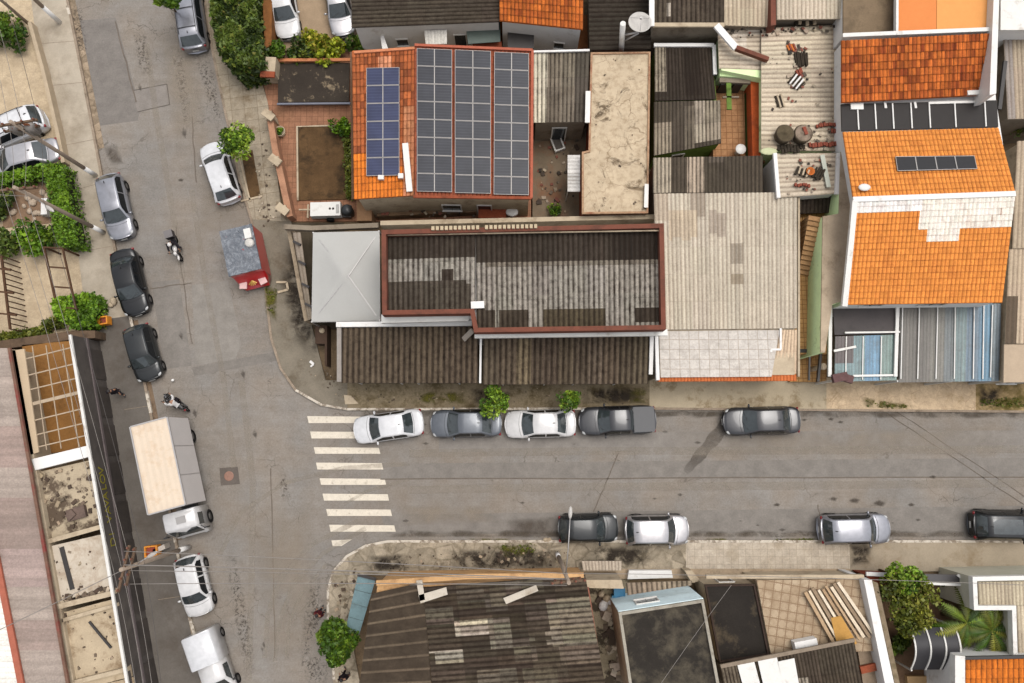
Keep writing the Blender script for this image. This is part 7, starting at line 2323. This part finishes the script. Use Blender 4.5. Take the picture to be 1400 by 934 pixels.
# along the left street
for k, (dx, dz) in enumerate(((-0.9, -0.2), (-0.3, -0.25), (0.4, -0.3), (1.0, -0.9))):
    lab = ('outermost', 'second', 'third', 'innermost')[k] + ' of four cables along the left street, counted from the yards'
    cable([t3 + Vector((dx * 0.7, 0, dz)), t1 + Vector((dx, 0.1, dz)), t2 + Vector((dx * 0.9, 0, dz)), t5 + Vector((dx * 0.7, 0.4, dz)), P(210, 1010, 8) + Vector((dx * 0.6, 0, 0))], lab, 0.012, 0.25, dark=k == 3)
cable([t5 + Vector((0, 0, -0.8)), P(-40, 880, 5.6)], 'cable from the corner pole across the white slab to the warehouse', 0.022, 0.25)
cable([t1 + Vector((0, 0, -1.5)), P(-60, 160, 6.0)], 'service cable from the transformer pole over the parked cars', 0.014, 0.25, dark=True)
cable([t2 + Vector((0, 0, -1.5)), P(-60, 260, 5.5)], 'service cable from the hedge pole over the shrubs', 0.016, 0.25)
cable([P(1000, 800, 5), P(900, 940, 4.6)], 'thin cable over the black flat roof', 0.012, 0.1)
mb = MB(); mb.tube([P(168, 788, 7.0), P(60, 840, 6.2)], 0.05, 8)

# orange bins
ob = plain('bin_orange', C(238, 150, 34), 0.5, 0.08)
for (x, y, w, rz, lab) in ((140, 438, 0.62, 0.15, 'square orange street bin at the kerb beside the leafy bush'), (206, 754, 0.78, 0.1, 'orange street bin beside the shop front and the corner pole')):
    p = P(x, y, 1.0)
    r = thing('street_bin', lab, 'bin', (p.x, p.y, 0.14), 'street bins on the left pavement')
    M_ = Matrix.Rotation(rz, 3, 'Z')
    mb = MB(); h = w / 2
    o = [Vector((p.x, p.y, 0)) + M_ @ Vector((sx * h, sy * h * 0.85, 0)) for sx, sy in ((-1, -1), (1, -1), (1, 1), (-1, 1))]
    mb.ring(o, 0.08, 0.45, 1.02); mb.build('shell', ob, r)
    mb = MB(); mb.prism(inset(o, 0.085), 0.45, 0.86, bottom=True); mb.build('contents', plain('bin_red', C(150, 60, 34), 0.7, 0.2, 6), r)
    mb = MB(); mb.tube([(p.x, p.y, 0.14), (p.x, p.y, 0.45)], 0.06, 8); mb.build('post', dark_p, r)
p = P(220, 750, 0.6); mb = MB(); mb.box((p.x, p.y, 0.5), (0.75, 0.28, 0.72), 0.45); w = mb.build('junction_cabinet', plain('cabinet_grey', C(200, 188, 174), 0.7, 0.1)); tag(w, 'pale slim cabinet between the orange bin and the kerb', 'cabinet')
mb = MB(); c = P(155, 412, 0.3); mb.ball(c, (0.22, 0.3, 0.22), 0.3, 8, 5); mb.ball(c + Vector((-0.15, -0.25, 0)), (0.18, 0.16, 0.16)); w = mb.build('rubbish_bag', cream_p); tag(w, 'pale rubbish bag at the kerb beside the black sedan', 'bag')
mb = MB(); c = P(236, 520, 0.12); mb.ball(c, (0.12, 0.09, 0.09), 0.3, 8, 5); w = mb.build('litter', white_p); tag(w, 'small white litter on the road in front of the dark grey hatchback', 'litter')
mb = MB(); c = P(746, 738, 0.12); mb.ball(c, (0.2, 0.15, 0.12), 0.3, 8, 5); mb.box(c + Vector((0.2, 0, 0)), (0.3, 0.2, 0.1), 0.5); w = mb.build('rubbish_bag', cream_p); tag(w, 'pale rubbish bag in the gutter left of the dark grey hatchback', 'bag')
mb = MB(); c = P(424, 494, 0.18); mb.bar(c, c + Vector((0.25, -0.2, 0.05)), 0.16, 0.06); mb.bar(c + Vector((0.25, -0.2, 0.05)), c + Vector((0.05, -0.35, 0.02)), 0.1, 0.05); w = mb.build('paper_scrap', white_p); tag(w, 'crumpled white paper on the corner pavement', 'paper')
mb = MB(); q = PW([(470, 540), (480, 541), (490, 552), (472, 553)], 0.2); mb.prism(q, 0.142, 0.2); w = mb.build('broken_slab', cream_p); tag(w, 'broken cream slab on the pavement behind the white sedan', 'slab')

# left yard gates, low walls
mb = MB()
for a, b in (((40, 30), (58, 95)), ((58, 95), (78, 180)), ((78, 180), (86, 222))):
    p, s = P(*a, 0.8), P(*b, 0.8); d = (s - p).normalized(); nn = Vector((-d.y, d.x, 0)) * 0.12
    mb.prism([p - nn, s - nn, s + nn, p + nn], 0.1, 0.8)
w = mb.build('low_wall', plain('low_wall', C(198, 178, 150), 0.9, 0.14, 2)); tag(w, 'long low pale wall between the left pavement and the yard of parked cars', 'wall')
mb = MB()
p, s = P(60, 338, 1.9), P(78, 420, 1.9)
for t in (0, 0.33, 0.66, 1.0):
    a = p.lerp(s, t); mb.bar(a, Vector((a.x + 1.25, a.y - 0.1, 1.9)), 0.09)
mb.bar(p, s, 0.12); mb.bar(p + Vector((1.2, -0.1, 0)), s + Vector((1.2, -0.1, 0)), 0.1)
for a in (p, s, p + Vector((1.2, -.1, 0)), s + Vector((1.2, -.1, 0))):
    mb.bar((a.x, a.y, 0.12), (a.x, a.y, 1.9), 0.1)
w = mb.build('yard_gate', wood_d); tag(w, 'dark brown frame gate between the pale yard and the leafy bush', 'gate')
mb = MB(); p, s = P(2, 350, 1.9), P(14, 450, 1.9)
mb.bar(p, s, 0.12)
for k in range(14):
    a = p.lerp(s, k / 13); mb.bar((a.x, a.y, 0.15), (a.x, a.y, 1.9), 0.06)
for t in (0.18, 0.5, 0.8):
    a = p.lerp(s, t); mb.bar(a, a + Vector((-1.6, 0.15, 0)), 0.1); mb.bar(a, a + Vector((0.5, -0.05, 0)), 0.14)
w = mb.build('yard_railing', wood_d); tag(w, 'dark railing at the left edge beside the pale yard', 'railing')
mb = MB(); mb.prism(PW([(-60, 466), (0, 466), (100, 452), (130, 452), (130, 462), (100, 464), (0, 478), (-60, 480)], 1.4), 0.1, 1.4); w = mb.build('yard_wall', plain('sooty_wall', C(112, 92, 74), 0.9, 0.25, 2, dirt=C(70, 58, 48))); tag(w, 'sooty wall between the pale yard and the open court building', 'wall')
for k in range(16):
    x, y = random.uniform(12, 66), random.uniform(262, 305)
    s = random.uniform(0.12, 0.3)
    mb = MB(); mb.ball(P(x, y, 0.13 + s * 0.4), (s, s * 0.8, s * 0.6), random.uniform(0, 3), 8, 5)
    tag(mb.build('garden_stone', plain('pale_stone', C(196, 176, 154), 0.9, 0.25, 4)), 'pale stone in the small shrub garden behind the long hedge', 'stone', 'pale stones in the shrub garden')
mb = MB(); mb.prism(PW([(2, 255), (66, 240), (70, 305), (4, 312)], 0.16), 0.0, 0.16); structure('garden_bed', mb, plain('garden_bed_l', C(150, 122, 98), 0.95, 0.25, 1.5, dirt=C(92, 72, 56)))
mb = MB(); mb.box(P(64, 284, 0.5), (0.4, 1.1, 0.6), 0.06); w = mb.build('white_bench', white_p); tag(w, 'white block bench against the long hedge', 'bench')

# debris on the pale roofs
tilec, darkc = plain('old_tile', C(152, 84, 66), 0.9, 0.25, 4), plain('burnt_tile', C(66, 58, 48), 0.9, 0.3, 5)
orc = plain('orange_pot', C(214, 122, 60), 0.8, 0.2, 5)


def tilepile(px, py, z, w, l, rz, mat, label, cat='tile stack', n=6, name='tile_stack', mat2=None):
    p = P(px, py, z)
    w, l = w * 0.86, l * 0.86
    M_ = Matrix.Rotation(rz, 3, 'Z')
    mb = MB()
    for k in range(n):
        t = (k + 0.5) / n - 0.5
        mb.box(p + M_ @ Vector((t * w, random.uniform(-.05, .05), 0.06 + 0.04 * (k % 2))), (w / n * 0.8, l * random.uniform(0.85, 1.1), 0.14), rz + random.uniform(-.06, .06), mi=k % 2 if mat2 else 0)
    o = mb.build(name, [mat, mat2] if mat2 else mat)
    return tag(o, label, cat)


DZ = 4.05
tilepile(1095, 82, DZ, 0.95, 1.1, 0.05, darkc, 'square stack of blackened tiles on the pale ribbed roof', n=7)
tilepile(1088, 113, DZ, 1.0, 0.9, -0.7, darkc, 'slanting stack of dark and white tiles below the blackened stack', mat2=white_p, n=7)
tilepile(1065, 139, DZ, 0.55, 0.95, 0.2, darkc, 'small stack of dark tiles left of the slanting stack', mat2=cream_p, n=4)
tilepile(1081, 66, DZ, 0.6, 0.5, 0.3, orc, 'orange tile rubble near the top of the pale ribbed roof', cat='rubble', mat2=tilec, n=4, name='tile_rubble')
tilepile(1092, 99, DZ, 0.5, 0.4, 0.3, tilec, 'red tile scraps between the two dark stacks', cat='rubble', n=3, name='tile_rubble')
tilepile(1128, 172, DZ, 1.4, 0.25, 0.08, tilec, 'row of red tiles above the small annex roof', cat='rubble', n=8, name='tile_rubble')
tilepile(1124, 199, DZ, 2.0, 0.3, 0.05, tilec, 'long row of red tiles at the lower edge of the pale roof', cat='rubble', n=10, name='tile_rubble')
tilepile(1081, 202, DZ, 2.0, 0.35, 0.0, darkc, 'long row of blackened tiles at the lower edge of the pale roof', cat='rubble', n=9, name='tile_rubble')
tilepile(1140, 180, DZ, 0.5, 0.3, 0.0, tilec, 'small red tile group at the right edge of the pale roof', cat='rubble', n=3, name='tile_rubble')
tilepile(1096, 236, 4.42, 0.9, 0.6, -0.4, darkc, 'dark and pale slats beside the orange pot on the annex roof', mat2=cream_p, n=6, cat='slats', name='slat_pile')
tilepile(1118, 238, 4.42, 0.7, 0.8, -0.5, darkc, 'dark scraps right of the orange pot on the annex roof', n=4, cat='rubble', name='scrap_pile')
tilepile(1096, 254, 4.42, 1.1, 0.22, 0.0, tilec, 'row of red tiles below the orange pot on the annex roof', cat='rubble', n=6, name='tile_rubble')
tilepile(1080, 207, 4.42, 1.3, 0.3, 0.05, darkc, 'blackened tiles at the top of the annex roof', cat='rubble', n=6, name='tile_rubble')
tilepile(1100, 30, 4.1, 1.6, 0.6, 0.0, darkc, 'dark junk under the upper pale roof edge', n=6, cat='rubble', name='scrap_pile', mat2=cream_p)
c = P(1106, 236, 4.42); mb = MB(); mb.lathe(c, [(0.16, 0.0), (0.26, 0.26), (0.23, 0.26), (0.14, 0.05), (0, 0.05)], 16); tag(mb.build('flower_pot', orc), 'round orange pot on the annex roof', 'pot')
c = P(1128, 232, 4.45); mb = MB(); mb.bar(P(1124, 212, 4.5), P(1133, 256, 4.5), 0.26, 0.08); tag(mb.build('loose_strip', plain('pale_green_strip', C(206, 208, 192), 0.8, 0.1)), 'pale metal strip lying along the right of the annex roof', 'metal strip')
c = P(1051, 207, 4.3); mb = MB(); mb.ball(c, (0.55, 0.24, 0.06)); tag(mb.build('green_lid', plain('lid_green', C(204, 206, 160), 0.7, 0.1)), 'pale green oval lid at the corner of the pale ribbed roof', 'lid')
for (x, lab, mt) in ((1073, 'left round dark water tank on the pale ribbed roof', 'tank_dark'), (1098, 'right round water tank with red lid piece on the pale ribbed roof', 'tank_mix')):
    c = P(x, 183, DZ + 0.5)
    r = thing('water_tank', lab, 'water tank', (c.x, c.y, DZ))
    mb = MB(); mb.lathe((c.x, c.y, DZ), [(0.5, 0.0), (0.56, 0.5), (0.58, 0.52), (0.5, 0.6)], 24); mb.build('shell', plain('tank_shell', C(112, 98, 80), 0.85, 0.2, 3, dirt=C(74, 62, 50)), r)
    mb = MB(); mb.lathe((c.x, c.y, DZ), [(0.5, 0.6), (0.3, 0.64), (0.12, 0.66), (0.1, 0.7), (0, 0.71)], 24); mb.build('lid', plain(mt, C(98, 86, 66) if mt == 'tank_dark' else C(150, 132, 114), 0.85, 0.3, 4, dirt=C(66, 56, 46), dscale=1.5), r)
    if mt == 'tank_mix':
        mb = MB(); mb.box((c.x + 0.05, c.y + 0.1, DZ + 0.72), (0.2, 0.5, 0.08), 0.3); mb.build('red_piece', tilec, r)
c = P(1012, 205, 2.5); r = thing('round_table', 'oval white table in the small tiled court', 'table', (c.x, c.y, 1.9)); mb = MB(); mb.lathe((c.x, c.y, 2.6), [(0, 0), (0.32, 0), (0.34, 0.03), (0.32, 0.06), (0, 0.06)], 24); mb.build('top', white_m, r); mb = MB(); mb.tube([(c.x, c.y, 1.9), (c.x, c.y, 2.6)], [0.2, 0.05], 10); mb.build('leg', white_m, r)
for k, (x0, y0, x1, y1) in enumerate(((996, 112, 997, 150), (988, 133, 1010, 133))):
    mb = MB(); mb.bar(P(x0, y0, 3.2), P(x1, y1, 3.2), 0.3 if k == 0 else 0.1, 0.1); tag(mb.build('court_beam', green_p if k == 0 else grey_p), ('green beam over the tiled court' if k == 0 else 'thin grey rail over the tiled court'), 'beam')

# ================================================================== GREENERY
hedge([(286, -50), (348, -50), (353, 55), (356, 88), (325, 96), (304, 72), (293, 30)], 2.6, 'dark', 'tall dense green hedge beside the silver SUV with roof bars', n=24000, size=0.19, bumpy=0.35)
tree(322, 188, 3.0, (1.2, 1.2, 0.9), 'fresh', 3600, 0.115, 'small bright green street tree beside the white hatchback', 'tree', 'street_tree', nb=12, trunk=0.05)
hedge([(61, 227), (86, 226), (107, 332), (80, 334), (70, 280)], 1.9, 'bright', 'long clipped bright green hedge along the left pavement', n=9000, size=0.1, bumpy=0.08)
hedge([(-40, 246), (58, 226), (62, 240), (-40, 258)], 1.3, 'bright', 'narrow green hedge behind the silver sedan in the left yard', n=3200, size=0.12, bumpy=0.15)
bush(44, 325, 1.6, 1.35, 'bright', 'leafy green bush at the lower end of the shrub garden', 1500, 0.15)
bush(70, 322, 1.4, 0.9, 'mid', 'darker bush beside the clipped hedge end', 800, 0.14)
bush(0, 275, 1.5, 1.1, 'dark', 'dark bush at the left edge of the shrub garden', 900, 0.15)
bush(2, 335, 1.8, 1.2, 'dark', 'dark bush at the left edge above the pale yard', 900, 0.16)
hedge([(76, 408), (122, 402), (130, 412), (128, 442), (100, 448), (78, 430)], 1.8, 'bright', 'leafy bush beside the square orange street bin', n=4500, size=0.14, name='bush', cat='bush', bumpy=0.3)
bush(10, 43, 1.6, 1.3, 'mid', 'green shrub in the top left yard beside the thin pole', 1500, 0.15)
bush(-8, 44, 1.6, 1.0, 'dark', 'dark shrub at the top left edge', 700, 0.15)
hedge([(-40, 458), (0, 456), (60, 446), (62, 456), (0, 466), (-40, 470)], 0.9, 'olive', 'low untidy hedge along the sooty wall', n=1800, size=0.13, bumpy=0.2)
bush(72, 446, 1.0, 0.7, 'olive', 'small olive bush at the sooty wall', 500, 0.13)
bush(382, 70, 1.7, 0.95, 'mid', 'rounded green bush in front of the white hatchback in the gravel yard', 900, 0.15)
bush(412, 68, 1.4, 0.95, 'dark', 'dark bush between the two yellow green bushes', 800, 0.15)
bush(450, 64, 1.7, 1.15, 'yellow', 'large yellow green bush in front of the silver yard car', 1300, 0.16)
bush(487, 62, 1.3, 0.8, 'mid', 'green bush beside the dark roofed house corner', 600, 0.14)
bush(424, 52, 0.9, 0.8, 'yellow', 'dry straw coloured bush between the yard cars', 500, 0.13)
bush(464, 173, 1.0, 0.75, 'bright', 'round green bush at the corner of the garden bed', 800, 0.13)
hedge([(470, 190), (480, 190), (483, 268), (474, 268)], 0.7, 'olive', 'thin strip of plants along the garden bed wall', n=1500, size=0.1, bumpy=0.1, name='plant_strip', cat='plants')
c = P(383, 180, 0.4)
r = thing('plant_pot', 'round pale pot with green plant in the red garden', 'plant pot', (c.x, c.y, 0.1))
mb = MB(); mb.lathe((c.x, c.y, 0.1), [(0.26, 0.0), (0.36, 0.42), (0.31, 0.42), (0.28, 0.3), (0, 0.3)], 20); mb.build('pot', cream_p, r)
mb = MB(); leaves(mb, crown_fn((c.x, c.y, 0.55), (0.28, 0.28, 0.2), 6), 220, 0.1, GREENS['bright']); mb.build('plant', leaf_material(), r)
bush(548, 58, 1.0, 0.55, 'mid', 'small plant against the white back wall of the long house', 350, 0.12)
bush(766, 50, 1.0, 0.55, 'dark', 'dark plant under the rusty orange tiled roof, left one', 350, 0.12)
bush(778, 51, 1.0, 0.5, 'dark', 'dark plant under the rusty orange tiled roof, right one', 300, 0.12)
bush(757, 288, 0.7, 0.5, 'bright', 'small green plant on the red earth below the stained court', 350, 0.1)
bush(1394, 172, 3.4, 0.8, 'dark', 'small dark plant between the right edge roofs', 400, 0.14)
tree(677, 546, 2.6, (1.05, 0.95, 0.7), 'fresh', 1700, 0.115, 'street sapling over the blue grey sedan', 'tree', 'street_tree', group='street saplings on the north pavement', nb=13, trunk=0.035)
tree(778, 546, 2.4, (0.7, 0.85, 0.6), 'fresh', 1100, 0.11, 'smaller street sapling over the tail of the white sedan', 'tree', 'street_tree', group='street saplings on the north pavement', nb=12, trunk=0.03)
tree(459, 877, 3.0, (1.2, 1.5, 1.0), 'mid', 8000, 0.14, 'round dense green tree on the south corner pavement', 'tree', 'street_tree', nb=20, trunk=0.08)
tree(1238, 792, 3.2, (1.0, 0.95, 0.8), 'fresh', 2400, 0.12, 'bright green tree over the dark red garden wall', 'tree', 'garden_tree', nb=10)
tree(1240, 828, 3.0, (1.6, 1.8, 1.0), 'olive', 3600, 0.13, 'feathery olive green tree in the garden beside the white wall', 'tree', 'garden_tree', nb=11)
bush(1228, 880, 1.4, 0.8, 'dark', 'dark bush between the white wall and the black awning', 500, 0.15)
bush(1298, 800, 1.0, 0.5, 'dark', 'dark bush behind the garden gate', 300, 0.13)


def palm(px, py, h, n, ln, label, seed):
    random.seed(seed)
    c = P(px, py, h)
    r = thing('palm', label, 'palm', (c.x, c.y, 0.1), 'palms in the leafy garden')
    mb = MB(); mb.tube([(c.x, c.y, 0.1), (c.x, c.y, h)], [0.12, 0.08], 10); mb.build('trunk', plain('bark', C(110, 88, 62)), r)
    mb = MB()
    for k in range(n):
        a = k * 2.4 + random.uniform(-.3, .3)
        el = random.uniform(0.1, 0.9)
        L_ = ln * random.uniform(0.75, 1.1)
        d = Vector((math.cos(a), math.sin(a), 0))
        s = Vector((-d.y, d.x, 0))
        prev = None
        cc = jit(random.choice(GREENS['mid'] + GREENS['olive'] + GREENS['bright'][2:]), 0.25)
        pts = [c + d * L_ * t + Vector((0, 0, el * L_ * t * 0.8 - L_ * 0.75 * t * t)) for t in [i / 9 for i in range(10)]]
        for i in range(9):
            p0, p1 = pts[i], pts[i + 1]
            w0 = 0.26 * math.sin(math.pi * min(1, (i + 0.6) / 9.2)) * L_ / 1.6
            for sg in (-1, 1):
                for q_ in (0.0, 0.5):
                    b0 = p0.lerp(p1, q_); b1 = p0.lerp(p1, q_ + 0.42)
                    tip = b0 + s * sg * w0 + d * w0 * 0.55 - Vector((0, 0, w0 * 0.35))
                    j = mb.add([b0, b1, tip])
                    mb.face((j, j + 1, j + 2) if sg < 0 else (j + 1, j, j + 2), jit(cc, 0.2))
    mb.build('fronds', leaf_material(), r)


palm(1322, 852, 2.6, 26, 2.0, 'left palm with arching fronds beside the black awning', 3)
palm(1356, 862, 2.7, 26, 2.0, 'right palm with arching fronds beside the white parapets', 5)
random.seed(11)
# weeds
mb = MB()


def weeds(px_poly, n, pal='olive', size=0.08, z=0.16):
    pts = PW(px_poly, z)
    for _ in range(n):
        a, b, c_ = random.sample(pts, 3)
        u, v = random.random(), random.random()
        if u + v > 1: u, v = 1 - u, 1 - v
        p = a + (b - a) * u + (c_ - a) * v
        leaves(mb, lambda p=p: (p + Vector((random.gauss(0, .05), random.gauss(0, .05), random.uniform(0, 0.1))), 1), 3, size, GREENS[pal])


weeds([(1340, 548), (1400, 544), (1400, 556), (1342, 556)], 70)
weeds([(680, 745), (735, 745), (730, 756), (690, 756)], 60)
weeds([(1060, 738), (1120, 738), (1120, 742), (1060, 742)], 50, z=0.03)
weeds([(1185, 548), (1240, 555), (1240, 558), (1185, 556)], 30)
weeds([(362, 388), (378, 392), (376, 432), (364, 420)], 40)
weeds([(396, 320), (412, 330), (420, 380), (412, 380)], 60, 'dark', 0.1, 0.2)
weeds([(222, -5), (242, -4), (240, 10), (224, 8)], 60, 'mid', 0.14, 0.03)
tag(mb.build('weeds', leaf_material()), kind='stuff')
tree(226, -2, 3.2, (0.9, 0.8, 0.8), 'mid', 900, 0.15, 'green tree top at the upper photo edge beside the silver SUV', 'tree', 'street_tree', nb=8, trunk=0.05)

def rubble(px_poly, z, n, smin, smax, cols_, flat_=0.5):
    mb = MB()
    pts = PW(px_poly, z)
    for _ in range(n):
        a, b, c_ = random.sample(pts, 3)
        u, v = random.random(), random.random()
        if u + v > 1: u, v = 1 - u, 1 - v
        p = a + (b - a) * u + (c_ - a) * v
        s = random.uniform(smin, smax)
        mb.box(p + Vector((0, 0, s * flat_ * 0.5)), (s * random.uniform(0.6, 1.8), s, s * flat_), random.uniform(0, 3.1), jit(random.choice(cols_), 0.2))
    o = mb.build('rubble', attr_material('rubble', 0.9, 0.3))
    return tag(o, kind='stuff')


GR = [C(120, 104, 86), C(170, 150, 124), C(84, 68, 54), C(200, 184, 160)]
RD = [C(138, 84, 68), C(74, 62, 52), C(92, 82, 70), C(176, 160, 138), C(60, 52, 44)]
rubble([(54, 648), (128, 632), (140, 712), (66, 732)], 2.76, 70, 0.05, 0.24, [GR[0], GR[2], GR[1]])
rubble([(84, 838), (160, 822), (176, 915), (102, 930)], 2.86, 30, 0.04, 0.14, GR[:3])
rubble([(66, 750), (146, 732), (157, 798), (80, 818)], 2.91, 24, 0.04, 0.12, GR)
rubble([(78, 818), (160, 800), (162, 808), (82, 828)], 2.9, 60, 0.06, 0.25, GR)
rubble([(1050, 60), (1140, 60), (1140, 200), (1050, 200)], 4.08, 36, 0.04, 0.16, RD, 0.3)
rubble([(1076, 58), (1104, 58), (1104, 122), (1078, 122)], 4.08, 34, 0.06, 0.22, RD, 0.3)
rubble([(1060, 170), (1140, 168), (1142, 204), (1062, 206)], 4.08, 50, 0.05, 0.2, RD, 0.3)
rubble([(1072, 214), (1138, 212), (1136, 262), (1076, 266)], 4.38, 40, 0.04, 0.18, RD, 0.3)
rubble([(990, 40), (1150, 34), (1150, 42), (1010, 52)], 4.1, 60, 0.05, 0.22, RD, 0.4)
rubble([(815, 810), (850, 840), (875, 930), (840, 930)], 0.1, 130, 0.08, 0.45, GR)
rubble([(735, 175), (790, 175), (790, 290), (735, 290)], 0.1, 70, 0.05, 0.25, GR + RD)
rubble([(520, 285), (650, 280), (700, 296), (520, 298)], 0.95, 40, 0.05, 0.2, RD)
rubble([(510, 760), (780, 750), (780, 778), (510, 782)], 0.15, 120, 0.03, 0.1, GR[:3])
rubble([(458, 800), (490, 770), (480, 870), (465, 930)], 0.15, 70, 0.05, 0.2, GR)
rubble([(640, 745), (760, 745), (760, 770), (650, 770)], 0.15, 40, 0.05, 0.16, GR[:3])
rubble([(400, 465), (460, 520), (480, 550), (420, 520)], 0.15, 24, 0.03, 0.09, GR)
rubble([(480, 530), (885, 530), (885, 552), (480, 552)], 0.15, 70, 0.03, 0.1, GR[:3])
rubble([(360, 180), (380, 290), (360, 320), (346, 250)], 0.15, 40, 0.04, 0.14, GR)
rubble([(810, 80), (885, 76), (880, 285), (802, 288)], 3.53, 20, 0.03, 0.1, GR[:3])

# ================================================================== LIGHT
w = bpy.data.worlds.new('World')
scene.world = w
w.use_nodes = True
nt = w.node_tree
bg = nt.nodes['Background']
sky = nt.nodes.new('ShaderNodeTexSky')
sky.sky_type = 'NISHITA'
sky.sun_disc = False
SUN_EL, SUN_AZ = R(72), R(50)          # azimuth clockwise from north (+y)
sky.sun_elevation = SUN_EL
sky.sun_rotation = SUN_AZ
sky.air_density = 1.0
sky.dust_density = 4.0
hs = nt.nodes.new('ShaderNodeHueSaturation')
hs.inputs['Saturation'].default_value = 0.25
nt.links.new(sky.outputs[0], hs.inputs['Color'])
nt.links.new(hs.outputs[0], bg.inputs['Color'])
bg.inputs['Strength'].default_value = 0.15
sl = bpy.data.lights.new('sun', 'SUN')
sl.energy = 0.7
sl.angle = R(35)
sl.color = (1.0, 0.955, 0.90)
so_ = bpy.data.objects.new('sun', sl)
COL.objects.link(so_)
dirv = Vector((math.sin(SUN_AZ) * math.cos(SUN_EL), math.cos(SUN_AZ) * math.cos(SUN_EL), math.sin(SUN_EL)))
so_.rotation_euler = (-dirv).to_track_quat('-Z', 'Y').to_euler()
so_.location = (0, 0, 60)

scene.render.engine = 'CYCLES'
scene.view_settings.view_transform = 'Standard'
scene.view_settings.look = 'None'
scene.view_settings.exposure = 0.78
scene.view_settings.gamma = 1.0
